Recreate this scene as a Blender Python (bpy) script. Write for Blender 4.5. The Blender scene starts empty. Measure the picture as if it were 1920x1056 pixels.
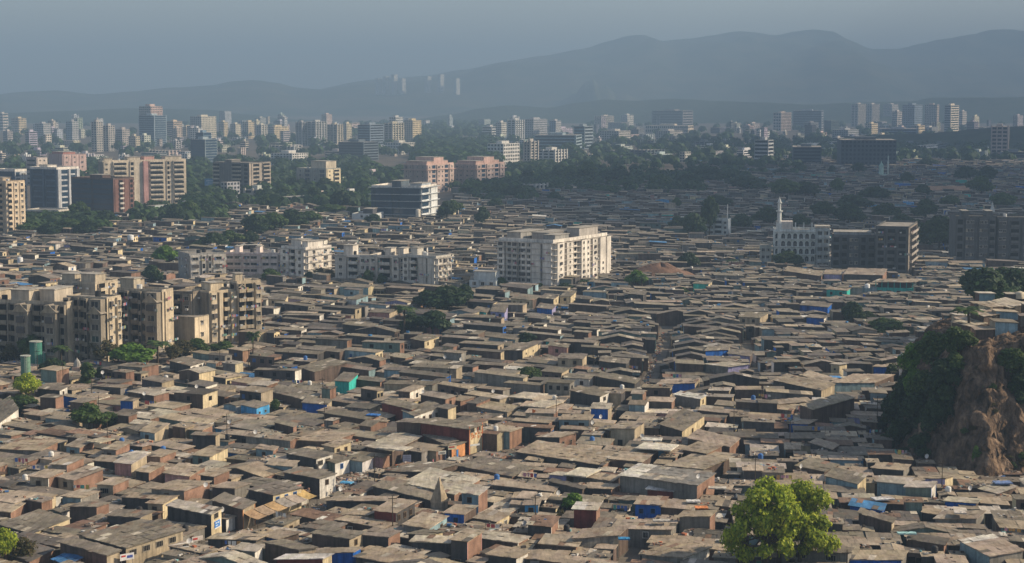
import bpy, math, random
import numpy as np
from mathutils import Vector, Matrix, noise as mnoise
random.seed(11)
np.random.seed(11)
S = bpy.context.scene
C = S.collection
R = math.radians
# ------------------------------------------------------------------ camera
F = 3400.0                       # focal length in photo pixels (1920 wide)
CAMZ = 80.0
PITCH = math.atan(348.0 / F)
cam_d = bpy.data.cameras.new('camera')
cam = bpy.data.objects.new('camera', cam_d)
C.objects.link(cam)
cam.location = (0, 0, CAMZ)
cam.rotation_euler = (math.pi / 2 - PITCH, 0, 0)
cam_d.sensor_width = 36.0
cam_d.lens = 36.0 * F / 1920.0
cam_d.clip_start = 1.0
cam_d.clip_end = 40000.0
S.camera = cam
# ------------------------------------------------------------------ light
SUN_AZ = 81.0                    # clockwise from +Y
SUN_EL = 31.0
w = bpy.data.worlds.new('World')
S.world = w
w.use_nodes = True
nt = w.node_tree
bgn = nt.nodes['Background']
sky = nt.nodes.new('ShaderNodeTexSky')
sky.sky_type = 'NISHITA'
sky.sun_disc = False
sky.sun_elevation = R(SUN_EL)
sky.sun_rotation = R(SUN_AZ)
sky.altitude = 0
sky.air_density = 1.0
sky.dust_density = 1.2
sky.ozone_density = 2.0
hsv = nt.nodes.new('ShaderNodeHueSaturation')
hsv.inputs['Saturation'].default_value = 0.6
nt.links.new(sky.outputs[0], hsv.inputs['Color'])
nt.links.new(hsv.outputs[0], bgn.inputs[0])
bgn.inputs[1].default_value = 0.115
sd = bpy.data.lights.new('sun', 'SUN')
sd.energy = 5.0
sd.angle = R(0.5)
sd.color = (1.0, 0.82, 0.58)
sun = bpy.data.objects.new('sun', sd)
C.objects.link(sun)
to_sun = Vector((math.sin(R(SUN_AZ)) * math.cos(R(SUN_EL)), math.cos(R(SUN_AZ)) * math.cos(R(SUN_EL)), math.sin(R(SUN_EL))))
sun.rotation_euler = to_sun.to_track_quat('Z', 'Y').to_euler()
sun.location = (300, 200, 600)
S.view_settings.view_transform = 'Standard'
S.view_settings.look = 'None'
S.view_settings.exposure = 0.32
S.view_settings.gamma = 1.0
S.view_settings.use_curve_mapping = False
S.render.engine = 'CYCLES'
S.cycles.use_denoising = True
S.cycles.max_bounces = 5
S.cycles.diffuse_bounces = 2
S.cycles.glossy_bounces = 2
S.cycles.transmission_bounces = 2
S.cycles.volume_bounces = 0
S.cycles.transparent_max_bounces = 4
S.cycles.caustics_reflective = False
S.cycles.caustics_refractive = False
# ------------------------------------------------------------------ projection helpers
SP, CP = math.sin(PITCH), math.cos(PITCH)
def ray(px, py):
    u, v = (px - 960.0) / F, (528.0 - py) / F
    return u, CP + v * SP, -SP + v * CP
def G(px, py, z=0.0):
    """the point at height z seen at a pixel of the photo"""
    rx, ry, rz = ray(px, py)
    t = (z - CAMZ) / rz
    return Vector((rx * t, ry * t, z))
def AT(px, py, dist):
    rx, ry, rz = ray(px, py)
    t = dist / ry
    return Vector((rx * t, dist, CAMZ + rz * t))
def PX(x, y, z):
    dz = z - CAMZ
    dep = y * CP - dz * SP
    up = y * SP + dz * CP
    return 960 + F * x / dep, 528 - F * up / dep, dep
# ------------------------------------------------------------------ materials
def mat(name, rough=0.9, spec=0.15):
    m = bpy.data.materials.new(name)
    m.use_nodes = True
    b = m.node_tree.nodes['Principled BSDF']
    b.inputs['Roughness'].default_value = rough
    b.inputs['Specular IOR Level'].default_value = spec
    return m, m.node_tree, b
def N_(nt, t, **kw):
    n = nt.nodes.new(t)
    for k, v in kw.items():
        setattr(n, k, v)
    return n
def varied(name, use_attr, col=(1, 1, 1), s1=0.35, s2=2.5, lo=0.6, hi=1.25, rough=0.9, spec=0.12, bump=0.0, bscale=3.0, wave=0.0, fine=0.0):
    """colour (attribute Col or fixed) times two scales of stain noise, with relief"""
    m, nt, b = mat(name, rough, spec)
    geo = N_(nt, 'ShaderNodeNewGeometry')
    if use_attr:
        a = N_(nt, 'ShaderNodeAttribute'); a.attribute_name = 'Col'
        base = a.outputs['Color']
    else:
        rgb = N_(nt, 'ShaderNodeRGB'); rgb.outputs[0].default_value = (*col, 1)
        base = rgb.outputs[0]
    for sc, lo_, hi_ in ((s1, lo, hi), (s2, 0.5 + lo / 2, 0.5 + hi / 2)):
        n = N_(nt, 'ShaderNodeTexNoise'); n.inputs['Scale'].default_value = sc; n.inputs['Detail'].default_value = 5
        n.inputs['Roughness'].default_value = 0.65
        nt.links.new(geo.outputs['Position'], n.inputs['Vector'])
        mr = N_(nt, 'ShaderNodeMapRange'); mr.inputs[1].default_value = 0.3; mr.inputs[2].default_value = 0.7
        mr.inputs[3].default_value = lo_; mr.inputs[4].default_value = hi_
        nt.links.new(n.outputs[0], mr.inputs[0])
        mx = N_(nt, 'ShaderNodeVectorMath', operation='SCALE')
        nt.links.new(base, mx.inputs[0]); nt.links.new(mr.outputs[0], mx.inputs['Scale'])
        base = mx.outputs[0]
    nt.links.new(base, b.inputs['Base Color'])
    if bump:
        n = N_(nt, 'ShaderNodeTexNoise'); n.inputs['Scale'].default_value = bscale; n.inputs['Detail'].default_value = 6
        nt.links.new(geo.outputs['Position'], n.inputs['Vector'])
        bp = N_(nt, 'ShaderNodeBump'); bp.inputs['Strength'].default_value = 1.0; bp.inputs['Distance'].default_value = bump
        nt.links.new(n.outputs[0], bp.inputs['Height']); nt.links.new(bp.outputs[0], b.inputs['Normal'])
    return m
M = {}
M['roof'] = varied('corrugated_sheet', True, s1=0.16, s2=1.1, lo=0.62, hi=1.3, rough=0.8, spec=0.25, bump=0.07, bscale=2.2)
def weather_roof(m):
    """streaks down the slope, rust blooms and pale lichen on the sheets"""
    nt = m.node_tree; b = nt.nodes['Principled BSDF']
    src = b.inputs['Base Color'].links[0].from_socket
    geo = [n for n in nt.nodes if n.type == 'NEW_GEOMETRY'][0]
    def noise(scale, detail, rot=None, sc=None, lo=.4, hi=.6):
        v = geo.outputs['Position']
        if sc:
            mp = N_(nt, 'ShaderNodeMapping'); mp.inputs['Scale'].default_value = sc; mp.inputs['Rotation'].default_value = (0, 0, rot)
            nt.links.new(v, mp.inputs[0]); v = mp.outputs[0]
        n = N_(nt, 'ShaderNodeTexNoise'); n.inputs['Scale'].default_value = scale; n.inputs['Detail'].default_value = detail; n.inputs['Roughness'].default_value = .7
        nt.links.new(v, n.inputs['Vector'])
        r = N_(nt, 'ShaderNodeMapRange'); r.inputs[1].default_value = lo; r.inputs[2].default_value = hi
        nt.links.new(n.outputs[0], r.inputs[0]); return r.outputs[0]
    st = noise(1.0, 4, R(25), (1.6, .16, 1), .3, .7)
    mr = N_(nt, 'ShaderNodeMapRange'); mr.inputs[3].default_value = .72; mr.inputs[4].default_value = 1.2
    nt.links.new(st, mr.inputs[0])
    mx = N_(nt, 'ShaderNodeVectorMath', operation='SCALE'); nt.links.new(src, mx.inputs[0]); nt.links.new(mr.outputs[0], mx.inputs['Scale'])
    cur = mx.outputs[0]
    for f, col, k in ((noise(.23, 7, None, None, .56, .7), (.17, .095, .055), .6), (noise(.6, 6, None, None, .6, .7), (.4, .38, .33), .45), (noise(.9, 5, 1.0, (1, .4, 1), .6, .68), (.06, .055, .05), .55)):
        g = N_(nt, 'ShaderNodeMath', operation='MULTIPLY'); g.inputs[1].default_value = k; nt.links.new(f, g.inputs[0])
        m2 = N_(nt, 'ShaderNodeMix'); m2.data_type = 'RGBA'; m2.inputs['B'].default_value = (*col, 1)
        nt.links.new(g.outputs[0], m2.inputs['Factor']); nt.links.new(cur, m2.inputs['A']); cur = m2.outputs['Result']
    nt.links.new(cur, b.inputs['Base Color'])
weather_roof(M['roof'])
def streak(m, k0=.62, k1=1.12):
    """rain streaks running down the walls"""
    nt = m.node_tree; b = nt.nodes['Principled BSDF']
    src = b.inputs['Base Color'].links[0].from_socket
    geo = [n for n in nt.nodes if n.type == 'NEW_GEOMETRY'][0]
    mp = N_(nt, 'ShaderNodeMapping'); mp.inputs['Scale'].default_value = (.9, .9, .07); nt.links.new(geo.outputs['Position'], mp.inputs[0])
    n = N_(nt, 'ShaderNodeTexNoise'); n.inputs['Scale'].default_value = 1.0; n.inputs['Detail'].default_value = 6; n.inputs['Roughness'].default_value = .75
    nt.links.new(mp.outputs[0], n.inputs['Vector'])
    r = N_(nt, 'ShaderNodeMapRange'); r.inputs[1].default_value = .34; r.inputs[2].default_value = .58; r.inputs[3].default_value = k0; r.inputs[4].default_value = k1
    nt.links.new(n.outputs[0], r.inputs[0])
    mx = N_(nt, 'ShaderNodeVectorMath', operation='SCALE'); nt.links.new(src, mx.inputs[0]); nt.links.new(r.outputs[0], mx.inputs['Scale'])
    nt.links.new(mx.outputs[0], b.inputs['Base Color'])
M['wall'] = varied('weathered_wall', True, s1=0.25, s2=1.6, lo=0.68, hi=1.2, rough=0.92, bump=0.03, bscale=4)
M['facade'] = varied('rain_streaked_plaster', True, s1=0.12, s2=0.9, lo=0.72, hi=1.15, rough=0.92, bump=0.02, bscale=2)
streak(M['facade']); streak(M['wall'], .6, 1.15)
M['plain'] = varied('painted_thing', True, s1=0.8, s2=4, lo=0.8, hi=1.15, rough=0.7, spec=0.3)
M['ground'] = varied('packed_dirt', False, (0.115, 0.095, 0.075), s1=0.05, s2=0.8, lo=0.6, hi=1.35, bump=0.15, bscale=0.8)
M['street'] = varied('dusty_lane', False, (0.17, 0.15, 0.125), s1=0.2, s2=2, lo=0.7, hi=1.2, bump=0.03)
gm, gnt, gb = mat('window_glass', 0.12, 0.5)
gb.inputs['Base Color'].default_value = (0.018, 0.022, 0.028, 1)
M['glass'] = gm
gm, gnt, gb = mat('dark_opening', 0.9, 0.05)
gb.inputs['Base Color'].default_value = (0.016, 0.015, 0.015, 1)
M['dark'] = gm
gm, gnt, gb = mat('curtain_wall_glass', 0.14, 0.5)
gb.inputs['Base Color'].default_value = (0.025, 0.05, 0.085, 1)
M['curtain'] = gm
# brick: courses on real walls
def brick_mat():
    m, nt, b = mat('bare_brick', 0.95, 0.08)
    geo = N_(nt, 'ShaderNodeNewGeometry')
    sep = N_(nt, 'ShaderNodeSeparateXYZ'); nt.links.new(geo.outputs['Position'], sep.inputs[0])
    ad = N_(nt, 'ShaderNodeMath', operation='ADD'); nt.links.new(sep.outputs[0], ad.inputs[0]); nt.links.new(sep.outputs[1], ad.inputs[1])
    cmb = N_(nt, 'ShaderNodeCombineXYZ'); nt.links.new(ad.outputs[0], cmb.inputs[0]); nt.links.new(sep.outputs[2], cmb.inputs[1])
    br = N_(nt, 'ShaderNodeTexBrick'); br.inputs['Scale'].default_value = 1.0
    br.inputs['Brick Width'].default_value = 0.3; br.inputs['Row Height'].default_value = 0.13; br.inputs['Mortar Size'].default_value = 0.018
    br.inputs['Color1'].default_value = (1.1, 1.0, 0.95, 1); br.inputs['Color2'].default_value = (0.8, 0.78, 0.78, 1); br.inputs['Mortar'].default_value = (1.1, 1.25, 1.35, 1)
    nt.links.new(cmb.outputs[0], br.inputs['Vector'])
    at = N_(nt, 'ShaderNodeAttribute'); at.attribute_name = 'Col'
    mu = N_(nt, 'ShaderNodeVectorMath', operation='MULTIPLY'); nt.links.new(at.outputs['Color'], mu.inputs[0]); nt.links.new(br.outputs['Color'], mu.inputs[1])
    n = N_(nt, 'ShaderNodeTexNoise'); n.inputs['Scale'].default_value = 0.5; n.inputs['Detail'].default_value = 5
    nt.links.new(geo.outputs['Position'], n.inputs['Vector'])
    mr = N_(nt, 'ShaderNodeMapRange'); mr.inputs[1].default_value = 0.3; mr.inputs[2].default_value = 0.7; mr.inputs[3].default_value = 0.65; mr.inputs[4].default_value = 1.25
    nt.links.new(n.outputs[0], mr.inputs[0])
    mx = N_(nt, 'ShaderNodeVectorMath', operation='SCALE'); nt.links.new(mu.outputs[0], mx.inputs[0]); nt.links.new(mr.outputs[0], mx.inputs['Scale'])
    nt.links.new(mx.outputs[0], b.inputs['Base Color'])
    return m
M['brick'] = brick_mat()
def leaf_mat():
    m, nt, b = mat('leaf', 0.65, 0.25)
    a = N_(nt, 'ShaderNodeAttribute'); a.attribute_name = 'Col'
    oi = N_(nt, 'ShaderNodeObjectInfo')
    mr = N_(nt, 'ShaderNodeMapRange'); mr.inputs[3].default_value = 0.9; mr.inputs[4].default_value = 1.12
    nt.links.new(oi.outputs['Random'], mr.inputs[0])
    mx = N_(nt, 'ShaderNodeVectorMath', operation='SCALE'); nt.links.new(a.outputs['Color'], mx.inputs[0]); nt.links.new(mr.outputs[0], mx.inputs['Scale'])
    nt.links.new(mx.outputs[0], b.inputs['Base Color'])
    tr = N_(nt, 'ShaderNodeBsdfTranslucent'); nt.links.new(mx.outputs[0], tr.inputs['Color'])
    ms = N_(nt, 'ShaderNodeMixShader'); ms.inputs[0].default_value = 0.4
    out = nt.nodes['Material Output']
    nt.links.new(b.outputs[0], ms.inputs[1]); nt.links.new(tr.outputs[0], ms.inputs[2]); nt.links.new(ms.outputs[0], out.inputs[0])
    return m
M['leaf'] = leaf_mat()
M['bark'] = varied('bark', False, (0.09, 0.07, 0.05), s1=1, s2=5, bump=0.03, bscale=6)
MATS = ['roof', 'wall', 'brick', 'glass', 'dark', 'facade', 'plain', 'curtain', 'leaf', 'bark', 'street', 'ground']
MI = {k: i for i, k in enumerate(MATS)}
# ------------------------------------------------------------------ mesh builder
def jit(c, a=0.1):
    k = 1 + random.uniform(-a, a)
    return (c[0] * k, c[1] * k * (1 + random.uniform(-.02, .02)), c[2] * k * (1 + random.uniform(-.05, .05)))
class MB:
    def __init__(s):
        s.v, s.f, s.m, s.c = [], [], [], []
    def poly(s, pts, m='wall', col=(.5, .5, .5)):
        i = len(s.v)
        s.v.extend([tuple(p) for p in pts])
        s.f.append(tuple(range(i, i + len(pts))))
        s.m.append(m); s.c.append(col)
    def box(s, x0, x1, y0, y1, z0, z1, m='wall', col=(.5, .5, .5), mt=None, ct=None):
        a, b, c, d = (x0, y0), (x1, y0), (x1, y1), (x0, y1)
        s.prism([a, b, c, d], z0, z1, m, col, mt, ct)
    def prism(s, pl, z0, z1, m='wall', col=(.5, .5, .5), mt=None, ct=None):
        n = len(pl)
        i = len(s.v)
        s.v.extend([(p[0], p[1], z0) for p in pl]); s.v.extend([(p[0], p[1], z1) for p in pl])
        for k in range(n):
            j = (k + 1) % n
            s.f.append((i + k, i + j, i + n + j, i + n + k)); s.m.append(m); s.c.append(col)
        s.f.append(tuple(i + n + k for k in range(n))); s.m.append(mt or m); s.c.append(ct or col)
        s.f.append(tuple(i + n - 1 - k for k in range(n))); s.m.append(m); s.c.append(col)
    def tube(s, pts, rads, n=6, m='bark', col=(.5, .5, .5), cap=True):
        i0 = len(s.v)
        for k, (p, r) in enumerate(zip(pts, rads)):
            d = (Vector(pts[min(k + 1, len(pts) - 1)]) - Vector(pts[max(k - 1, 0)]))
            d = d.normalized() if d.length > 1e-6 else Vector((0, 0, 1))
            a = d.orthogonal().normalized(); b = d.cross(a)
            for q in range(n):
                t = 2 * math.pi * q / n
                s.v.append(tuple(Vector(p) + r * (math.cos(t) * a + math.sin(t) * b)))
        for k in range(len(pts) - 1):
            for q in range(n):
                w_ = (q + 1) % n
                s.f.append((i0 + k * n + q, i0 + k * n + w_, i0 + (k + 1) * n + w_, i0 + (k + 1) * n + q)); s.m.append(m); s.c.append(col)
        if cap:
            s.f.append(tuple(i0 + (len(pts) - 1) * n + q for q in range(n))); s.m.append(m); s.c.append(col)
    def dome(s, cx, cy, cz, r, h, n=12, k=5, m='facade', col=(.5, .5, .5), point=0.0):
        pts, rads = [], []
        for q in range(k + 1):
            t = q / k
            pts.append((cx, cy, cz + h * math.sin(t * math.pi / 2) + point * t ** 6)); rads.append(max(r * math.cos(t * math.pi / 2), 0.02))
        s.tube(pts, rads, n, m, col)
    def cyl(s, cx, cy, z0, z1, r, n=14, m='plain', col=(.5, .5, .5), r2=None):
        s.tube([(cx, cy, z0), (cx, cy, z1)], [r, r if r2 is None else r2], n, m, col)
    def mesh(s, name, smooth=False):
        me = bpy.data.meshes.new(name)
        me.from_pydata(s.v, [], s.f)
        used = [k for k in MATS if k in set(s.m)]
        ix = {k: i for i, k in enumerate(used)}
        for k in used:
            me.materials.append(M[k])
        me.polygons.foreach_set('material_index', [ix[k] for k in s.m])
        at = me.attributes.new('Col', 'FLOAT_COLOR', 'FACE')
        a = np.ones((len(s.f), 4), np.float32); a[:, :3] = np.array(s.c, np.float32)
        at.data.foreach_set('color', a.ravel())
        if smooth:
            me.polygons.foreach_set('use_smooth', [True] * len(s.f))
        me.update()
        return me
    def build(s, name, parent=None, smooth=False):
        if not s.f:
            return None
        o = bpy.data.objects.new(name, s.mesh(name, smooth))
        C.objects.link(o)
        if parent is not None:
            o.parent = parent
        return o
def empty(name, loc, rz=0.0, sc=1.0):
    o = bpy.data.objects.new(name, None)
    C.objects.link(o)
    o.location = loc; o.rotation_euler = (0, 0, rz); o.scale = (sc, sc, sc)
    o.empty_display_size = 0.5
    return o
def put(name, me, parent=None, loc=(0, 0, 0), rz=0.0, sc=(1, 1, 1)):
    o = bpy.data.objects.new(name, me)
    C.objects.link(o)
    if parent is not None:
        o.parent = parent
    o.location = loc; o.rotation_euler = (0, 0, rz); o.scale = sc
    return o
def tag(o, label=None, cat=None, group=None, kind=None):
    if label: o['label'] = label
    if cat: o['category'] = cat
    if group: o['group'] = group
    if kind: o['kind'] = kind
    return o
# things whose label is worked out at the end, from their look and the landmark they stand by
PENDING, LANDMARKS = [], []
def later(o, look, cat, px, py, group=None, short=False):
    tag(o, None, cat, group)
    PENDING.append((o, look, px, py, short))
def landmark(phrase, px, py):
    LANDMARKS.append((phrase, px, py))
# ------------------------------------------------------------------ ground occupancy (1 m cells)
OX0, OX1, OY0, OY1 = -700, 700, 270, 2300
OCC = np.zeros((OY1 - OY0, OX1 - OX0), np.uint8)
LOWZ = np.zeros((OY1 - OY0, OX1 - OX0), np.uint8)   # ground just before things whose fronts must stay in view
def cells(pl, grow=0.0):
    xs = [p[0] for p in pl]; ys = [p[1] for p in pl]
    x0, x1 = int(max(min(xs) - grow - OX0, 0)), int(min(max(xs) + grow - OX0 + 1, OX1 - OX0))
    y0, y1 = int(max(min(ys) - grow - OY0, 0)), int(min(max(ys) + grow - OY0 + 1, OY1 - OY0))
    if x1 <= x0 or y1 <= y0:
        return None
    X, Y = np.meshgrid(np.arange(x0, x1) + OX0 + 0.5, np.arange(y0, y1) + OY0 + 0.5)
    inside = np.ones(X.shape, bool)
    n = len(pl)
    area = sum(pl[i][0] * pl[(i + 1) % n][1] - pl[(i + 1) % n][0] * pl[i][1] for i in range(n))
    sg = 1 if area > 0 else -1
    for i in range(n):
        ax, ay = pl[i][0], pl[i][1]; bx, by = pl[(i + 1) % n][0], pl[(i + 1) % n][1]
        l = math.hypot(bx - ax, by - ay) + 1e-9
        inside &= (sg * ((bx - ax) * (Y - ay) - (by - ay) * (X - ax)) / l > -grow)
    return slice(y0, y1), slice(x0, x1), inside
def mark(pl, v=1, grow=0.0):
    c = cells(pl, grow)
    if c:
        OCC[c[0], c[1]][c[2]] = v
def keep_low(pl):
    c = cells(pl)
    if c:
        LOWZ[c[0], c[1]][c[2]] = 1
def blocked(pl):
    c = cells(pl)
    if c is None or not c[2].any():
        return 1.0
    return float((OCC[c[0], c[1]][c[2]] > 0).mean())
def mark_disc(x, y, r, v=2):
    mark([(x + r * math.cos(t * math.pi / 4), y + r * math.sin(t * math.pi / 4)) for t in range(8)], v)
# ================================================================== SETTING
mb = MB()
mb.poly([(-13800, -2000, 0), (13800, -2000, 0), (13800, 14500, 0), (-13800, 14500, 0)], 'ground', (1, 1, 1))
tag(mb.build('ground'), kind='structure')

def hill_mat(name, c1, c2, scale):
    m, nt, b = mat(name, 0.95, 0.05)
    geo = N_(nt, 'ShaderNodeNewGeometry')
    n = N_(nt, 'ShaderNodeTexNoise'); n.inputs['Scale'].default_value = scale; n.inputs['Detail'].default_value = 8; n.inputs['Roughness'].default_value = 0.7
    nt.links.new(geo.outputs['Position'], n.inputs['Vector'])
    cr = N_(nt, 'ShaderNodeValToRGB')
    cr.color_ramp.elements[0].position = 0.4; cr.color_ramp.elements[0].color = (*c1, 1)
    cr.color_ramp.elements[1].position = 0.62; cr.color_ramp.elements[1].color = (*c2, 1)
    nt.links.new(n.outputs[0], cr.inputs[0]); nt.links.new(cr.outputs[0], b.inputs['Base Color'])
    bp = N_(nt, 'ShaderNodeBump'); bp.inputs['Strength'].default_value = 1.0; bp.inputs['Distance'].default_value = 0.12 / scale
    nt.links.new(n.outputs[0], bp.inputs['Height']); nt.links.new(bp.outputs[0], b.inputs['Normal'])
    return m
HM = hill_mat('wooded_slope', (0.028, 0.042, 0.02), (0.09, 0.085, 0.05), 0.006)
HM2 = hill_mat('near_wooded_slope', (0.018, 0.03, 0.014), (0.045, 0.055, 0.025), 0.03)
def interp(pts, x):
    if x <= pts[0][0]: return pts[0][1]
    for (a, ya), (b, yb) in zip(pts, pts[1:]):
        if x <= b:
            t = (x - a) / (b - a); t = t * t * (3 - 2 * t) * 0.6 + t * 0.4
            return ya + (yb - ya) * t
    return pts[-1][1]
def ridge(name, pts, dist, front, back, seed, rough=0.12, m=None, nx=230, ny=40, spur=0.35):
    px0, px1 = pts[0][0], pts[-1][0]
    v, f = [], []
    for j in range(ny + 1):
        t = j / ny * 2 - 1                       # -1 front foot, 0 crest, 1 back foot
        for i in range(nx + 1):
            px = px0 + (px1 - px0) * i / nx
            py = interp(pts, px)
            x = (px - 960) / F * dist
            h = max(CAMZ - (py - 180) / F * dist, 0.0)
            y = dist + (t * front if t < 0 else t * back)
            n1 = mnoise.fractal((x * 0.0016 + seed, y * 0.0009, seed), 1.0, 2.0, 6)
            n2 = mnoise.fractal((x * 0.004 + seed, y * 0.002, seed * 2), 1.0, 2.0, 5)
            a = abs(t)
            prof = 1 - a ** 1.15
            z = h * (prof * (1 + spur * n1 * min(1, a * 3)) + rough * n2 * min(1, a * 4 + .12) * (1 - a) * 1.2)
            if t < 0: x *= y / dist * 0.5 + 0.5
            v.append((x, y, max(z, 0) - 3.0 * a))
    for j in range(ny):
        for i in range(nx):
            k = j * (nx + 1) + i
            f.append((k, k + 1, k + nx + 2, k + nx + 1))
    me = bpy.data.meshes.new(name); me.from_pydata(v, [], f)
    me.polygons.foreach_set('use_smooth', [True] * len(f))
    me.materials.append(m or HM)
    return tag(put(name, me), kind='structure')
ridge('mountain', [(560, 175), (700, 150), (800, 143), (870, 131), (950, 116), (1020, 106), (1090, 92), (1140, 77), (1180, 67), (1205, 66), (1240, 78), (1290, 74), (1330, 67), (1380, 60), (1415, 62), (1450, 67), (1490, 61), (1520, 58), (1555, 62), (1590, 78), (1630, 93), (1680, 92), (1720, 83), (1760, 75), (1810, 67), (1860, 61), (1900, 60), (1960, 66), (2100, 84), (2400, 150)], 9800, 2600, 1500, 3.7)
ridge('hills', [(-500, 190), (-200, 180), (0, 178), (60, 172), (110, 170), (180, 177), (250, 172), (330, 164), (400, 160), (440, 153), (480, 151), (520, 156), (560, 165), (600, 168), (640, 163), (700, 158), (760, 160), (850, 162), (960, 172), (1050, 180), (1200, 190), (1300, 199)], 8600, 1500, 800, 8.1)
ridge('quarry_hill', [(1000, 196), (1050, 187), (1078, 174), (1096, 154), (1110, 149), (1122, 159), (1134, 160), (1150, 176), (1200, 186), (1260, 196)], 7600, 700, 500, 21.3, rough=0.6, nx=110)
ridge('low_hills', [(-400, 214), (0, 212), (140, 208), (240, 203), (320, 204), (400, 206), (460, 214), (540, 224), (640, 226), (760, 226), (850, 214), (900, 203), (960, 197), (1030, 202), (1080, 193), (1140, 187), (1190, 189), (1260, 185), (1340, 189), (1420, 192), (1520, 196), (1600, 192), (1700, 190), (1800, 184), (1920, 182), (2100, 184), (2400, 210)], 6000, 700, 500, 5.5, rough=0.3, m=HM2)
ridge('wooded_rise', [(1380, 290), (1440, 284), (1500, 276), (1560, 264), (1620, 257), (1700, 254), (1760, 252), (1800, 247), (1850, 240), (1920, 236), (2000, 236), (2200, 280)], 2900, 260, 300, 13.1, rough=0.5, m=HM2, nx=120)

# ---------------------------------------------- the bare cliff and its plateau, right
base_px = [(1664, 790), (1658, 830), (1690, 862), (1745, 884), (1800, 897), (1850, 908), (1905, 900), (1960, 892), (2060, 890)]
CB = [G(*p) for p in base_px]
CB = [Vector((c.x, c.y)) for c in CB] + [Vector((330, 420)), Vector((330, 470)), Vector((180, 474)), Vector((140, 468)), Vector((112, 462)), Vector((98, 446))]
CBX = np.array([c.x for c in CB]); CBY = np.array([c.y for c in CB])
def cliff_sd(x, y):
    """distance inside the foot line (negative outside)"""
    n = len(CB); ins = False; best = 1e9
    for i in range(n):
        ax, ay = CBX[i], CBY[i]; bx, by = CBX[(i + 1) % n], CBY[(i + 1) % n]
        dx, dy = bx - ax, by - ay
        t = max(0, min(1, ((x - ax) * dx + (y - ay) * dy) / (dx * dx + dy * dy)))
        d = math.hypot(x - ax - t * dx, y - ay - t * dy)
        best = min(best, d)
        if (ay > y) != (by > y) and x < (bx - ax) * (y - ay) / (by - ay) + ax:
            ins = not ins
    return best if ins else -best
def cliff_z(x, y):
    n1 = mnoise.fractal((x * 0.055, y * 0.03, 3.3), 1.0, 2.0, 4)
    s_ = cliff_sd(x, y) + 5.0 * n1
    H = 23.5 + 5.0 * min(1, max(0, (x - 92) / 26))
    wd = 13.0
    if s_ <= 0: return -1.0
    t = min(1, s_ / wd)
    z = H * (t ** 0.85)
    n2 = mnoise.fractal((x * 0.2, y * 0.13, z * 0.05), 1.0, 2.2, 6)
    n3 = abs(mnoise.fractal((x * 0.16 + 7, y * 0.05, z * 0.03), 1.0, 2.0, 3))
    k = 1.0 if t < 1 else max(0.12, 1 - (s_ - wd) / 4)
    return z + k * min(1, s_ / 2) * (1.5 * n2 - 3.0 * n3 + 0.6)
v, f = [], []
st = 0.6
xs = np.arange(72, 200, st); ys = list(np.arange(362, 440, st)) + list(np.arange(440, 486, 1.2))
for y in ys:
    for x in xs:
        z = cliff_z(x, y)
        if z > 0:
            q = Vector((x * .22, y * .22, z * .3)); q2 = Vector((x * .75, y * .75, z * .8))
            d1 = mnoise.turbulence_vector(q, 5, True) - Vector((.4, .4, .4)); d2 = mnoise.noise_vector(q2)
            q3 = Vector((x * 1.6, y * 1.6, z * 1.2)); d3 = mnoise.noise_vector(q3)
            v.append((x + 2.0 * d1.x + .7 * d2.x + .32 * d3.x, y + 2.0 * d1.y + .7 * d2.y + .32 * d3.y, z + 1.8 * d1.z + .7 * d2.z + .3 * d3.z))
        else:
            v.append((x, y, z))
nx = len(xs)
for j in range(len(ys) - 1):
    for i in range(nx - 1):
        k = j * nx + i
        if max(v[k][2], v[k + 1][2], v[k + nx][2], v[k + nx + 1][2]) > -0.99:
            f.append((k, k + 1, k + nx + 1, k + nx))
me = bpy.data.meshes.new('hillside'); me.from_pydata(v, [], f)
me.polygons.foreach_set('use_smooth', [True] * len(f))
m, nt, b = mat('bare_earth_cliff', 0.95, 0.06)
geo = N_(nt, 'ShaderNodeNewGeometry')
mp = N_(nt, 'ShaderNodeMapping'); mp.inputs['Scale'].default_value = (1, 0.7, 0.45)
nt.links.new(geo.outputs['Position'], mp.inputs[0])
n = N_(nt, 'ShaderNodeTexNoise'); n.inputs['Scale'].default_value = 0.5; n.inputs['Detail'].default_value = 12; n.inputs['Roughness'].default_value = 0.72
nt.links.new(mp.outputs[0], n.inputs['Vector'])
cr = N_(nt, 'ShaderNodeValToRGB')
cr.color_ramp.elements[0].position = 0.36; cr.color_ramp.elements[0].color = (0.045, 0.036, 0.028, 1)
cr.color_ramp.elements[1].position = 0.66; cr.color_ramp.elements[1].color = (0.30, 0.215, 0.15, 1)
e = cr.color_ramp.elements.new(0.5); e.color = (0.13, 0.09, 0.063, 1)
nt.links.new(n.outputs[0], cr.inputs[0]); nt.links.new(cr.outputs[0], b.inputs['Base Color'])
n2 = N_(nt, 'ShaderNodeTexVoronoi'); n2.feature = 'DISTANCE_TO_EDGE'; n2.inputs['Scale'].default_value = 0.55
wn = N_(nt, 'ShaderNodeTexNoise'); wn.inputs['Scale'].default_value = .8; wn.inputs['Detail'].default_value = 6
nt.links.new(mp.outputs[0], wn.inputs['Vector'])
wa = N_(nt, 'ShaderNodeVectorMath', operation='MULTIPLY_ADD'); wa.inputs[1].default_value = (2.2, 2.2, 2.2)
nt.links.new(wn.outputs['Color'], wa.inputs[0]); nt.links.new(mp.outputs[0], wa.inputs[2]); nt.links.new(wa.outputs[0], n2.inputs['Vector'])
bp = N_(nt, 'ShaderNodeBump'); bp.inputs['Strength'].default_value = 1.0; bp.inputs['Distance'].default_value = 1.0
nt.links.new(n2.outputs[0], bp.inputs['Height']); nt.links.new(bp.outputs[0], b.inputs['Normal'])
me.materials.append(m)
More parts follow.
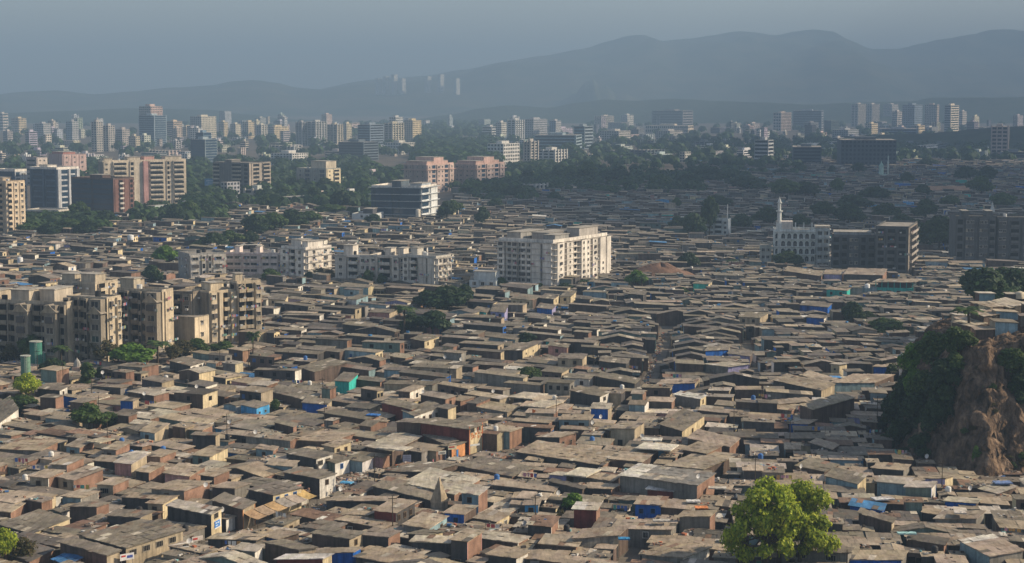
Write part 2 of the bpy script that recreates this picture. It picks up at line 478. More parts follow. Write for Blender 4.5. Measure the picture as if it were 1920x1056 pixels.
tag(put('hillside', me), kind='structure')
for y in range(362, 490):
    for x in range(76, 330, 1):
        if cliff_sd(x + .5, y + .5) > -1:
            OCC[y - OY0, x - OX0] = 3
for q in range(1, 8):
    a, b = CB[q], CB[q + 1]
    keep_low([a, b, b + Vector((0, -13)), a + Vector((0, -13))])
# ---------------------------------------------- lanes
def lane(name, pts, width, z=0.004):
    pts = [G(*p) for p in pts]
    mb = MB()
    for i in range(len(pts) - 1):
        a, b = pts[i], pts[i + 1]
        d = (b - a); d.z = 0; d.normalize(); nrm = Vector((-d.y, d.x, 0)) * width / 2
        zz = z + 0.004 * (i % 2)
        pl = [a - nrm, b - nrm, b + nrm, a + nrm]
        mb.poly([(p.x, p.y, zz) for p in pl], 'street', (1, 1, 1))
        mark([(p.x, p.y) for p in pl], 4)
        keep_low([(p.x, p.y) for p in (a - nrm, b - nrm, b - nrm + Vector((2, -13, 0)), a - nrm + Vector((2, -13, 0)))])
    return tag(mb.build(name), kind='structure')
MARKET = [(225, 1078), (330, 1042), (420, 1017), (490, 1000), (545, 978), (600, 950), (640, 915), (690, 893), (770, 880), (860, 868), (940, 852), (1010, 838)]
lane('market_street', MARKET, 6.5)
LANE = [(1196, 752), (1212, 728), (1222, 704), (1232, 680), (1240, 655), (1246, 632), (1250, 612)]
lane('narrow_lane', LANE, 4.2)
lane('side_lane', [(1418, 730), (1412, 700), (1404, 670), (1398, 640)], 3.0)
lane('lower_lane', [(1170, 1085), (1182, 1050), (1185, 1015)], 4.0)

# ---------------------------------------------- clouds high to the right, outside the frame, that shade parts of the plain
cm, cnt_, cb_ = mat('cloud_white', 1.0, 0.0)
cb_.inputs['Base Color'].default_value = (.85, .85, .86, 1)
def cloud(cx, cy, rx, ry, seed, label):
    zc = 1400.0
    k = zc / to_sun.z
    ox, oy = cx + to_sun.x * k, cy + to_sun.y * k
    v, f = [], []
    n, mrow = 72, 14
    for j in range(mrow + 1):
        ph = math.pi * j / mrow
        for i in range(n):
            t = 6.2832 * i / n
            d = Vector((math.cos(t) * math.sin(ph), math.sin(t) * math.sin(ph), math.cos(ph)))
            r = 1 + .3 * mnoise.fractal((d.x * 1.6 + seed, d.y * 1.6, d.z * 1.6), 1.0, 2.0, 5)
            v.append((d.x * r * rx, d.y * r * ry, max(d.z * r * 120, -30)))
    for j in range(mrow):
        for i in range(n):
            f.append((j * n + i, j * n + (i + 1) % n, (j + 1) * n + (i + 1) % n, (j + 1) * n + i))
    me = bpy.data.meshes.new('cloud'); me.from_pydata(v, [], f); me.polygons.foreach_set('use_smooth', [True] * len(f)); me.materials.append(cm)
    tag(put('cloud', me, None, (ox, oy, zc)), label, 'cloud', kind='structure')
cloud(345, 1420, 300, 560, 2.0, 'broad low cloud drifting beyond the right edge')
cloud(800, 2750, 480, 420, 7.0, 'second cloud far beyond the right edge')
# ================================================================== SHACKS
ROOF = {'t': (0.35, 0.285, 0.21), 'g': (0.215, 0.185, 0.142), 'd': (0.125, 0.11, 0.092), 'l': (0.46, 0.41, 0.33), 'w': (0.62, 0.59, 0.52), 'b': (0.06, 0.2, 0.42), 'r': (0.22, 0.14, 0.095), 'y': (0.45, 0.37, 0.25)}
WALL = {'k': (0.085, 0.08, 0.078), 'n': (0.135, 0.1, 0.082), 'b': (0.27, 0.165, 0.12), 'c': (0.24, 0.225, 0.2), 'e': (0.42, 0.35, 0.25), 'y': (0.62, 0.52, 0.34), 'w': (0.72, 0.69, 0.63), 'u': (0.025, 0.14, 0.52), 's': (0.09, 0.36, 0.68), 'q': (0.05, 0.46, 0.40), 'm': (0.19, 0.055, 0.045), 'p': (0.52, 0.29, 0.26), 'v': (0.36, 0.34, 0.55), 'o': (0.62, 0.3, 0.14), 'g': (0.16, 0.22, 0.20), 'z': (0.25, 0.36, 0.40)}  # k is near-black: mostly the fronts' shade, put into the wall colour
RNAME = {'t': 'tan', 'g': 'grey-brown', 'd': 'dark-grey', 'l': 'pale', 'w': 'white', 'b': 'blue', 'r': 'rusty', 'y': 'sandy'}
WNAME = {'k': 'black', 'n': 'dark-brown', 'b': 'brick', 'c': 'cement', 'e': 'beige', 'y': 'cream', 'w': 'white', 'u': 'deep-blue', 's': 'sky-blue', 'q': 'turquoise', 'm': 'maroon', 'p': 'pink', 'v': 'lavender', 'o': 'orange', 'g': 'grey-green', 'z': 'pale-teal'}
# shared window and door meshes, facing -y, standing on z=0 and centred on x=0
def mk_window(w, h, fr, grille=False):
    mb = MB()
    t = 0.09
    mb.box(-w / 2, -w / 2 + t, -.07, .02, 0, h, 'plain', fr); mb.box(w / 2 - t, w / 2, -.07, .02, 0, h, 'plain', fr)
    mb.box(-w / 2 + t, w / 2 - t, -.07, .02, 0, t, 'plain', fr); mb.box(-w / 2 + t, w / 2 - t, -.07, .02, h - t, h, 'plain', fr)
    mb.box(-w / 2 + t, w / 2 - t, -.03, .02, t, h - t, 'dark', (0, 0, 0))
    if grille:
        for q in range(1, 4):
            x = -w / 2 + w * q / 4
            mb.box(x - .02, x + .02, -.06, -.031, t, h - t, 'plain', fr)
    return mb.mesh('window')
def mk_door(w, h, col, open_=False):
    mb = MB()
    fr = (0.2, 0.17, 0.13)
    mb.box(-w / 2, -w / 2 + .08, -.08, .02, 0, h, 'plain', fr); mb.box(w / 2 - .08, w / 2, -.08, .02, 0, h, 'plain', fr)
    mb.box(-w / 2 + .08, w / 2 - .08, -.08, .02, h - .08, h, 'plain', fr)
    if open_:
        mb.box(-w / 2 + .08, w / 2 - .08, -.03, .02, 0, h - .08, 'dark', (0, 0, 0))
    else:
        mb.box(-w / 2 + .08, w / 2 - .08, -.05, .02, 0, h - .08, 'plain', col)
        mb.box(w / 2 - .24, w / 2 - .18, -.09, -.051, h * .48, h * .54, 'plain', (.5, .5, .5))
    return mb.mesh('door')
WIN = {k: mk_window(*a) for k, a in {
    'wood': (1.0, 1.1, (0.14, 0.09, 0.05), True), 'white': (1.1, 1.2, (0.65, 0.62, 0.56), True), 'small': (0.7, 0.6, (0.2, 0.18, 0.15), False),
    'blue': (1.0, 1.1, (0.04, 0.16, 0.45), True), 'wide': (1.8, 1.1, (0.3, 0.27, 0.22), True)}.items()}
DOOR = {k: mk_door(*a) for k, a in {
    'brown': (1.0, 2.0, (0.16, 0.09, 0.05)), 'blue': (1.0, 2.0, (0.04, 0.2, 0.55)), 'green': (1.0, 2.0, (0.05, 0.2, 0.12)), 'grey': (1.3, 2.0, (0.3, 0.3, 0.3)),
    'open': (1.2, 2.1, (0, 0, 0), True), 'shutter': (2.4, 2.2, (0.32, 0.33, 0.34))}.items()}

def shack_geom(N, L, Rr, h, fc, rc, rf, wm=None, rt=None, near=0, rnd=random, gable=None, slope=None, oh=0.28, extra_roof=None):
    """wall and roof builders of one shack, in coordinates around N.  Footprint N (near corner), L, back, R."""
    a = Vector((L.x - N.x, L.y - N.y)); b = Vector((Rr.x - N.x, Rr.y - N.y))
    la, lb = a.length, b.length
    wmb, rmb = MB(), MB()
    ss = slope if slope else (rnd.uniform(-.03, .07), rnd.uniform(-.02, .07))
    def zf(s, t):
        if gable == 't': return h + gable_r * (1 - abs(2 * s - 1)) 
        if gable == 's': return h + gable_r * (1 - abs(2 * t - 1))
        return h + ss[0] * s * la + ss[1] * t * lb
    gable_r = 0.10 * (la if gable == 't' else lb)
    def P2(s, t): return (a.x * s + b.x * t, a.y * s + b.y * t)
    mf = 'brick' if fc == WALL['b'] else 'wall'
    mr = 'brick' if rc == WALL['b'] else 'wall'
    def wallq(st0, st1, m, col):
        p, q = P2(*st0), P2(*st1)
        pts = [(*p, 0), (*q, 0), (*q, zf(*st1))]
        mid = ((st0[0] + st1[0]) / 2, (st0[1] + st1[1]) / 2)
        if gable: pts.append((*P2(*mid), zf(*mid)))
        pts.append((*p, zf(*st0)))
        wmb.poly(pts, m, col)
    wallq((1, 0), (0, 0), mf, fc); wallq((0, 0), (0, 1), mr, rc); wallq((0, 1), (1, 1), mf, fc); wallq((1, 1), (1, 0), mr, rc)
    # roof
    if near == 2: ns, nt_ = max(1, round(la / 1.05)), max(1, round(lb / 2.2))
    elif near == 1: ns, nt_ = max(1, round(la / 2.6)), max(1, round(lb / 4))
    else: ns, nt_ = 1, 1
    if gable == 't' and ns % 2: ns += 1
    if gable == 's' and nt_ % 2: nt_ += 1
    os_, ot = oh / la, oh / lb
    th = 0.07
    S_ = [-os_ + (1 + 2 * os_) * i / ns for i in range(ns + 1)]
    T_ = [-ot + (1 + 2 * ot) * j / nt_ for j in range(nt_ + 1)]
    patch = rnd.random()
    for i in range(ns):
        for j in range(nt_):
            c = jit(rf, 0.1 if near < 2 else 0.085)
            if near == 2 or near == 1:
                r_ = rnd.random()
                if r_ < .03: c = jit(ROOF['l'], .1)
                elif r_ < .055: c = jit(ROOF['d'], .15)
                elif r_ < .068: c = jit(ROOF['r'], .2)
                elif r_ < .075 and near == 2: c = jit(ROOF['w'], .1)
                if extra_roof: c = extra_roof(i, j, ns, nt_, c)
            dz = 0.03 + (rnd.random() * (0.1 if near == 2 else .06) if near else 0)
            tl = (rnd.random() - .5) * .09 if near == 2 else 0
            ex = 0.04 / la if near == 2 else 0
            s0, s1, t0, t1 = S_[i], S_[i + 1] + ex, T_[j], T_[j + 1] + ex
            if near == 2:                        # ragged eaves
                if i == 0: s0 -= rnd.uniform(-.05, .22) / la
                if i == ns - 1: s1 += rnd.uniform(-.05, .2) / la
                if j == 0: t0 -= rnd.uniform(-.05, .28) / lb
                if j == nt_ - 1: t1 += rnd.uniform(-.05, .28) / lb
            rmb.poly([(*P2(s0, t0), zf(s0, t0) + dz + tl), (*P2(s0, t1), zf(s0, t1) + dz - tl), (*P2(s1, t1), zf(s1, t1) + dz - tl), (*P2(s1, t0), zf(s1, t0) + dz + tl)][::-1], 'roof', c)
    # edge skirt and underside
    ring = [(S_[0], T_[0]), (S_[0], T_[-1]), (S_[-1], T_[-1]), (S_[-1], T_[0])]
    ec = jit(rf, .1); ec = (ec[0] * 1.25, ec[1] * 1.25, ec[2] * 1.25)  # edges lightened as if the sheets catch the sun
    for k in range(4):
        p, q = ring[k], ring[(k + 1) % 4]
        md = ((p[0] + q[0]) / 2, (p[1] + q[1]) / 2)
        seq = [p, md, q] if gable else [p, q]
        for u_, v_ in zip(seq, seq[1:]):
            rmb.poly([(*P2(*u_), zf(*u_) - th), (*P2(*v_), zf(*v_) - th), (*P2(*v_), zf(*v_) + .035), (*P2(*u_), zf(*u_) + .035)], 'roof', ec)
    if near:
        if gable == 't':
            for s0, s1 in ((S_[0], .5), (.5, S_[-1])):
                rmb.poly([(*P2(s0, T_[0]), zf(s0, 0) - th), (*P2(s1, T_[0]), zf(s1, 0) - th), (*P2(s1, T_[-1]), zf(s1, 1) - th), (*P2(s0, T_[-1]), zf(s0, 1) - th)], 'roof', ec)
        elif gable == 's':
            for s0, s1 in ((T_[0], .5), (.5, T_[-1])):
                rmb.poly([(*P2(S_[0], s0), zf(0, s0) - th), (*P2(S_[0], s1), zf(0, s1) - th), (*P2(S_[-1], s1), zf(1, s1) - th), (*P2(S_[-1], s0), zf(1, s0) - th)], 'roof', ec)
        else:
            rmb.poly([(*P2(*q), zf(*q) - th) for q in ring], 'roof', ec)
    return wmb, rmb, a, b, la, lb, zf
def wall_item(me, name, parent, A, Bv, u, z, off=0.03):
    """hang a window or door mesh on the wall running from A along Bv (outside to the right of Bv... facing out)"""
    d = Bv.normalized()
    out = Vector((d.y, -d.x))
    p = A + d * u + out * off
    return put(name, me, parent, (p.x, p.y, z), math.atan2(d.y, d.x))
N_IND = [0]
def build_shack(N, L, Rr, h, fc, rc, rf, gable=None, slope=None, zb=0.0, fw=None, rw=None, fdoor=None, rdoor=None, label=None, cat='shack', look=None, lm=None, group='shacks with sheet metal roofs', name=None, trim=None, wz=None, extra_roof=None, grow=0.0):
    F_, R_, T_ = WALL[fc], WALL[rc], ROOF[rf]
    e = empty(name or {'b': 'brick_shack'}.get(rc, 'sheet_roofed_shack'), (N.x, N.y, zb))
    wmb, rmb, a, b, la, lb, zf = shack_geom(N, L, Rr, h, F_, R_, jit(T_, .06), near=2, gable=gable, slope=slope, extra_roof=extra_roof)
    Z = Vector((0, 0))
    if trim:                                    # painted corner posts / top band of the right wall, proud of it
        d = b.normalized(); o = Vector((d.y, -d.x)) * .04
        for u0, u1 in ((0, .25), (lb - .25, lb)):
            p, q = d * u0 + o, d * u1 + o
            wmb.poly([(p.x, p.y, 0), (q.x, q.y, 0), (q.x, q.y, h - .05), (p.x, p.y, h - .05)], 'wall', WALL[trim])
    wmb.build('wall', e); rmb.build('roof', e)
    feats = []
    def hang(n, kind, dkey, side, ln):
        if side == 'f': A, Bv = a, -a
        else: A, Bv = Z, b
        if n:
            key = kind or 'wood'
            zz = wz if wz is not None else (h - 1.7 if h > 3.2 else h - 1.65)
            for q in range(n):
                wall_item(WIN[key], 'window', e, A, Bv, ln * (q + .5 + (.12 if dkey else 0)) / n * (.92), zz)
        if dkey:
            wall_item(DOOR[dkey], 'door', e, A, Bv, ln * (.16 if n else .4), 0.02)
    if fw or fdoor: hang((fw or (0, 0))[0], (fw or (0, 'wood'))[1], fdoor, 'f', la)
    if rw or rdoor: hang((rw or (0, 0))[0], (rw or (0, 'wood'))[1], rdoor, 'r', lb)
    c = N + (a.to_3d() + b.to_3d()) / 2
    px, py, _ = PX(c.x, c.y, zb + h)
    if label:
        tag(e, label, cat, group)
    else:
        later(e, look, cat, px, py, group)
    if lm: landmark(lm, px, py)
    N_IND[0] += 1
    return e, a, b, la, lb
def auto_look(h, la, lb, fc, rc, rf, fw, rw, fd, rd):
    size = 'two-storey' if h > 4.4 else ('long' if la > 10 else ('low' if h < 3.0 else ('narrow' if la < 5 else 'squat')))
    if fc == rc: wl = WNAME[fc] + '-walled'
    else: wl = WNAME[fc] + '-and-' + WNAME[rc]
    feat = ''
    if fd == 'blue' or rd == 'blue': feat = 'blue-doored '
    elif fd == 'shutter' or rd == 'shutter': feat = 'shuttered '
    elif (fw and fw[0] > 1) or (rw and rw[0] > 1): feat = 'windowed '
    elif fw or rw: feat = 'one-windowed '
    return f'{size} {feat}{wl} shack with {RNAME[rf]} roof'
def traced(l, n, r, h, cols, dep=None, zb=0.0, mn=2.5, mx=15, **kw):
    """a shack from the photo: eave corners L, N(ear), R as pixels, eave height h above zb"""
    if zb == 0 and n[1] > 770: h *= .88
    z = h + zb
    N = G(*n, z); L = G(*l, z)
    if r is not None:
        Rr = G(*r, z)
    else:
        d = (L - N).to_2d(); p = Vector((-d.y, d.x)).normalized()
        if p.y < 0: p = -p
        Rr = N + p.to_3d() * (dep or 6)
    def lim(V, lo, hi):
        d = V - N; k = d.length
        return N + d * (max(lo, min(hi, k)) / max(k, 1e-6))
    L = lim(L, mn, 22); Rr = lim(Rr, mn, mx)
    # keep the two walls from folding together
    d1, d2 = (L - N), (Rr - N)
    cr_ = d2.x * d1.y - d2.y * d1.x
    if cr_ / (d1.length * d2.length) < 0.35:
        p = Vector((d1.y, -d1.x, 0)).normalized()
        if p.y < 0: p = -p
        Rr = N + (p * .75 + d2.normalized() * .45).normalized() * min(d2.length, 8)
    fc, rc, rf = cols
    if zb == 0:
        K = L + Rr - N
        mark([(N.x, N.y), (Rr.x, Rr.y), (K.x, K.y), (L.x, L.y)], 5, 0.35)
        sh = Vector((-N.x / N.y * 10, -10 if N.y < 480 else -15, 0))
        keep_low([(p.x, p.y) for p in (L, N, N + sh, L + sh)]); sh = Vector((5, -6, 0)); keep_low([(p.x, p.y) for p in (N, Rr, Rr + sh, N + sh)])
    look = kw.pop('look', None)
    if look is None and 'label' not in kw:
        d1, d2 = (L - N), (Rr - N)
        look = auto_look(h, d1.length, d2.length, fc, rc, rf, kw.get('fw'), kw.get('rw'), kw.get('fdoor'), kw.get('rdoor'))
    return build_shack(N, L, Rr, h, fc, rc, rf, look=look, zb=zb, **kw)
# ================================================================== the shacks one can pick out in the photo
T = traced
W1, W2 = (1, 'wood'), (2, 'wood')
# --- lower left
e_hall, a_, b_, la_, lb_ = T((314, 948), (396, 965), (415, 955), 5.2, 'kyl', label='tall shade-dark hall with pale roof ridge and yellow end wall above the market street', name='tall_hall', cat='hall', lm='tar-black hall', rw=(1, 'wide'), wz=3.4, slope=(.0, .02))
d = b_.normalized(); o = Vector((d.y, -d.x))
mb = MB()
p, q = d * (lb_ * .28) + o * .06, d * (lb_ * .92) + o * .06
mb.poly([(p.x, p.y, 1.5), (q.x, q.y, 1.5), (q.x, q.y, 3.0), (p.x, p.y, 3.0)], 'plain', (0.7, .7, .7))
p, q = d * (lb_ * .28) + o * .08, d * (lb_ * .80) + o * .08
mb.poly([(p.x, p.y, 1.75), (q.x, q.y, 1.75), (q.x, q.y, 2.95), (p.x, p.y, 2.95)], 'plain', (0.03, .2, .6))
for q0, q1, z0, z1 in ((.36, .5, 2.45, 2.75), (.55, .72, 2.4, 2.7), (.38, .62, 2.0, 2.2)):
    p, q = d * (lb_ * q0) + o * .1, d * (lb_ * q1) + o * .1
    mb.poly([(p.x, p.y, z0), (q.x, q.y, z0), (q.x, q.y, z1), (p.x, p.y, z1)], 'plain', (0.5, .6, .75))
tag(mb.build('poster', e_hall), 'blue and white poster on the yellow wall')
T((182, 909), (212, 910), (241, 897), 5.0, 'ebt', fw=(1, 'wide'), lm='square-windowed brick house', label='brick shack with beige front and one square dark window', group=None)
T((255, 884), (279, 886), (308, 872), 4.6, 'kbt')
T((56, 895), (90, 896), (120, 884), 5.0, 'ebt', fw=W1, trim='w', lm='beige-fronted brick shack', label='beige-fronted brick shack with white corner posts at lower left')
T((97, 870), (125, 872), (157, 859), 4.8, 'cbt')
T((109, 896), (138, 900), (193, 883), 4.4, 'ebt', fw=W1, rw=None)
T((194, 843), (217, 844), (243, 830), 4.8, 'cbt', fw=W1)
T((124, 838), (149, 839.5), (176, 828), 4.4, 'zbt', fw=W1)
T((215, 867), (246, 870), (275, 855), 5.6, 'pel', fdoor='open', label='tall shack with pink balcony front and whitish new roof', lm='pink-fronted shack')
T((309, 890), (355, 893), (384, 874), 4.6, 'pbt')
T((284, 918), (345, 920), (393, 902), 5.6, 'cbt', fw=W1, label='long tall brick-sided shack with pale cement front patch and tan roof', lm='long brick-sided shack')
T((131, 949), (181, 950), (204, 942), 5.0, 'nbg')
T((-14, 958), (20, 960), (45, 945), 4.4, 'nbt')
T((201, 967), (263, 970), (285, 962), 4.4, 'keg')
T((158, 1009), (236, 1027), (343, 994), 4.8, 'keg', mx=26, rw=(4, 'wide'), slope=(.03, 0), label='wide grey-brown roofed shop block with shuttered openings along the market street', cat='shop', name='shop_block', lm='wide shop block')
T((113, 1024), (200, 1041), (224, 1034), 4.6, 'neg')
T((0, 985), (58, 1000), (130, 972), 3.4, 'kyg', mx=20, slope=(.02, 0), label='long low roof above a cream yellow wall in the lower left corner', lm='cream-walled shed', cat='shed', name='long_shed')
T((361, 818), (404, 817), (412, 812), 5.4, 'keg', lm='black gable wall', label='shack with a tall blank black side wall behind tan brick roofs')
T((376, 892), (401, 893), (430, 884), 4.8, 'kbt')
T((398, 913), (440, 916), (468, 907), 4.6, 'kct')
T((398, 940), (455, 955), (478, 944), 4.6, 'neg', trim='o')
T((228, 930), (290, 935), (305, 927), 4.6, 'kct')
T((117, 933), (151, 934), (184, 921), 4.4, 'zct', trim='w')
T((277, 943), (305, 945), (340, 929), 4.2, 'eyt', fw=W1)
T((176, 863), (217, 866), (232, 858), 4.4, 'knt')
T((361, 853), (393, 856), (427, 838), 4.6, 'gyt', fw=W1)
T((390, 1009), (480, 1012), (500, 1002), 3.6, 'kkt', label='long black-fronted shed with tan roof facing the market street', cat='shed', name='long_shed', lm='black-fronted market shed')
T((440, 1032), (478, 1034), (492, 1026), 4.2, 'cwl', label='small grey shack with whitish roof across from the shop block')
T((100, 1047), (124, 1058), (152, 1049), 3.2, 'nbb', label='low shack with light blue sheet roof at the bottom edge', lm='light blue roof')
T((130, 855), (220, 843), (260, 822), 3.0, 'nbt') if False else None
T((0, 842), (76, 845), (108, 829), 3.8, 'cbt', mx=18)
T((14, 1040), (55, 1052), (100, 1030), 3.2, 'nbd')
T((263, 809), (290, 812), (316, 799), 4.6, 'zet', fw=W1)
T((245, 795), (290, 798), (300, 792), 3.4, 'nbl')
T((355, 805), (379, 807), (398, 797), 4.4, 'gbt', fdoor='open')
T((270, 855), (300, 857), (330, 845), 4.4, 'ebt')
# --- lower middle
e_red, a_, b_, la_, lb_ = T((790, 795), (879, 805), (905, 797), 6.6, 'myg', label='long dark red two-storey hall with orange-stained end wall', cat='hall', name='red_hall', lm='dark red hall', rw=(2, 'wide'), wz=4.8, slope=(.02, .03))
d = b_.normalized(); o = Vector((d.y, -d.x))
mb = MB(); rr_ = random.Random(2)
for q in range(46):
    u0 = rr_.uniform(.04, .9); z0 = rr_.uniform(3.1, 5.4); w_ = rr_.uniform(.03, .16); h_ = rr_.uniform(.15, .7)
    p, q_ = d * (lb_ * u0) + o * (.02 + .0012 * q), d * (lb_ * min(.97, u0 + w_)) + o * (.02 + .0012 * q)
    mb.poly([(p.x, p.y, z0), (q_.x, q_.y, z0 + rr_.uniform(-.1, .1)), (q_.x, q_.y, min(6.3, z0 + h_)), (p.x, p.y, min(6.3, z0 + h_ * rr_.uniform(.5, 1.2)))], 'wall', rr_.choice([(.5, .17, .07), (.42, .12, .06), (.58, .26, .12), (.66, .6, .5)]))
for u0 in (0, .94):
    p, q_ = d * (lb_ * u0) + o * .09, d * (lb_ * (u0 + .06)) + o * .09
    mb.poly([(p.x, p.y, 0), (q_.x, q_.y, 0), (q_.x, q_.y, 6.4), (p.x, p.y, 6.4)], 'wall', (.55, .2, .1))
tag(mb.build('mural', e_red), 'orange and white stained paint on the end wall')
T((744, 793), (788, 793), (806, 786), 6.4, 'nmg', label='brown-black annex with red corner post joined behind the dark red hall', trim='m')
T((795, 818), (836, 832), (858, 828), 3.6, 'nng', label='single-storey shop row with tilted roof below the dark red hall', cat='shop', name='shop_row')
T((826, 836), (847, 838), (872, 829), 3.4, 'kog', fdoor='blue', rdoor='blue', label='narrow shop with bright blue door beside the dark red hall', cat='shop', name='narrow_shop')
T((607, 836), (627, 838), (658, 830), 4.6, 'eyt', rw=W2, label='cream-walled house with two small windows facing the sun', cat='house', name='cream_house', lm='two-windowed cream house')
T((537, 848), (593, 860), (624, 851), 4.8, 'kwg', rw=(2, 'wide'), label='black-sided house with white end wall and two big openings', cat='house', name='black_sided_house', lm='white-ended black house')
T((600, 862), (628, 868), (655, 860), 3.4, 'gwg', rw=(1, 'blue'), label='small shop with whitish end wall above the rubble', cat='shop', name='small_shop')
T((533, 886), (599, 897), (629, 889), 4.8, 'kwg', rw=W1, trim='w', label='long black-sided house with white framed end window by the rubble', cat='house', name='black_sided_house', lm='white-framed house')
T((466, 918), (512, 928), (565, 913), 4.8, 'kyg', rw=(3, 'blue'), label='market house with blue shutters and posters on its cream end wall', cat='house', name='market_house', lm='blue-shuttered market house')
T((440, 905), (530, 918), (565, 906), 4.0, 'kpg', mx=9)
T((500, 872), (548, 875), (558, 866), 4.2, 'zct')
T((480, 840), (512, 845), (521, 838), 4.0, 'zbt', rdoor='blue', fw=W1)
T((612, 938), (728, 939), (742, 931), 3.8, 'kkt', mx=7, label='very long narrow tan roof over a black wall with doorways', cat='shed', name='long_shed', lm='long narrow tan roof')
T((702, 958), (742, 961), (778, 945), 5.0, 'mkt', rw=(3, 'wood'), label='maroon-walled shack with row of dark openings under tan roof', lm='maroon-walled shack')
T((650, 965), (687, 967), (703, 960), 3.6, 'kyt')
T((866, 925), (897, 928), (914, 916), 6.4, 'zbl', fw=W1, label='slim tower-like shack with pale teal front and bright roof', lm='slim teal tower shack')
T((834, 963), (870, 964), (893, 951), 4.4, 'unt', fdoor='blue', fw=(1, 'blue'), label='shack with deep blue front and blue pillars behind tan roofs', lm='blue-pillared shack')
T((757, 985), (803, 991), (838, 970), 4.0, 'czt', rw=W2, label='shack with tan roof and pale teal end wall in the lower middle')
T((585, 1000), (655, 1010), (681, 998), 5.0, 'neg', rw=W1, label='dark brown-sided shack with beige end wall and single window')
T((680, 1006), (728, 1007), (750, 996), 4.2, 'kbg')
T((766, 1001), (802, 1003), (830, 995), 4.4, 'nyg')
T((846, 1013), (876, 1015), (903, 998), 6.0, 'kbt', trim='p', fdoor='open', label='tall brick shack with pinkish roof edge and open black front', lm='pink-edged brick shack')
T((497, 1019), (560, 1031), (592, 1026), 4.6, 'neg')
T((558, 1035), (662, 1035), (676, 1028), 3.8, 'uut', label='long shack with deep blue walls at the bottom edge', lm='blue-walled long shack')
T((519, 1047), (605, 1047), (622, 1040), 4.2, 'myw', label='maroon shack with white roof and yellow end at the bottom edge')
T((772, 1015), (842, 1018), (852, 1008), 4.2, 'kkl', fdoor='blue', label='black-fronted shack with pale roof and blue doors')
T((488, 1004), (522, 1010), (560, 1002), 3.2, 'unt', label='low shack with blue side wall left of the dark brown shack')
T((758, 908), (852, 927), (903, 896), 4.0, 'nbl', slope=(.02, 0), label='broad workshop with pale striped patchwork roof', cat='workshop', name='broad_workshop', lm='striped workshop roof')
T((700, 920), (810, 938), (838, 925), 3.2, 'kzg', mx=9)
T((724, 886), (800, 886), (860, 868), 3.4, 'ntg' if False else 'nng', mx=20, label='wide grey-brown roof along the street opposite the dark red hall', lm='wide street roof')
T((860, 880), (960, 893), (1000, 880), 3.2, 'nbg', mx=16)
T((916, 1043), (968, 1046), (990, 1036), 3.6, 'kwt')
T((688, 838), (735, 846), (790, 818), 3.8, 'ntt' if False else 'nnl', mx=18, slope=(.01, 0))
T((550, 826), (618, 828), (665, 812), 4.0, 'nbt', mx=16, label='broad tan roof sloping behind the cream house', lm='broad tan roof')
T((515, 795), (550, 800), (556, 796), 4.4, 'nbg')
# --- lower right
T((1163, 891), (1307, 910), (1340, 890), 6.2, 'cbg', slope=(.0, .02), mx=12, label='big grey cement-walled warehouse with white strip across its roof', cat='warehouse', name='grey_warehouse', lm='big grey warehouse',
  extra_roof=lambda i, j, ns, nt, c: jit(ROOF['w'], .06) if i >= ns - 4 else ((0.24, 0.225, 0.2) if random.random() < .8 else jit(ROOF['l'], .1)))
T((1214, 919), (1262, 921), (1280, 909), 4.2, 'mbw', label='maroon shack with bright white roof in front of the grey warehouse', lm='white-roofed maroon shack')
T((985, 946), (1009, 946), (1012, 940), 4.2, 'sct', fw=(1, 'wood'), label='little sky blue house front with a single grilled window', cat='house', name='blue_house', lm='little sky blue house')
T((962, 947), (984, 947), (988, 941), 3.8, 'cct', fw=(1, 'small'))
T((1076, 954), (1118, 956), (1125, 946), 6.0, 'mbl', label='tall maroon brick box shack with half white roof by the small green tree', lm='tall maroon box shack',
  extra_roof=lambda i, j, ns, nt, c: jit(ROOF['w'], .06) if i >= ns / 2 else c)
T((1191, 947), (1239, 947), (1250, 936), 4.8, 'uct', fw=(2, 'blue'), label='deep blue two-window house below the white-roofed shack', cat='house', name='blue_house', lm='deep blue house')
T((1240, 952), (1293, 955), (1304, 944), 4.2, 'nct', fw=(1, 'small'))
T((1274, 968), (1331, 968), (1341, 961), 5.0, 'cbt', label='grey cement box shack with flat plank roof beside the big tree', lm='grey cement box shack')
T((1147, 990), (1258, 993), (1270, 978), 3.8, 'cct', fw=(1, 'white'), rdoor='green', fdoor='green', label='grey-walled shack with teal cupboard door and long tan roof', lm='teal-doored shack')
T((1012, 1022), (1080, 1025), (1092, 1008), 3.8, 'nbt')
T((1010, 818), (1049, 820), (1080, 813), 4.4, 'kbt', rw=(2, 'small'), label='orange brick box shack with two tiny windows and black front', lm='orange brick box shack')
T((1145, 802), (1190, 804), (1208, 793), 5.4, 'eet', fdoor='open', label='tall beige shack with wide dark opening under overhanging tan roof', lm='tall beige shack')
T((1238, 798), (1279, 808), (1330, 782), 4.2, 'kyg', mx=16, rw=W1, label='black-walled shack with long roof and cream wall stub')
T((1281, 844), (1325, 850), (1353, 840), 3.8, 'nbt')
T((1290, 826), (1368, 838), (1386, 826), 3.6, 'nbt')
T((1076, 1010), (1160, 1003), (1178, 990), 4.6, 'cnt', mx=8)
T((1204, 1042), (1280, 1046), (1330, 1030), 3.6, 'cwt', mx=12)
T((1143, 862), (1203, 866), (1236, 842), 3.6, 'nnt', mx=14)
T((960, 848), (1130, 872), (1165, 850), 3.4, 'kbt', mx=16, slope=(.01, 0), label='very broad weathered tan roof behind the grey warehouse', lm='very broad tan roof')
T((1248, 872), (1318, 880), (1385, 852), 3.4, 'nnt', mx=18)
T((1030, 890), (1062, 892), (1078, 888), 4.0, 'vbl')
T((1075, 895), (1148, 902), (1162, 893), 3.6, 'cnt')
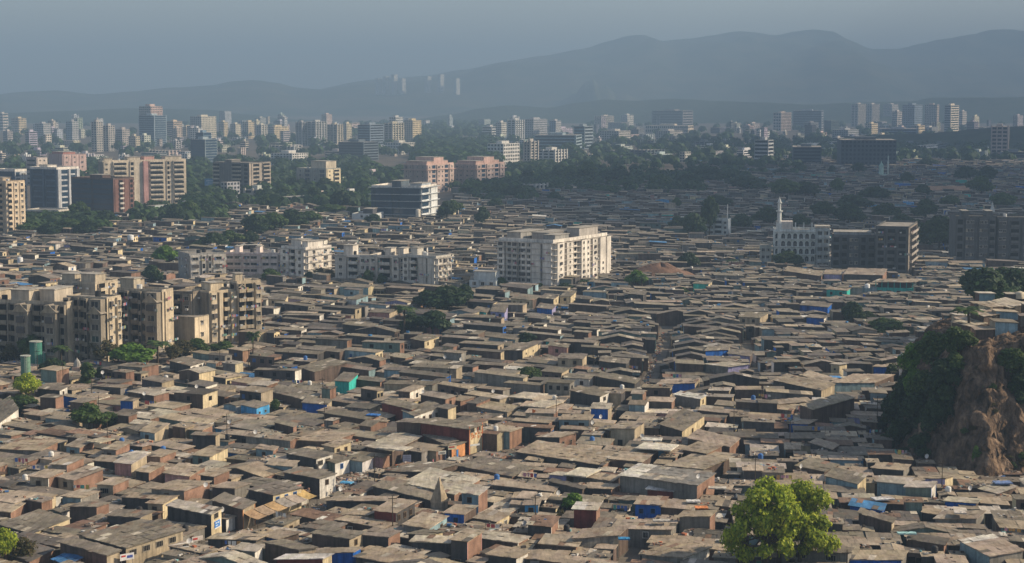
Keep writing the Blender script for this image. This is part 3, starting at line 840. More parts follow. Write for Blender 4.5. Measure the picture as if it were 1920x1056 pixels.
T((1095, 913), (1146, 917), (1160, 910), 3.8, 'kbt')
T((1030, 905), (1092, 917), (1098, 913), 3.8, 'knd')
T((1160, 938), (1195, 938), (1210, 932), 3.6, 'gng')
T((1645, 903), (1698, 908), (1709, 900), 4.8, 'znl', label='shack with pale teal panel front and rough whitish roof under the cliff', lm='pale teal panel shack')
T((1698, 913), (1746, 914), (1755, 905), 4.8, 'gwl', trim='u', label='grey-green panelled shack with blue corner post under the cliff', lm='grey-green panel shack')
T((1735, 896), (1772, 897), (1787, 892), 4.4, 'vyt')
T((1594, 950), (1654, 957), (1660, 948), 3.6, 'uub', label='blue shed with light blue sheet roof right of the big tree', cat='shed', name='blue_shed', lm='blue shed')
T((1610, 966), (1672, 980), (1677, 974), 4.6, 'neg')
T((1800, 1018), (1856, 1043), (1918, 1031), 4.2, 'zct', mx=11, label='shack with one bright white roof strip in the lower right corner', lm='white-striped roof',
  extra_roof=lambda i, j, ns, nt, c: jit(ROOF['w'], .05) if i >= ns - 2 else c)
T((1754, 971), (1830, 972), (1845, 962), 4.0, 'cct', fw=(2, 'small'), label='cement shack with long tan roof and small windows at right', lm='long cement shack')
T((1636, 881), (1694, 882), (1705, 872), 3.8, 'kct')
T((1466, 1025), (1590, 1037), (1597, 1030), 4.6, 'ccg', fw=(2, 'wide'), fdoor='open', label='wide cement house with two windows below the big tree', cat='house', name='cement_house', lm='wide cement house')
T((1548, 892), (1608, 907), (1624, 895), 4.4, 'zyg')
T((1492, 876), (1545, 884), (1572, 872), 3.8, 'nng')
T((1602, 955), (1610, 968), (1640, 960), 3.2, 'nyt') if False else None
T((1590, 1047), (1690, 1050), (1700, 1036), 3.2, 'uct')
T((1702, 1010), (1770, 1022), (1776, 1012), 4.4, 'nbd')
T((1838, 918), (1870, 925), (1905, 915), 3.0, 'nnl')
T((1772, 940), (1830, 943), (1838, 936), 3.4, 'unl')
T((1678, 965), (1732, 988), (1740, 978), 3.6, 'cct') if False else None
T((1732, 962), (1755, 965), (1762, 956), 3.6, 'knt')
T((1520, 832), (1560, 842), (1572, 836), 3.8, 'knt')
T((1524, 768), (1602, 746), (1617, 740), 6.0, 'nnt', mx=8, label='tall brown-walled shed with tilted roof left of the cliff bushes', lm='tall brown shed')
T((1455, 760), (1520, 752), (1537, 748), 3.8, 'nbt')
T((1450, 714), (1540, 732), (1565, 722), 4.2, 'ket')
T((1500, 708), (1562, 721), (1580, 712), 3.8, 'nct')
T((1562, 723), (1640, 718), (1676, 706), 3.8, 'znt')
T((1454, 768), (1484, 770), (1498, 760), 3.4, 'cbt')
T((1480, 793), (1515, 795), (1530, 790), 3.8, 'unt', label='low shack with blue front near the cliff foot')
# --- middle ground
e_tq, a_, b_, la_, lb_ = T((628, 714), (654, 716), (671, 704), 5.4, 'qqg', fdoor='open', label='bright turquoise little house with open roof terrace', cat='house', name='turquoise_house', lm='bright turquoise house')
T((452, 760), (481, 765), (505, 758), 4.2, 'ssg', rw=(2, 'small'), label='sky blue house with two small windows beside a slim tree', cat='house', name='blue_house', lm='sky blue house')
T((226, 751), (249, 752), (260, 748), 4.6, 'uet', label='deep blue box house with beige side among tan roofs', cat='house', name='blue_house', lm='deep blue box house')
T((119, 744), (144, 746), (150, 743), 4.0, 'uct')
T((75, 744), (104, 746), (119, 741), 5.2, 'nbg', label='tall brown and brick box shack beside the blue wall')
T((318, 678), (357, 686), (384, 677), 4.8, 'kwg', rw=(2, 'wide'), label='black-sided house with white end wall near the beige flats', cat='house', name='black_sided_house', lm='white-ended flats house')
T((-20, 768), (-5, 796), (48, 768), 4.0, 'kwg', mx=15, label='long shed with bright white side wall at the left edge', cat='shed', name='long_shed', lm='white-walled shed')
T((70, 728), (112, 732), (126, 726), 4.4, 'kwg', rw=W1)
T((770, 636), (796, 640), (823, 630), 5.0, 'nyg', rw=W2, label='cream yellow house with two windows beside the dark trees', cat='house', name='yellow_house', lm='cream yellow house')
T((755, 772), (777, 780), (828, 767), 4.8, 'zwg', rw=(4, 'wood'), label='white house with row of four windows behind the dark red hall', cat='house', name='white_house', lm='four-windowed white house')
T((822, 764), (840, 767), (855, 763), 5.0, 'kyg', label='narrow cream-ended house right of the four-windowed one', cat='house', name='cream_house')
T((716, 757), (772, 768), (790, 760), 5.0, 'mmg', label='maroon-walled shack behind the four-windowed white house')
T((567, 757), (613, 758), (622, 752), 3.8, 'ueg')
T((505, 738), (582, 752), (600, 742), 3.8, 'nyg')
T((560, 690), (590, 697), (650, 684), 5.0, 'nng', mx=16, label='large square workshop with sandy flat roof', cat='workshop', name='flat_roofed_workshop', lm='sandy flat-roofed workshop')
T((670, 714), (713, 716), (721, 711), 4.2, 'nbg')
T((1058, 709), (1105, 711), (1112, 704), 4.4, 'wwg', fw=W2, label='whitish house front with two dark windows and pinkish roof', cat='house', name='white_house', lm='two-windowed whitish house')
T((1069, 736), (1125, 743), (1143, 735), 5.2, 'kwg', rw=(1, 'wide'), label='black-sided house with white end and one big window', cat='house', name='black_sided_house', lm='white-ended middle house')
T((1046, 672), (1092, 673), (1100, 667), 4.6, 'eeg', fw=W2, label='beige house with two square windows beside grey roofs', cat='house', name='beige_house', lm='two-windowed beige house')
T((1233, 719), (1303, 718), (1312, 712), 4.4, 'uet', label='shack with long deep blue front at the mouth of the narrow lane', lm='blue lane front')
T((1124, 680), (1174, 682), (1180, 675), 4.8, 'kkg', label='square black box shack beside the narrow lane')
T((1120, 710), (1190, 719), (1200, 712), 4.4, 'kkg')
T((1265, 741), (1313, 748), (1324, 741), 4.4, 'cyw', rw=W1, label='shack with white roof strip and yellow end wall', lm='yellow-ended white roof')
T((1323, 660), (1365, 656), (1370, 650), 4.2, 'ueg', gable=None)
T((1366, 664), (1406, 668), (1411, 662), 3.6, 'vng')
T((1108, 765), (1140, 767), (1147, 760), 4.8, 'uel', label='shack with blue front and whitish roof edge in the middle')
T((1323, 684), (1365, 688), (1412, 690), 4.6, 'cvl', mx=8, label='grey shack with bright roof edge and lavender neighbour')
T((940, 658), (980, 657), (1008, 646), 4.8, 'kyg', rw=(2, 'small'), label='cream white house with small window near a dark tree', cat='house', name='cream_house', lm='cream white house')
T((1028, 650), (1063, 652), (1068, 645), 4.4, 'pbg', fw=W1, label='pink-walled house with one dark window in the middle', cat='house', name='pink_house')
T((1562, 683), (1574, 684), (1588, 682), 5.0, 'yyl', fw=(1, 'small'), label='small cream yellow cube house in the right middle', cat='house', name='yellow_house', lm='yellow cube house')
T((1638, 688), (1664, 688), (1670, 684), 4.0, 'uwt', label='shack with deep blue wall near the cliff bushes')
T((1525, 744), (1530, 750), (1560, 752), 3.8, 'nbt') if False else None
T((958, 562), (999, 563), (1013, 558), 5.0, 'yng', fw=(3, 'wood'), label='long cream house with three brown windows', cat='house', name='cream_house', lm='three-windowed cream house')
T((1013, 560), (1038, 561), (1048, 556), 5.0, 'kyg', rw=W1)
T((1050, 556), (1070, 556), (1080, 550), 5.0, 'yyg', fw=W1, label='small yellowish house with reddish window', cat='house', name='yellow_house')
T((1007, 578), (1035, 580), (1042, 575), 3.8, 'uvg')
T((1178, 552), (1206, 553), (1212, 549), 5.4, 'kkg', label='blank black box shack right of the white tower block')
T((1300, 532), (1328, 533), (1335, 528), 4.4, 'qyg')
T((1385, 595), (1425, 596), (1440, 590), 5.2, 'eeg', fw=W2, label='beige two-window house among grey roofs', cat='house', name='beige_house')
T((1550, 544), (1588, 545), (1594, 541), 4.6, 'qqt', fw=W2, label='small turquoise house with two windows left of the larger turquoise one', cat='house', name='turquoise_house', lm='small turquoise house')
T((1500, 573), (1552, 576), (1560, 571), 4.2, 'uug', label='long blue-walled shack left of the turquoise houses')
T((1512, 596), (1545, 597), (1552, 592), 4.4, 'uwg')
T((1583, 513), (1655, 516), (1666, 506), 6.0, 'kbt', mx=16, label='big warehouse with wide clean tan roof by the dark buildings', cat='warehouse', name='tan_roofed_warehouse', lm='tan-roofed warehouse')
T((1545, 514), (1578, 515), (1584, 505), 5.0, 'vbt', mx=14)
T((1470, 512), (1540, 518), (1552, 505), 4.6, 'nbt', mx=16)
T((905, 578), (912, 584), (950, 580), 4.6, 'ewg') if False else None
T((888, 584), (912, 586), (920, 580), 4.6, 'qeg', fw=W2)
T((920, 584), (946, 586), (952, 577), 4.8, 'vvg', fw=W2)
T((690, 585), (730, 587), (745, 580), 4.0, 'peg')
T((503, 560), (534, 563), (540, 556), 5.4, 'yyg', fw=W2, fdoor='open')
T((650, 560), (668, 562), (690, 556), 4.6, 'wzg', rw=W1)
T((1345, 667), (1362, 672), (1372, 668), 3.5, 'kbg') if False else None

# --- the larger turquoise building with an open upper floor
Nn = G(1712, 560, 0); Ln = G(1640, 558, 0)
Rn = Nn + Vector((4.0, 8.0, 0))
e = empty('turquoise_workshop', Nn)
wmb, rmb, a, b, la, lb, zf = shack_geom(Nn, Ln, Rn, 6.6, WALL['q'], WALL['q'], ROOF['t'], near=2, slope=(-.02, .03), oh=1.0)
wmb2 = MB()
def P2(s, t, z): return (a.x * s + b.x * t, a.y * s + b.y * t, z)
pl = [P2(0, 0, 0)[:2], P2(0, 1, 0)[:2], P2(1, 1, 0)[:2], P2(1, 0, 0)[:2]]
wmb2.prism(pl, 0, 4.0, 'wall', WALL['q'])
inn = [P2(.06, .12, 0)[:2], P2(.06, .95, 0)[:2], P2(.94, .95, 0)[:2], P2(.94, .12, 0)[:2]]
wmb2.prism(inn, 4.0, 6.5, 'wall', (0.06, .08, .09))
wmb2.build('wall', e); rmb.build('roof', e)
for q in range(7):
    s = .02 + .96 * q / 6
    x, y, _ = P2(s, .02, 0)
    m_ = MB(); m_.box(x - .15, x + .15, y - .15, y + .15, 4.0, 6.55, 'wall', WALL['q']); m_.build('pillar', e)
for q in range(4):
    wall_item(WIN['wide'], 'window', e, a, -a, la * (q + .5) / 4, 1.9)
tag(e, 'large turquoise workshop with open pillared upper floor and wide tan roof', 'workshop')
mark([(Nn.x, Nn.y), (Rn.x, Rn.y), ((Ln + Rn - Nn).x, (Ln + Rn - Nn).y), (Ln.x, Ln.y)], 5, .5)
keep_low([(p.x, p.y) for p in (Ln, Nn, Nn + Vector((-3, -18, 0)), Ln + Vector((-3, -18, 0)))])
landmark('large turquoise workshop', 1680, 545)

# --- shacks on the plateau above the cliff
TOPS = []
for q, (l, n, r, h, cols, lab) in enumerate([
    ((1838, 632), (1870, 630), (1925, 620), 2.6, 'kkl', 'ragged pale-roofed shack at the cliff edge with red cloth below'),
    ((1862, 640), (1873, 648), (1950, 636), 2.8, 'knl', 'plank-roofed shack overhanging the bare cliff'),
    ((1845, 592), (1880, 588), (1930, 580), 2.6, 'nnt', 'low tan-roofed shack on the cliff top'),
    ((1858, 578), (1883, 574), (1893, 570), 2.8, 'ngt' if False else 'nyt', 'small shack with sunlit side on the cliff top'),
    ((1893, 575), (1925, 569), (1940, 560), 3.0, 'kyl', 'cliff-top shack with a cream water drum at the right edge'),
    ((1820, 612), (1850, 606), (1905, 596), 2.5, 'nnl', 'patched shack roof behind the cliff-top palm')]):
    zb = 26.5 + .3 * q * 0
    g = G(*n, zb + h)
    zb = max(cliff_z(g.x + 2, g.y + 2), 22) - 0.4
    TOPS.append((g.x, g.y + 2))
    T(l, n, r, h - .3, cols, zb=zb, label=lab, group='shacks on the cliff top')
# ================================================================== the rest of the shacks
rnd = random.Random(5)
def patch_of(px, py):
    """which street grid a spot belongs to: angle of the fronts, gables or lean-to roofs"""
    if py > 760:
        if px < 960: return 0
        if px < 1380: return 1
        return 2
    if py > 600 and px > 1120 + (760 - py) * .1:
        return 3 if px < 1420 else 4
    if py > 520:
        if px > 1120: return 4
        return 5 if px > 500 else 0
    return 6 if px < 900 else 7
ANG = {0: -28, 1: -14, 2: -6, 3: -3, 4: 5, 5: -20, 6: -12, 7: -4}
RP = {0: 'tttttgggltd', 1: 'tttttgggltl', 2: 'ttgggltdlt', 3: 'ggddgdgdgg', 4: 'ggddgtgdgg', 5: 'ggddgtgdg', 6: 'gggtdgdd', 7: 'ggddtdgd'}
def visible(px, py): return -40 < px < 1960 and py < 1090
def shanty(px, py):
    if px < 0 or px > 1920: px = min(max(px, 0), 1920)
    if px < 430: return py > 414
    if px < 860: return py > 396
    if px < 1300: return py > 350
    return py > 306
cand = []
for pid, ang in ANG.items():
    th = R(ang); ca, sa = math.cos(th), math.sin(th)
    rr = random.Random(100 + pid)
    v_ = -900.0
    row = 0
    while v_ < 2600:
        far_k = 1.0
        dr = rr.uniform(3.6, 4.8) if pid == 3 else (rr.choice([3.2, 3.8, 4.4, 5.2, 6.2]) if pid in (4, 5, 6, 7) else rr.choice([3.4, 4.2, 5, 6, 7]))
        u_ = -1500.0 + rr.uniform(0, 8)
        while u_ < 1500:
            wd = rr.uniform(9, 14) if pid == 3 else rr.choice([4.4, 6, 8, 10, 13]) * rr.uniform(.9, 1.1) if pid in (4, 5, 7) else rr.choice([3.4, 4.4, 5.6, 7, 9, 12]) * rr.uniform(.9, 1.1)
            x, y = u_ * ca - v_ * sa, u_ * sa + v_ * ca
            u0 = u_
            u_ += wd + rr.choice([.15, .25, .3, .4, 1.1])
            if y < 285 or y > 2250 or abs(x) > y * .36 + 45: continue
            px, py, _ = PX(x, y, 0)
            if patch_of(px, py) != pid or not shanty(px, py): continue
            cand.append((y, x, y, wd, dr, ca, sa, pid, px, py))
        row += 1
        v_ += dr + (rr.choice([.2, .3, .4, 1.4]) if pid != 3 else rr.choice([.3, .5, .8]))
cand.sort(key=lambda c: c[0])
FAR = MB()
n_near, LIMIT = 0, 300 - N_IND[0]
FILLED = []
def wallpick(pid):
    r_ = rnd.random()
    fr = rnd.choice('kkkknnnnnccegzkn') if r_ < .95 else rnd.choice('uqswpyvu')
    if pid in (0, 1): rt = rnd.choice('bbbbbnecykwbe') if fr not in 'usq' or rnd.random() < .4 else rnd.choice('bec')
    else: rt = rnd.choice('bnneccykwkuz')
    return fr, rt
def add_filler(x, y, wd, dp, ca, sa, pid, low=False):
    global n_near
    px, py, _ = PX(x, y, 2)
    r_ = rnd.random()
    h = rnd.uniform(2.2, 3.3) if (low or r_ < .42) else (rnd.uniform(3.3, 4.4) if r_ < .7 else rnd.uniform(4.4, 6.2))
    fr, rt = wallpick(pid)
    rf = rnd.choice(RP[pid])
    if rnd.random() < .012: rf = rnd.choice('wwb')
    if pid in (3, 4): h = rnd.uniform(3.4, 5.4); fr = rnd.choice('kkkknnncgzkkw'[:12 if rnd.random() < .9 else 13])
    if y < 440 and pid in (0, 1, 2):            # the near quarter is a low, almost continuous carpet of roofs
        h = rnd.uniform(2.3, 3.1) if rnd.random() < .68 else rnd.uniform(3.1, 4.6)
        rf = rnd.choice('ttgtgltgtgtdgtr')
    e_x, e_y = Vector((ca, sa)), Vector((-sa, ca)); c_ = Vector((x, y))
    cc = cells([c_ + e_x * i * wd / 2 + e_y * j * dp / 2 for i, j in ((1, -1), (1, 1), (-1, 1), (-1, -1))])
    if cc and cc[2].any() and LOWZ[cc[0], cc[1]][cc[2]].mean() > .12:
        h = rnd.uniform(2.1, 2.9) if y < 480 else rnd.uniform(1.8, 2.5)
    gable = None
    if pid == 3: gable = 't' if rnd.random() < .55 else None
    elif pid == 4: gable = 't' if rnd.random() < .15 else None
    elif rnd.random() < .10: gable = rnd.choice('st')
    ex, ey = Vector((ca, sa)), Vector((-sa, ca))
    N = Vector((x, y)) + ex * wd / 2 - ey * dp / 2
    L = N - ex * wd
    Rr = N + ey * dp
    N, L, Rr = N.to_3d(), L.to_3d(), Rr.to_3d()
    K = L + Rr - N
    vis = visible(px, py)
    if vis and n_near < LIMIT and not low:
        n_near += 1
        fw = (rnd.choice([1, 1, 2]), rnd.choice(['wood', 'small', 'white', 'blue'])) if rnd.random() < .55 else None
        rw = (rnd.choice([1, 1, 2]), rnd.choice(['wood', 'small', 'white'])) if rnd.random() < .55 else None
        fd = rnd.choice(['brown', 'blue', 'green', 'grey', 'open', 'shutter']) if rnd.random() < .35 else None
        if fd == 'shutter' and wd < 5: fd = 'open'
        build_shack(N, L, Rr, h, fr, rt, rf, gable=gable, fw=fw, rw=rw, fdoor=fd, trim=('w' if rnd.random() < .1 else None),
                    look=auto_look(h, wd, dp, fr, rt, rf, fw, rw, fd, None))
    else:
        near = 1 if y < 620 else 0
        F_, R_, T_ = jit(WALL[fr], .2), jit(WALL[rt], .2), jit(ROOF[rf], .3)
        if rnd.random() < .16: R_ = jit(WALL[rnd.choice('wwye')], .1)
        wmb, rmb, a, b, la, lb, zf = shack_geom(N, L, Rr, h, F_, R_, T_, near=near, gable=gable, rnd=rnd)
        for q in (wmb, rmb):
            i0 = len(FAR.v)
            FAR.v.extend([(p[0] + N.x, p[1] + N.y, p[2]) for p in q.v])
            FAR.f.extend([tuple(k + i0 for k in f_) for f_ in q.f]); FAR.m.extend(q.m); FAR.c.extend(q.c)
        if y < 1150 and rnd.random() < .55:                     # openings
            for A, D, ln in ((L, (N - L), wd), (N, (Rr - N), dp)):
                if rnd.random() < .5 or ln < 2.5: continue
                d = D.normalized(); o_ = Vector((d.y, -d.x, 0)) * .04
                k = rnd.choice([1, 1, 2, 3])
                for q in range(k):
                    c = A + d * (ln * (q + .5) / k) + o_
                    w2, z0, z1 = rnd.uniform(.4, .7), h - 1.9, h - .8
                    if h < 3.4 and rnd.random() < .4: z0, z1 = 0.05, 2.0
                    p0, p1 = c - d * w2, c + d * w2
                    FAR.poly([(p0.x, p0.y, z0), (p1.x, p1.y, z0), (p1.x, p1.y, z1), (p0.x, p0.y, z1)], 'dark' if rnd.random() < .88 else 'wall', (.05, .12, .3))
    FILLED.append((x, y, h, wd, dp, ca, sa))
    mark([(N.x, N.y), (Rr.x, Rr.y), (K.x, K.y), (L.x, L.y)], 6)
def fill_all():
    for _, x, y, wd, dp, ca, sa, pid, px, py in cand:
        ex, ey = Vector((ca, sa)), Vector((-sa, ca))
        def fp(x, y, w_, d_):
            c = Vector((x, y))
            return [(c + ex * i * w_ / 2 + ey * j * d_ / 2) for i, j in ((1, -1), (1, 1), (-1, 1), (-1, -1))]
        if y > 1250 and rnd.random() < .12: continue
        for w_, d_, dx, dy in ((wd, dp, 0, 0), (wd * .6, dp, wd * .2, 0), (wd * .6, dp, -wd * .2, 0), (wd, dp * .6, 0, dp * .2), (wd * .55, dp * .55, wd * .2, dp * .2), (wd * .55, dp * .55, -wd * .2, -dp * .2)):
            if w_ < 2.4 or d_ < 2.4: continue
            c = Vector((x, y)) + ex * dx + ey * dy
            if blocked(fp(c.x, c.y, w_, d_)) < .06:
                add_filler(c.x, c.y, w_, d_, ca, sa, pid)
                break
    # low shacks crowded on the plateau above the cliff
    rp_ = random.Random(55)
    for _ in range(420):
        x, y = rp_.uniform(104, 196), rp_.uniform(398, 452)
        if cliff_sd(x, y) < 11: continue
        w_, d_ = rp_.uniform(3, 6.5), rp_.uniform(2.8, 4.6)
        pl = [(x + i * w_ / 2, y + j * d_ / 2) for i, j in ((1, -1), (1, 1), (-1, 1), (-1, -1))]
        c_ = cells(pl)
        if c_ is None or (OCC[c_[0], c_[1]][c_[2]] == 9).any(): continue
        if any(abs(x - q[0]) < w_ / 2 + 5 and abs(y - q[1]) < d_ / 2 + 3.5 for q in TOPS): continue
        mark(pl, 9)
        zb = cliff_z(x, y) - .6
        h = rp_.uniform(2.2, 3.0) + .6
        N = Vector((x + w_ / 2, y - d_ / 2, 0)); L = N - Vector((w_, rp_.uniform(-.5, .5), 0)); Rr = N + Vector((rp_.uniform(-.4, .4), d_, 0))
        wmb, rmb, a, b, la, lb, zf = shack_geom(N, L, Rr, h, jit(WALL[rp_.choice('kncz')], .2), jit(WALL[rp_.choice('nbek')], .2), jit(ROOF[rp_.choice('gtdlr')], .25), near=1, rnd=rp_)
        for q in (wmb, rmb):
            i0 = len(FAR.v)
            FAR.v.extend([(p[0] + N.x, p[1] + N.y, p[2] + zb) for p in q.v])
            FAR.f.extend([tuple(k + i0 for k in f_) for f_ in q.f]); FAR.m.extend(q.m); FAR.c.extend(q.c)
    # lean-tos in the leftover gaps
    rr = random.Random(77)
    for _ in range(9000):
        y = 300 + 700 * rr.random() ** 1.6
        x = rr.uniform(-.3, .3) * y
        px, py, _d = PX(x, y, 0)
        if not shanty(px, py): continue
        pid = patch_of(px, py); th = R(ANG[pid]); ca, sa = math.cos(th), math.sin(th)
        w_, d_ = rr.uniform(2.2, 4), rr.uniform(2.2, 3.6)
        ex, ey = Vector((ca, sa)), Vector((-sa, ca)); c = Vector((x, y))
        if blocked([(c + ex * i * w_ / 2 + ey * j * d_ / 2) for i, j in ((1, -1), (1, 1), (-1, 1), (-1, -1))]) < .05:
            add_filler(x, y, w_, d_, ca, sa, pid, low=True)
# ================================================================== BUILDINGS
def mk_bwin(w, h, fr, hood=True, arch=False, fill=0):
    mb = MB(); t = 0.1
    if fill == 0: mb.box(-w / 2, w / 2, -.06, 0, 0, h, 'glass', (0, 0, 0))
    elif fill == 1: mb.box(-w / 2, w * .1, -.06, 0, 0, h, 'plain', (.3, .26, .2)); mb.box(w * .1, w / 2, -.06, 0, 0, h, 'dark', (0, 0, 0))
    elif fill == 2: mb.box(-w / 2, w / 2, -.06, 0, 0, h * .45, 'plain', (.2, .2, .2)); mb.box(-w / 2, w / 2, -.06, 0, h * .45, h, 'dark', (0, 0, 0))
    else: mb.box(-w / 2 - .15, w / 2 + .15, -.6, 0, -.05, h + .1, 'plain', (.09, .08, .075))       # caged window box
    mb.box(-w / 2 - t, -w / 2, -.12, 0, -t, h, 'plain', fr); mb.box(w / 2, w / 2 + t, -.12, 0, -t, h, 'plain', fr)
    mb.box(-w / 2, w / 2, -.16, 0, -t, 0, 'plain', fr)
    mb.box(-.04, .04, -.09, -.061, 0, h, 'plain', fr)
    if arch:
        n = 8; r = w / 2
        pts = [(r * math.cos(math.pi * k / n), h + r * math.sin(math.pi * k / n)) for k in range(n + 1)]
        mb.poly([(x, -.06, z) for x, z in pts], 'glass', (0, 0, 0))
        for k in range(n):
            (x0, z0), (x1, z1) = pts[k], pts[k + 1]
            s_ = (r + .12) / r
            mb.poly([(x0, -.12, z0), (x1, -.12, z1), (x1 * s_, -.12, h + (z1 - h) * s_), (x0 * s_, -.12, h + (z0 - h) * s_)], 'plain', fr)
    elif hood:
        mb.box(-w / 2 - .2, w / 2 + .2, -.55, 0, h + .05, h + .15, 'facade', fr)
    return mb.mesh('window')
def mk_balc(w, dep, col, hang=0):
    mb = MB()
    mb.box(-w / 2, w / 2, -dep, 0, -.15, 0, 'facade', col)
    mb.box(-w / 2, w / 2, -dep, -dep + .1, 0, 1.0, 'facade', col)
    mb.box(-w / 2, -w / 2 + .1, -dep + .1, 0, 0, 1.0, 'facade', col); mb.box(w / 2 - .1, w / 2, -dep + .1, 0, 0, 1.0, 'facade', col)
    mb.box(-w / 2 + .1, w / 2 - .1, -.05, 0, 0, 2.55, 'dark', (0, 0, 0))  # flat dark panel painted in for the shade of the recess
    return mb.mesh('balcony')
def solve(P0, d, px):
    """how far to go from P0 along d until the point shows at column px"""
    u = (px - 960) / F
    dep0 = P0.y * CP - (P0.z - CAMZ) * SP
    return (u * dep0 - P0.x) / (d.x - u * d.y * CP)
class Block:
    def __init__(s, name, label, cat, xl, xc, xr, yb, yt, th, fcol, rcol=None, group=None, dep=None, floors=6, lm=None, z0=0.0):
        N = G(xc, yb, z0)
        t = R(th); s.ex, s.ey = Vector((math.cos(t), math.sin(t), 0)), Vector((-math.sin(t), math.cos(t), 0))
        s.W = abs(solve(N, -s.ex, xl)); s.D = dep if dep else abs(solve(N, s.ey, xr))
        dd = N.y
        # height from the top edge at the near corner
        s.H = (yb - yt) / F * (N.y * CP - (N.z - CAMZ) * SP) * 1.0
        s.L = N - s.ex * s.W
        s.e = empty(name, s.L, t)
        tag(s.e, label, cat, group)
        s.fl, s.fh = floors, s.H / floors
        s.fcol, s.rcol = fcol, rcol or fcol  # a separate rcol puts the faces' shading into the colour
        s.wall = MB(); s.nw = 0; s.more = MB(); s.thick = {}
        s.cl = 26 if (group and ('flats' in group or 'rows' in group)) or 'tower block' in label else 0
        W, D, H = s.W, s.D, s.H
        s.wall.poly([(0, 0, 0), (W, 0, 0), (W, 0, H), (0, 0, H)], 'facade', fcol)
        s.wall.poly([(W, 0, 0), (W, D, 0), (W, D, H), (W, 0, H)], 'facade', s.rcol)
        s.wall.poly([(W, D, 0), (0, D, 0), (0, D, H), (W, D, H)], 'facade', fcol)
        s.wall.poly([(0, D, 0), (0, 0, 0), (0, 0, H), (0, D, H)], 'facade', s.rcol)
        s.roofc = (0.33, 0.3, 0.26)
        c = s.L + s.ex * W + s.ey * D
        pl = [s.L, s.L + s.ex * W, c, s.L + s.ey * D]
        mark([(p.x, p.y) for p in pl], 7, 1.0)
        if N.y < 1250: keep_low([(p.x, p.y) for p in (s.L, N, N + Vector((-N.x / N.y * 28, -28, 0)), s.L + Vector((-s.L.x / s.L.y * 28, -28, 0)))])
        if lm: landmark(lm, (xl + xr) / 2, yb)
        s.px = (xl + xr) / 2; s.py = yb
    def put(s, name, me, side, u, z, off=0.0):
        if side == 'f': loc, rz = (u, -off, z), 0
        else: loc, rz = (s.W + off, u, z), math.pi / 2
        return put(name, me, s.e, loc, rz)
    def window(s, me, side, u, z, off=0.0):
        s.nw += 1
        if s.nw <= 100:
            s.put('window', me, side, u, z, off)
        else:
            pass
    def bays(s, side, spec, fr=(0.5, .46, .4), wsize=(1.3, 1.25), balc=None, skip0=0, hood=True, bcol=None):
        ln = s.W if side == 'f' else s.D
        col = s.fcol if side == 'f' else s.rcol
        wms = [mk_bwin(*wsize, fr, hood, fill=q) for q in (0, 0, 1, 2, 0, 3)]
        bm = {}
        for u0, u1, d, kind in spec:
            a, b = u0 * ln, u1 * ln
            if d > .6: s.thick.setdefault(side, []).append((u0, u1, d))
            if d > 0:
                if side == 'f': s.wall.box(a, b, -d, 0.0, 0, s.H + (.0), 'facade', bcol or col)
                else: s.wall.box(s.W, s.W + d, a, b, 0, s.H, 'facade', bcol or col)
            for k in range(skip0, s.fl):
                z = k * s.fh
                if kind in ('win', 'win2', 'win3'):
                    n = {'win': 1, 'win2': 2, 'win3': 3}[kind]
                    for q in range(n):
                        s.window(rnd_b.choice(wms), side, a + (b - a) * (q + .5) / n, z + s.fh * .32, d)
                elif kind == 'balc':
                    w_ = b - a
                    key = round(w_, 2)
                    if key not in bm: bm[key] = mk_balc(w_ * .94, 1.0, balc or col)
                    s.put('balcony', bm[key], side, (a + b) / 2, z + .12, d)
                elif kind == 'slot':
                    m_ = MB(); m_.box(-(b - a) / 2 * .7, (b - a) / 2 * .7, -.04, 0, 0, s.fh * .62, 'dark', (0, 0, 0))  # flat dark panel standing in for a shaded recess
                    if ('slot', round(b - a, 2)) not in bm: bm[('slot', round(b - a, 2))] = m_.mesh('window')
                    s.window(bm[('slot', round(b - a, 2))], side, (a + b) / 2, z + s.fh * .2, d)
                elif kind == 'glass':
                    if ('g', round(b - a, 2)) not in bm:
                        m_ = MB(); m_.box(-(b - a) / 2 * .96, (b - a) / 2 * .96, -.05, 0, 0, s.fh * .7, 'curtain', (0, 0, 0))
                        bm[('g', round(b - a, 2))] = m_.mesh('window')
                    s.window(bm[('g', round(b - a, 2))], side, (a + b) / 2, z + s.fh * .18, d)
    def ledges(s, out=0.4, th=0.22, col=None, every=1, start=1):
        for k in range(start, s.fl + 1, every):
            z = k * s.fh
            m_ = MB(); c = col or s.fcol
            m_.box(-out, s.W + out, -out, -.003, z - th, z, 'facade', c)
            m_.box(s.W + .003, s.W + out, 0, s.D + out, z - th, z, 'facade', c)
            m_.build('ledge', s.e)
    def top(s, rooms=(), parapet=0.9, tanks=0, col=None):
        pc = col or s.fcol
        W, D, H = s.W, s.D, s.H
        r = MB()
        r.poly([(0, 0, H), (W, 0, H), (W, D, H), (0, D, H)], 'wall', s.roofc)
        for a in ((0, W, 0, .2), (0, W, D - .2, D), (0, .2, .2, D - .2), (W - .2, W, .2, D - .2)):
            r.box(*a, H + .004, H + parapet, 'facade', pc)
        ro = r.build('roof', s.e)
        for (u0, u1, v0, v1, h, c) in rooms:
            m_ = MB()
            m_.box(u0 * W, u1 * W, v0 * D, v1 * D, H + .01, H + h, 'facade', c or pc)
            m_.box(u0 * W - .3, u1 * W + .3, v0 * D - .3, v1 * D + .3, H + h + .005, H + h + .25, 'facade', (0.4, .37, .32))
            m_.build('stair_room', s.e)
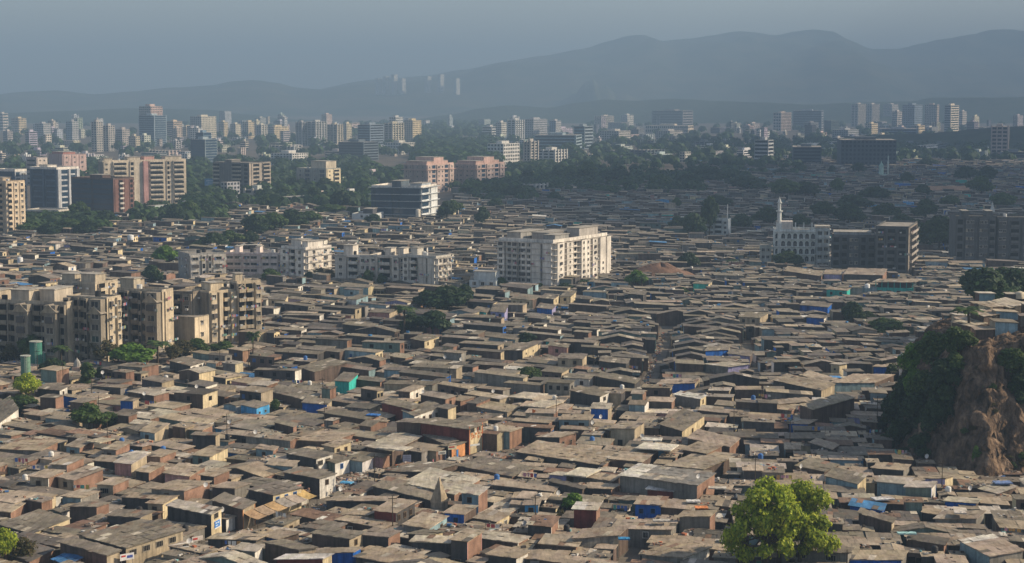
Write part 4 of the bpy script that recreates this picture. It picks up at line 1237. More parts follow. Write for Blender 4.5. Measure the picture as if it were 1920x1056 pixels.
        for q in range(tanks):
            m_ = MB(); x, y = W * rnd_b.uniform(.1, .9), D * rnd_b.uniform(.2, .8)
            m_.cyl(x, y, H + .1, H + 1.8, .9, 10, 'plain', rnd_b.choice([(.02, .02, .022), (.6, .6, .58), (.04, .04, .045)]))
            m_.build('water_tank', s.e)
    def clutter(s, n):
        """air conditioners and washing hung out on the two faces one sees"""
        for q in range(n):
            side = rnd_b.choice('fr'); ln = s.W if side == 'f' else s.D
            u = ln * rnd_b.uniform(.03, .97); k = rnd_b.randrange(s.fl)
            m_ = MB()
            if rnd_b.random() < .35:
                m_.box(-.45, .45, -.5, 0, 0, .6, 'plain', (.5, .5, .48)); nm = 'air_conditioner'
            else:
                x = -.9
                while x < .8:
                    w_ = rnd_b.uniform(.3, .6); m_.box(x, x + w_, -.06, -.03, rnd_b.uniform(-.3, .1), .7, 'plain', rnd_b.choice([(.6, .58, .54), (.4, .1, .1), (.1, .18, .4), (.5, .4, .15), (.45, .25, .3), (.15, .3, .25), (.2, .2, .2)])); x += w_ + .05
                nm = 'laundry'
            s.put(nm, m_.mesh(nm), side, u, (k + .3) * s.fh, 3.1 if s.thick.get(side) and any(a <= u / ln <= b for a, b, d in s.thick[side] if d > 2) else 1.9 if any(a <= u / ln <= b for a, b, d in s.thick.get(side, [])) else 1.05)
    def done(s, smooth=False):
        if s.cl: s.clutter(s.cl)
        s.wall.build('wall', s.e)
        return s
rnd_b = random.Random(3)
CRM, WHT, PNK, BEI, GRY, BRN = (0.72, 0.6, 0.44), (0.82, 0.76, 0.68), (0.66, 0.45, 0.38), (0.5, 0.43, 0.32), (0.36, 0.35, 0.33), (0.12, 0.085, 0.075)

# ---- the white tower block in the middle
B = Block('apartment_block', 'big white eight-storey tower block standing among the shacks', 'apartment block', 935, 1037, 1138, 545, 456, -31, WHT, floors=8, lm='big white tower block')
B.bays('f', [(0, .13, 1.2, 'win'), (.15, .27, .5, 'win'), (.29, .36, 1.2, 'win'), (.375, .425, .05, 'slot'), (.44, .54, 1.5, 'win'), (.55, .63, 1.5, 'win'), (.64, .80, 1.5, 'blank'), (.84, 1.0, 1.5, 'blank')], wsize=(1.5, 1.3))
B.bays('r', [(.01, .13, 1.9, 'win'), (.19, .30, 1.6, 'win'), (.35, .41, .5, 'slot'), (.44, .60, 2.0, 'win2'), (.66, .75, 1.7, 'win'), (.79, .89, 2.1, 'win'), (.92, 1.0, 1.9, 'win')], wsize=(1.0, 1.0), hood=False)
B.ledges(1.75, .22, (0.55, .5, .44)); B.top([(.05, .3, .1, .5, 3.4, GRY), (.4, .72, .2, .6, 3.2, (0.45, .4, .36)), (.78, .98, .05, .3, 3.0, GRY), (.74, .97, .5, .85, 4.6, (.5, .46, .42))], 1.4, 2); B.done()
# ---- white rows left of it
GR = 'white apartment rows in the middle of the shacks'
B = Block('apartment_block', 'grey-white slab block with blank grey end at the left end of the white row', 'apartment block', 335, 356, 424, 534, 479, -62, GRY, (0.62, .58, .52), group=GR, floors=4, lm='grey-white slab block')
B.bays('f', [(.6, .98, .3, 'win')]); B.bays('r', [(.02, .28, .8, 'win'), (.32, .42, 1.2, 'slot'), (.5, .58, 1.2, 'slot'), (.64, .94, .8, 'win')], wsize=(2.4, 1.2)); B.top((), .8, 2); B.done()
B = Block('apartment_block', 'long low pinkish white block linking the white apartment rows', 'apartment block', 423, 524, 530, 526, 477, -6, (0.7, .6, .56), group=GR, floors=4, dep=14, lm='long pinkish block')
B.bays('f', [(.02, .3, .2, 'win2'), (.33, .6, .2, 'win2'), (.68, .98, .6, 'win2')], wsize=(2.6, 1.0)); B.ledges(.5, .18, (.6, .45, .42)); B.top([(.15, .24, .2, .6, 3, None), (.55, .62, .2, .6, 3, None)], .8, 3); B.done()
B = Block('apartment_block', 'tall white stepped block with curved bays left of the trees', 'apartment block', 528, 574, 622, 530, 468, -36, WHT, group=GR, floors=5, lm='white stepped block')
B.bays('f', [(.02, .36, 1.0, 'win'), (.42, .6, .5, 'balc'), (.64, .98, 1.0, 'win')]); B.bays('r', [(.05, .95, .7, 'win2')]); B.ledges(1.1, .22, (.62, .57, .5)); B.top([(.2, .6, .2, .6, 3.6, None), (.75, .98, .1, .7, 3.2, None)], 1, 2); B.done()
B = Block('apartment_block', 'three-bay white row with dark balconies behind the trees', 'apartment block', 630, 700, 718, 536, 482, -18, (0.68, .63, .56), group=GR, floors=4, dep=15)
B.bays('f', [(.0, .3, .9, 'win'), (.34, .6, .2, 'balc'), (.66, .98, .9, 'win2')]); B.ledges(1.0, .2, (.58, .53, .47)); B.top([(.1, .35, .3, .7, 4.2, None)], .8, 2); B.done()
B = Block('apartment_block', 'middle white row with stacked balconies and roof cabins', 'apartment block', 692, 760, 776, 540, 483, -18, (0.66, .6, .52), group=GR, floors=4, dep=15)
B.bays('f', [(.02, .26, .9, 'win'), (.3, .6, .2, 'balc'), (.66, .84, .9, 'win'), (.87, .98, .3, 'slot')]); B.ledges(1.0, .2, (.58, .53, .47)); B.top([(.3, .5, .3, .7, 3.2, None), (.7, .85, .3, .7, 3.4, None)], .8, 1); B.done()
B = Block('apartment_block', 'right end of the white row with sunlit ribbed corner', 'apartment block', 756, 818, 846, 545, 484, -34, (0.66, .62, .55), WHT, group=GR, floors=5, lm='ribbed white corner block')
B.bays('f', [(.02, .2, .8, 'win'), (.24, .44, .2, 'balc'), (.5, .72, .8, 'blank'), (.78, .98, .9, 'blank')]); B.bays('r', [(.05, .35, .7, 'win'), (.4, .6, .7, 'win'), (.68, .95, .7, 'win')]); B.ledges(1.0, .2, (.6, .55, .48)); B.top([(.1, .3, .3, .7, 3.4, None)], .9, 2); B.done()
B = Block('community_hall', 'low white hall with bluish panelled box on its roof', 'hall', 880, 930, 966, 548, 529, -12, (0.62, .66, .66), floors=2, dep=12, lm='low white hall')
B.bays('f', [(.02, .98, 0, 'win3')]); B.top([(.15, .95, .1, .8, 4.0, (.6, .64, .64))], .6, 0); B.done()

# ---- the gabled beige flats, left
GF = 'gabled beige flats at the left'
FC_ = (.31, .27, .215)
FS, FR_ = (0.15, .13, .108), (0.62, .52, .38)  # one cream plaster: fronts darkened for shade, right ends lightened for sun
def gables(B, side, us, w, z, d, col=None):
    for u in us:
        ln = B.W if side == 'f' else B.D
        c = u * ln
        m_ = MB()
        h = w * .55
        pts = [(c - w / 2 - .4, z), (c, z + h), (c + w / 2 + .4, z)]
        def P3(u_, dd, zz): return (u_, -dd, zz) if side == 'f' else (B.W + dd, u_, zz)
        m_.poly([P3(c - w / 2 - .3, d + .35, z - .15), P3(c + w / 2 + .3, d + .35, z - .15), P3(c, d + .35, z + h - .2)], 'facade', col or (.46, .39, .29))
        m_.poly([P3(c - w / 2 - .3, d + .35, z - .15), P3(c + w / 2 + .3, d + .35, z - .15), P3(c + w / 2 + .3, 0, z - .15), P3(c - w / 2 - .3, 0, z - .15)], 'facade', (.3, .26, .2))
        for (u0, z0), (u1, z1) in zip(pts, pts[1:]):
            m_.poly([P3(u0, d + .6, z0), P3(u1, d + .6, z1), P3(u1, 0, z1), P3(u0, 0, z0)], 'wall', (.3, .26, .21))
            m_.poly([P3(u0, d + .6, z0 - .3), P3(u1, d + .6, z1 - .3), P3(u1, d + .6, z1), P3(u0, d + .6, z0)], 'facade', (.5, .43, .33))
        m_.build('gable', B.e)
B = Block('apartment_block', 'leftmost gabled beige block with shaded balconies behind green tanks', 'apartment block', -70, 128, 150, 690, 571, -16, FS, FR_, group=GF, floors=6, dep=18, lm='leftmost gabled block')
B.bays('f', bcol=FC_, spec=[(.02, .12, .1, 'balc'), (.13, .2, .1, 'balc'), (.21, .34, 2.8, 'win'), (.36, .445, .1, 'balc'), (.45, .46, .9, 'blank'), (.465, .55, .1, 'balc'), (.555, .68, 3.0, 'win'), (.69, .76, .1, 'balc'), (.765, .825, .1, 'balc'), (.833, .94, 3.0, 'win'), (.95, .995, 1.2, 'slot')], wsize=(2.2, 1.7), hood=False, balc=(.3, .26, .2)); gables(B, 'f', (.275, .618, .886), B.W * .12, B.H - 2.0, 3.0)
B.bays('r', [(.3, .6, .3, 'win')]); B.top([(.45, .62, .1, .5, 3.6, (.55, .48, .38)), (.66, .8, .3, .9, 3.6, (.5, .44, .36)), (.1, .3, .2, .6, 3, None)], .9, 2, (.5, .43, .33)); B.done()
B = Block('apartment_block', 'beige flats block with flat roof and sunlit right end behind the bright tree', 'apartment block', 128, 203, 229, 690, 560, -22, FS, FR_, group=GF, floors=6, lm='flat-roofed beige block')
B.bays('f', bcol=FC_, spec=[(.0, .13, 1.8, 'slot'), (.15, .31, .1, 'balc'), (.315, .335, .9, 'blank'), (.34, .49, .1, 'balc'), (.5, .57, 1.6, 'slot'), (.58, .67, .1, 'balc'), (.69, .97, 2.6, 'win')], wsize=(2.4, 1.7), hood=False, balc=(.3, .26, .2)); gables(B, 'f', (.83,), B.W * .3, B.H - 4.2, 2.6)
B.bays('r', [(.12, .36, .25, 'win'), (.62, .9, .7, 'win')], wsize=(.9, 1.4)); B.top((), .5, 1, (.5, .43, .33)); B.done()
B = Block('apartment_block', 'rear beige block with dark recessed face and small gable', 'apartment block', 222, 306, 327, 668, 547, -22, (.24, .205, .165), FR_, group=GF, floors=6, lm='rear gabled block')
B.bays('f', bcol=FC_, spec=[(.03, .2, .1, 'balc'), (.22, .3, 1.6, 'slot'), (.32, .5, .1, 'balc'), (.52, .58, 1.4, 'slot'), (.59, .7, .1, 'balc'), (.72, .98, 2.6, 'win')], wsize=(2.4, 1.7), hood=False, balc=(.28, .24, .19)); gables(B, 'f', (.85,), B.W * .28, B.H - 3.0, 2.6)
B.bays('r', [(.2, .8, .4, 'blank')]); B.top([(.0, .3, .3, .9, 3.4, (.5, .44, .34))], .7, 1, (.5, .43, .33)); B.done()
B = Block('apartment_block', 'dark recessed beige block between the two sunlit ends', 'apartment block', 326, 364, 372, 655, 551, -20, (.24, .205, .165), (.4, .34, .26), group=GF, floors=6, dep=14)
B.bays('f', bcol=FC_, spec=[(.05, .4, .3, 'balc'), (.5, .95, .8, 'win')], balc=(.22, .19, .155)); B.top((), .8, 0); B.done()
B = Block('apartment_block', 'beige block with shade-toned flank and tall sunlit balcony wall', 'apartment block', 362, 394, 446, 655, 549, -44, (.26, .24, .2), FR_, group=GF, floors=6, lm='sunlit beige block')
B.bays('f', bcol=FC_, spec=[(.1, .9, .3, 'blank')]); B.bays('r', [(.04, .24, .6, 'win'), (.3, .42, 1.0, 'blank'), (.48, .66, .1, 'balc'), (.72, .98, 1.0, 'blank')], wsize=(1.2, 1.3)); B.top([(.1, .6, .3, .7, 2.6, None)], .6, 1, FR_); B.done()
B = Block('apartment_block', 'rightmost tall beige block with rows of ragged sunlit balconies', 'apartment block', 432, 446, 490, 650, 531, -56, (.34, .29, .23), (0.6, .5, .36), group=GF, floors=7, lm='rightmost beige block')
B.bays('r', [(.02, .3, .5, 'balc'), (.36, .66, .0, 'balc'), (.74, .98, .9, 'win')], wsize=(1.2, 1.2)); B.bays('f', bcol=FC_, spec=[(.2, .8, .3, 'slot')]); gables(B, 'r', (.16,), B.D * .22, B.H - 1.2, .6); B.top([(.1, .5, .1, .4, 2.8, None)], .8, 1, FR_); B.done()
B = Block('apartment_block', 'beige block whose roof cabins rise behind the gabled front rows', 'apartment block', 110, 180, 222, 600, 533, -26, (.4, .35, .28), FR_, group=GF, floors=5)
B.bays('f', bcol=FC_, spec=[(.05, .3, .4, 'win'), (.4, .6, .4, 'win')]); B.bays('r', [(.1, .4, .5, 'balc'), (.6, .9, .5, 'win')]); B.top([(.05, .4, .1, .6, 3.0, None), (.6, .98, .05, .5, 3.4, None)], .8, 1, (.5, .43, .33)); B.done()
B = Block('pump_house', 'small two-storey beige pump house with grey gable roofs before the flats', 'house', 302, 366, 380, 662, 596, -24, (.32, .28, .22), FR_, floors=3, dep=8, lm='beige pump house')
B.bays('f', bcol=FC_, spec=[(.02, .35, 2.5, 'win')]); gables(B, 'f', (.2,), B.W * .34, B.H - 4, 2.6); B.bays('r', [(.3, .7, .1, 'win')]); B.top((), .3, 0); B.done()
B = Block('gate_house', 'little cream gate house with pointed gable beside the pump house', 'house', 380, 386, 412, 655, 624, -50, (.4, .34, .26), FR_, floors=2, dep=7)
B.bays('r', [(.05, .95, .02, 'win2')], wsize=(1.0, 1.2)); gables(B, 'r', (.5,), B.D * 1.0, B.H + .2, .0, FR_); B.top((), .2, 0); B.done()

# ---- left middle distance
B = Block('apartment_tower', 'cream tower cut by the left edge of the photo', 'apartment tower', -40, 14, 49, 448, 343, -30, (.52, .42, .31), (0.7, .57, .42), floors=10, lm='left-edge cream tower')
B.bays('f', [(.2, .9, .3, 'balc')], balc=(.6, .46, .3)); B.bays('r', [(.05, .3, .2, 'balc'), (.4, .6, .4, 'win'), (.7, .95, .4, 'win')], wsize=(1.4, 1.4)); B.top([(.3, .7, .3, .7, 2.5, None)], 1, 1); B.done()
B = Block('office_building', 'dark blue glass office with white stepped frames beside the cream tower', 'office building', 58, 108, 150, 402, 318, -32, (.1, .14, .2), (.55, .56, .58), floors=8, lm='white-framed glass office')
B.bays('f', [(.03, .1, .9, 'blank'), (.12, .48, .1, 'glass'), (.5, .56, 1, 'blank'), (.6, .95, .1, 'glass')]); B.bays('r', [(.02, .16, 1, 'blank'), (.18, .48, .1, 'glass'), (.5, .58, 1, 'blank'), (.6, .82, .1, 'glass'), (.86, .98, 1, 'blank')]); B.top([(.2, .5, .2, .6, 2.5, WHT)], 1.5, 0, WHT); B.done()
B = Block('office_building', 'blue glass office with white roofline half hidden by the cream tower', 'office building', -10, 30, 52, 400, 322, -30, (.08, .12, .18), (.5, .52, .55), floors=7)
B.bays('f', [(.1, .9, .1, 'glass')]); B.bays('r', [(.08, .4, .1, 'glass'), (.5, .9, .1, 'win2')]); B.top((), 1.6, 0, WHT); B.done()
B = Block('office_building', 'dark brown office block with red-brown striped side', 'office building', 135, 214, 252, 412, 337, -26, (.05, .05, .06), (.2, .11, .09), floors=8, lm='dark brown office block')
B.bays('f', [(.02, .48, .1, 'glass'), (.52, .98, .1, 'glass')]); B.bays('r', [(.05, .22, .3, 'blank'), (.26, .46, .1, 'balc'), (.52, .7, .3, 'blank'), (.78, .96, .3, 'slot')], balc=(.6, .56, .5)); B.top([(.3, .6, .3, .7, 2.5, None)], 1.0, 1, BRN); B.done()
B = Block('apartment_block', 'wide cream nine-storey block with a pink stripe down its middle', 'apartment block', 186, 194, 350, 388, 304, -54, (.3, .27, .23), (.66, .57, .45), floors=9, lm='pink-striped cream block')
B.bays('r', [(.01, .08, .6, 'win'), (.12, .28, 1.0, 'balc'), (.32, .37, .6, 'slot'), (.55, .72, 1.0, 'balc'), (.76, .8, .6, 'slot'), (.84, .97, 1.0, 'balc')], wsize=(1.3, 1.2))
m_ = MB(); m_.box(B.W, B.W + 1.4, B.D * .475, B.D * .53, 0, B.H, 'facade', (.6, .35, .32)); m_.build('pink_bay', B.e)
B.top([(.1, .9, .02, .12, 2.5, None), (.1, .9, .3, .45, 3, None), (.1, .9, .5, .62, 3.4, (.7, .42, .36)), (.1, .9, .75, .95, 3, None)], 1.0, 2, (.66, .57, .45)); B.done()
B = Block('apartment_block', 'pink apartment block with red-tiled roof behind the glass office', 'apartment block', 92, 118, 163, 345, 291, -46, (.42, .33, .32), (.72, .52, .47), floors=6, lm='pink apartment block')
B.bays('r', [(.05, .3, .4, 'win'), (.4, .62, .4, 'win'), (.7, .95, .4, 'win')]); B.top([(.1, .9, .1, .6, 2.6, (.5, .22, .18))], .8, 1); B.done()
B = Block('apartment_block', 'mauve-shaded apartment block left of the pink one', 'apartment block', 50, 70, 90, 348, 297, -40, (.4, .36, .36), (.7, .6, .52), floors=6)
B.bays('f', [(.1, .9, .3, 'balc')]); B.bays('r', [(.1, .9, .3, 'win2')]); B.top((), 1, 2); B.done()
B = Block('car_park', 'low white concrete car park with open decks left of the brown office', 'car park', 48, 110, 123, 418, 396, -14, (.55, .52, .46), floors=3, dep=18)
B.bays('f', [(.03, .97, .0, 'slot')]); B.ledges(.5, .4, (.6, .56, .5)); B.top((), .8, 0); B.done()
B = Block('apartment_block', 'unfinished beige and black twin block with scaffolded floors', 'apartment block', 400, 468, 508, 368, 307, -24, (.18, .17, .16), (.42, .36, .3), floors=8, lm='unfinished twin block')
B.bays('f', [(.02, .2, .8, 'balc'), (.24, .5, .1, 'blank'), (.54, .8, .8, 'balc'), (.84, .98, .2, 'slot')], balc=(.45, .4, .33)); B.bays('r', [(.1, .5, .5, 'slot'), (.6, .95, .5, 'balc')]); B.top([(.2, .4, .2, .6, 2.5, None)], .8, 0); B.done()
B = Block('apartment_block', 'cream stepped building with white roof drums right of the unfinished block', 'apartment block', 556, 612, 639, 364, 318, -30, (.36, .36, .33), (.75, .64, .45), floors=6, lm='cream stepped building')
B.bays('f', [(.05, .25, .3, 'win'), (.3, .45, .1, 'glass'), (.55, .7, .3, 'win'), (.78, .95, .1, 'glass')]); B.bays('r', [(.05, .4, .4, 'win'), (.5, .9, .3, 'balc')]); B.top([(.45, .95, .1, .8, 6.5, (.62, .54, .42))], .8, 3); B.done()
B = Block('office_building', 'five-storey curved blue glass office with white bands in the centre', 'office building', 697, 790, 819, 416, 352, -16, (.07, .1, .13), (.7, .72, .72), floors=5, lm='central glass office')
B.bays('f', [(.0, .08, 1.2, 'blank'), (.09, .42, 1.2, 'glass'), (.58, .99, 1.6, 'glass'), (.44, .56, .3, 'glass')]); B.bays('r', [(.0, .45, .4, 'glass'), (.55, .98, .8, 'blank')]); B.ledges(1.75, .3, (.6, .63, .64), 1); B.top([(.42, .6, -.02, .5, 4, (.12, .15, .18)), (.75, .98, .1, .7, 2.4, (.4, .45, .5))], 1.2, 0, WHT); B.done()
B = Block('warehouse', 'low white-walled warehouse with dark roof in front of the glass office', 'warehouse', 660, 705, 722, 420, 402, -10, (.6, .62, .62), floors=2, dep=20)
B.bays('f', [(.3, .95, 0, 'win3')]); B.top([(.4, .8, .2, .8, 3, (.1, .1, .11))], .4, 0); B.done()
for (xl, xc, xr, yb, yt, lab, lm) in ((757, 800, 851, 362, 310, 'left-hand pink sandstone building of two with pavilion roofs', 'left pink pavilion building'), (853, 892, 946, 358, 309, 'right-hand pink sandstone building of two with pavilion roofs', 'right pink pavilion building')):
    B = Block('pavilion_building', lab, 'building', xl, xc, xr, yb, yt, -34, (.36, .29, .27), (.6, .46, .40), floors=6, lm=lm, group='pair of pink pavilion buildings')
    B.bays('f', [(.05, .4, .5, 'win2'), (.5, .95, .3, 'win2')]); B.bays('r', [(.02, .16, .8, 'win'), (.2, .32, .1, 'glass'), (.36, .62, .8, 'win2'), (.66, .78, .1, 'glass'), (.82, .98, .8, 'win')]); B.ledges(1.4, .4, (.6, .4, .34), 5, 5)
    B.top([(.05, .95, .05, .3, 3, (.6, .4, .34)), (.1, .9, .35, .7, 6, (.68, .46, .4)), (.3, .8, .75, .95, 3, (.6, .4, .34))], 1.2, 0, (.66, .45, .38)); B.done()
B = Block('pavilion_link', 'lower dull pink wing joining the two pavilion buildings', 'building', 826, 884, 890, 350, 316, -6, (.4, .31, .28), (.55, .43, .38), floors=5, dep=18)
B.bays('f', [(.02, .3, .4, 'win2'), (.36, .64, .4, 'win2'), (.7, .98, .4, 'win2')]); B.top((), 1.2, 0); B.done()
B = Block('white_building', 'white four-storey building with mast among dark trees at right', 'building', 1325, 1365, 1377, 450, 414, -14, (.55, .58, .58), floors=4, dep=12, lm='white masted building')
B.bays('f', [(.02, .3, .4, 'win2'), (.36, .7, .2, 'balc'), (.75, .98, .4, 'win')]); B.top([(.1, .3, .2, .7, 4, None)], .8, 0)
m_ = MB(); m_.cyl(B.W * .95, 1, B.H, B.H + 9, .25, 6, 'plain', (.7, .7, .7)); m_.build('mast', B.e); B.done()
# ---- mosque
B = Block('mosque', 'white mosque with arched windows and a slim minaret', 'mosque', 1451, 1528, 1536, 505, 434, -6, (.62, .66, .64), floors=5, dep=16, lm='white mosque')
am = mk_bwin(1.7, 1.6, (.7, .72, .7), arch=True)
for k in range(1, 5):
    for q in range(7):
        B.put('window', am, 'f', B.W * (.07 + .145 * q), (k - .15) * B.fh + .6, 0)
B.ledges(.5, .3, (.66, .68, .66), 1, 2)
B.top((), .9, 0)
for q in range(4):
    m_ = MB(); m_.box(B.W * (.3 + .2 * q), B.W * (.3 + .2 * q) + .5, 0.3, .8, B.H + .9, B.H + 4, 'facade', (.65, .68, .66)); m_.build('finial', B.e)
m_ = MB(); m_.box(1.2, 8.5, .3, 7, B.H + .01, B.H + 4.5, 'facade', (.7, .62, .55)); m_.build('stair_room', B.e)
m_ = MB()
x0, y0, z0 = 2.2, 1.2, B.H + 4
m_.cyl(x0, y0, 0, z0, 1.5, 12, 'facade', (.66, .68, .66)); m_.cyl(x0, y0, z0, z0 + 5, 1.0, 12, 'facade', (.7, .71, .68)); m_.cyl(x0, y0, z0 + 5, z0 + 5.5, 1.6, 12, 'facade', (.7, .71, .68))
m_.cyl(x0, y0, z0 + 5.5, z0 + 9, .75, 12, 'facade', (.7, .71, .68)); m_.cyl(x0, y0, z0 + 9, z0 + 9.4, 1.2, 12, 'facade', (.7, .71, .68)); m_.dome(x0, y0, z0 + 9.4, .8, 1.5, 12, 6, 'facade', (.7, .71, .68), 1.4)
m_.build('minaret', B.e); B.done()
B = Block('mosque_annex', 'pale five-storey block with orange roof slab joined to the mosque', 'building', 1529, 1555, 1562, 505, 430, -6, (.62, .66, .66), floors=5, dep=15)
B.bays('f', [(.06, .94, .1, 'win2')], wsize=(1.8, 1.5)); B.ledges(.5, .25, (.66, .68, .68)); B.top([(.0, 1.0, .0, .6, 1.2, (.6, .5, .4))], .6, 0); B.done()
B = Block('annex', 'low cream annex left of the mosque', 'building', 1424, 1446, 1454, 502, 462, -8, (.52, .52, .47), floors=3, dep=12)
B.bays('f', [(.1, .9, .1, 'win2')]); B.top((), .7, 0); B.done()
DK = (.115, .118, .122)
B = Block('derelict_block', 'dark grimy block with white awnings right of the mosque', 'apartment block', 1558, 1640, 1660, 515, 443, -10, DK, (.16, .15, .14), floors=5, dep=18, lm='dark grimy block')
B.bays('f', [(.02, .2, .8, 'slot'), (.24, .36, .2, 'balc'), (.4, .62, .9, 'win2'), (.66, .8, .2, 'slot'), (.84, .98, .8, 'balc')], balc=(.13, .13, .13)); B.top([(.05, .9, .1, .8, 1.5, (.3, .32, .34))], .6, 0, DK); B.done()
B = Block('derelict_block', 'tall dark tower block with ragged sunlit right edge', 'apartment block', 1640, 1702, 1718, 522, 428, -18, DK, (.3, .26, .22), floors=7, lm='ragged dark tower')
B.bays('f', [(.04, .3, .6, 'slot'), (.36, .6, .2, 'balc'), (.66, .96, .6, 'slot')], balc=(.12, .12, .12)); B.bays('r', [(.1, .9, .2, 'balc')], balc=(.4, .36, .32)); B.top((), .8, 0, DK); B.done()
B = Block('apartment_block', 'dark six-storey block behind the hill at the right edge', 'apartment block', 1790, 1865, 1868, 500, 409, -4, (.12, .12, .125), floors=6, dep=18, lm='dark hill-side block')
B.bays('f', [(.02, .2, .5, 'slot'), (.24, .46, .9, 'win2'), (.5, .54, .2, 'blank'), (.58, .8, .9, 'win2'), (.84, .98, .3, 'balc')], balc=(.16, .16, .16)); B.top([(.2, .35, .2, .7, 3, None), (.8, .95, .2, .7, 3, None)], 1, 1, DK); B.done()
B = Block('apartment_block', 'second dark block cut by the right edge', 'apartment block', 1868, 1950, 1955, 500, 411, -4, (.13, .13, .135), floors=6, dep=18)
B.bays('f', [(.02, .2, .9, 'win2'), (.3, .5, .3, 'balc'), (.56, .9, .9, 'win2')], balc=(.16, .16, .16)); B.top((), 1, 1, DK); B.done()
B = Block('long_shed', 'long shed with orange-brown roof and pale posts in the far right', 'shed', 1736, 1816, 1822, 368, 357, -2, (.4, .36, .3), floors=1, dep=14)
m_ = MB(); m_.poly([(-1, -2, B.H), (B.W + 1, -2, B.H), (B.W + 1, 8, B.H + 3), (-1, 8, B.H + 3)], 'roof', (.36, .22, .14)); m_.poly([(-1, 18, B.H), (B.W + 1, 18, B.H), (B.W + 1, 8, B.H + 3), (-1, 8, B.H + 3)], 'roof', (.36, .22, .14)); m_.build('roof', B.e); B.done()

# ================================================================== FAR TOWERS (too small for their parts to show)
def tower(name, look_or_label, cat, xl, xc, xr, yb, yt, fl, fcol, rcol, style='cells', th=-30, lm=None, exact=True, group='towers of the far city', top=True):
    N = G(xc, yb)
    t = R(th); ex, ey = Vector((math.cos(t), math.sin(t), 0)), Vector((-math.sin(t), math.cos(t), 0))
    W = max(abs(solve(N, -ex, xl)), 5); D = max(min(abs(solve(N, ey, xr)), 60), 6)
    H = (yb - yt) / F * N.y
    mb = MB()
    mb.box(0, W, 0, D, 0, H, 'facade', fcol)
    mb.m[1] = 'facade'; mb.c[1] = rcol; mb.c[3] = rcol; mb.c[4] = (.34, .31, .27)
    fh = H / fl
    gl = 'curtain' if style == 'glass' else 'glass'
    for k in range(fl):
        z0, z1 = k * fh + fh * .28, k * fh + fh * .82
        for side, ln in (('f', W), ('r', D)):
            if style == 'cells':
                n = max(2, round(ln / 4.2)); segs = [(ln * (q + .22) / n, ln * (q + .78) / n) for q in range(n)]
            elif style == 'piers':
                n = max(2, round(ln / 7)); segs = [(ln * (q + .12) / n, ln * (q + .88) / n) for q in range(n)]
            else:
                segs = [(ln * .04, ln * .96)]
                if style == 'glass': z0, z1 = k * fh + fh * .12, k * fh + fh * .92
            for a, b in segs:
                if side == 'f': mb.poly([(a, -.12, z0), (b, -.12, z0), (b, -.12, z1), (a, -.12, z1)], gl, (0, 0, 0))
                else: mb.poly([(W + .12, a, z0), (W + .12, b, z0), (W + .12, b, z1), (W + .12, a, z1)], gl, (0, 0, 0))
    if style == 'piers':
        for side, ln in (('f', W), ('r', D)):
            n = max(2, round(ln / 7))
            for q in range(n + 1):
                c = ln * q / n
                if side == 'f': mb.box(c - .8, c + .8, -1.2, -.003, 0, H + 1, 'facade', fcol)
                else: mb.box(W + .003, W + 1.2, c - .8, c + .8, 0, H + 1, 'facade', rcol)
    o = mb.build(name)
    o.location = N - ex * W; o.rotation_euler = (0, 0, t)
    if top:
        m_ = MB(); m_.box(W * .3, W * .65, D * .25, D * .7, H + .01, H + max(3, H * .06), 'facade', rcol); m_.build('stair_room', o)
    pl = [N - ex * W, N, N + ey * D, N - ex * W + ey * D]
    mark([(p.x, p.y) for p in pl], 7, 1)
    if exact: tag(o, look_or_label, cat, group)
    else: later(o, look_or_label, cat, (xl + xr) / 2, (yb + yt) / 2, group)
    if lm: landmark(lm, (xl + xr) / 2, (yb + yt) / 2)
    return o
TW = tower
Y_, Wt, Gy, Bl, Pk, Dk = (.7, .58, .38), (.68, .66, .62), (.38, .38, .38), (.28, .36, .44), (.62, .46, .4), (.08, .1, .12)  # right walls get warmer, lighter tones standing for sunlight
TW('glass_tower', 'tall pale blue glass tower with beige top floors', 'tower', 261, 290, 313, 274, 217, 14, Bl, (.42, .5, .55), 'glass', lm='pale blue glass tower')
TW('apartment_tower', 'beige tower rising right behind the pale blue glass tower', 'tower', 262, 284, 306, 268, 200, 16, Gy, Pk, 'cells')
TW('apartment_block', 'peach slab block right of the pale blue glass tower', 'tower', 313, 326, 342, 258, 228, 8, (.5, .38, .28), (.72, .55, .38), 'bands')
TW('apartment_block', 'cream low block right of the peach slab', 'tower', 338, 350, 364, 256, 238, 5, (.5, .42, .3), Y_)
TW('apartment_tower', 'white twin-bay tower above the dark glass block', 'tower', 357, 378, 406, 262, 219, 12, Gy, (.7, .64, .5), 'cells', lm='white twin-bay tower')
TW('office_tower', 'dark navy glass block with pale curved corner', 'tower', 358, 385, 408, 308, 262, 9, (.05, .075, .1), (.35, .42, .46), 'glass', lm='dark navy glass block')
TW('office_tower', 'small blue-topped tower behind the dark navy block', 'tower', 368, 382, 397, 300, 249, 9, (.08, .14, .22), (.2, .3, .4), 'glass')
TW('apartment_tower', 'left tower of a grey trio right of the left-edge hill', 'tower', 172, 182, 194, 285, 229, 13, (.4, .38, .36), (.5, .47, .43))
TW('apartment_tower', 'middle tower of the grey trio', 'tower', 194, 204, 216, 284, 236, 12, (.4, .39, .37), (.48, .45, .42))
TW('apartment_tower', 'right tower of the grey trio', 'tower', 218, 230, 244, 282, 243, 10, (.36, .36, .37), (.5, .45, .42))
TW('apartment_block', 'white block with wavy roof far above the pale shacks at left', 'tower', 124, 136, 148, 264, 228, 9, Bl, (.5, .5, .5))
TW('apartment_block', 'yellow-lit twin block near the left edge', 'tower', 22, 36, 50, 252, 222, 7, (.5, .44, .36), Y_, lm='yellow-lit twin block')
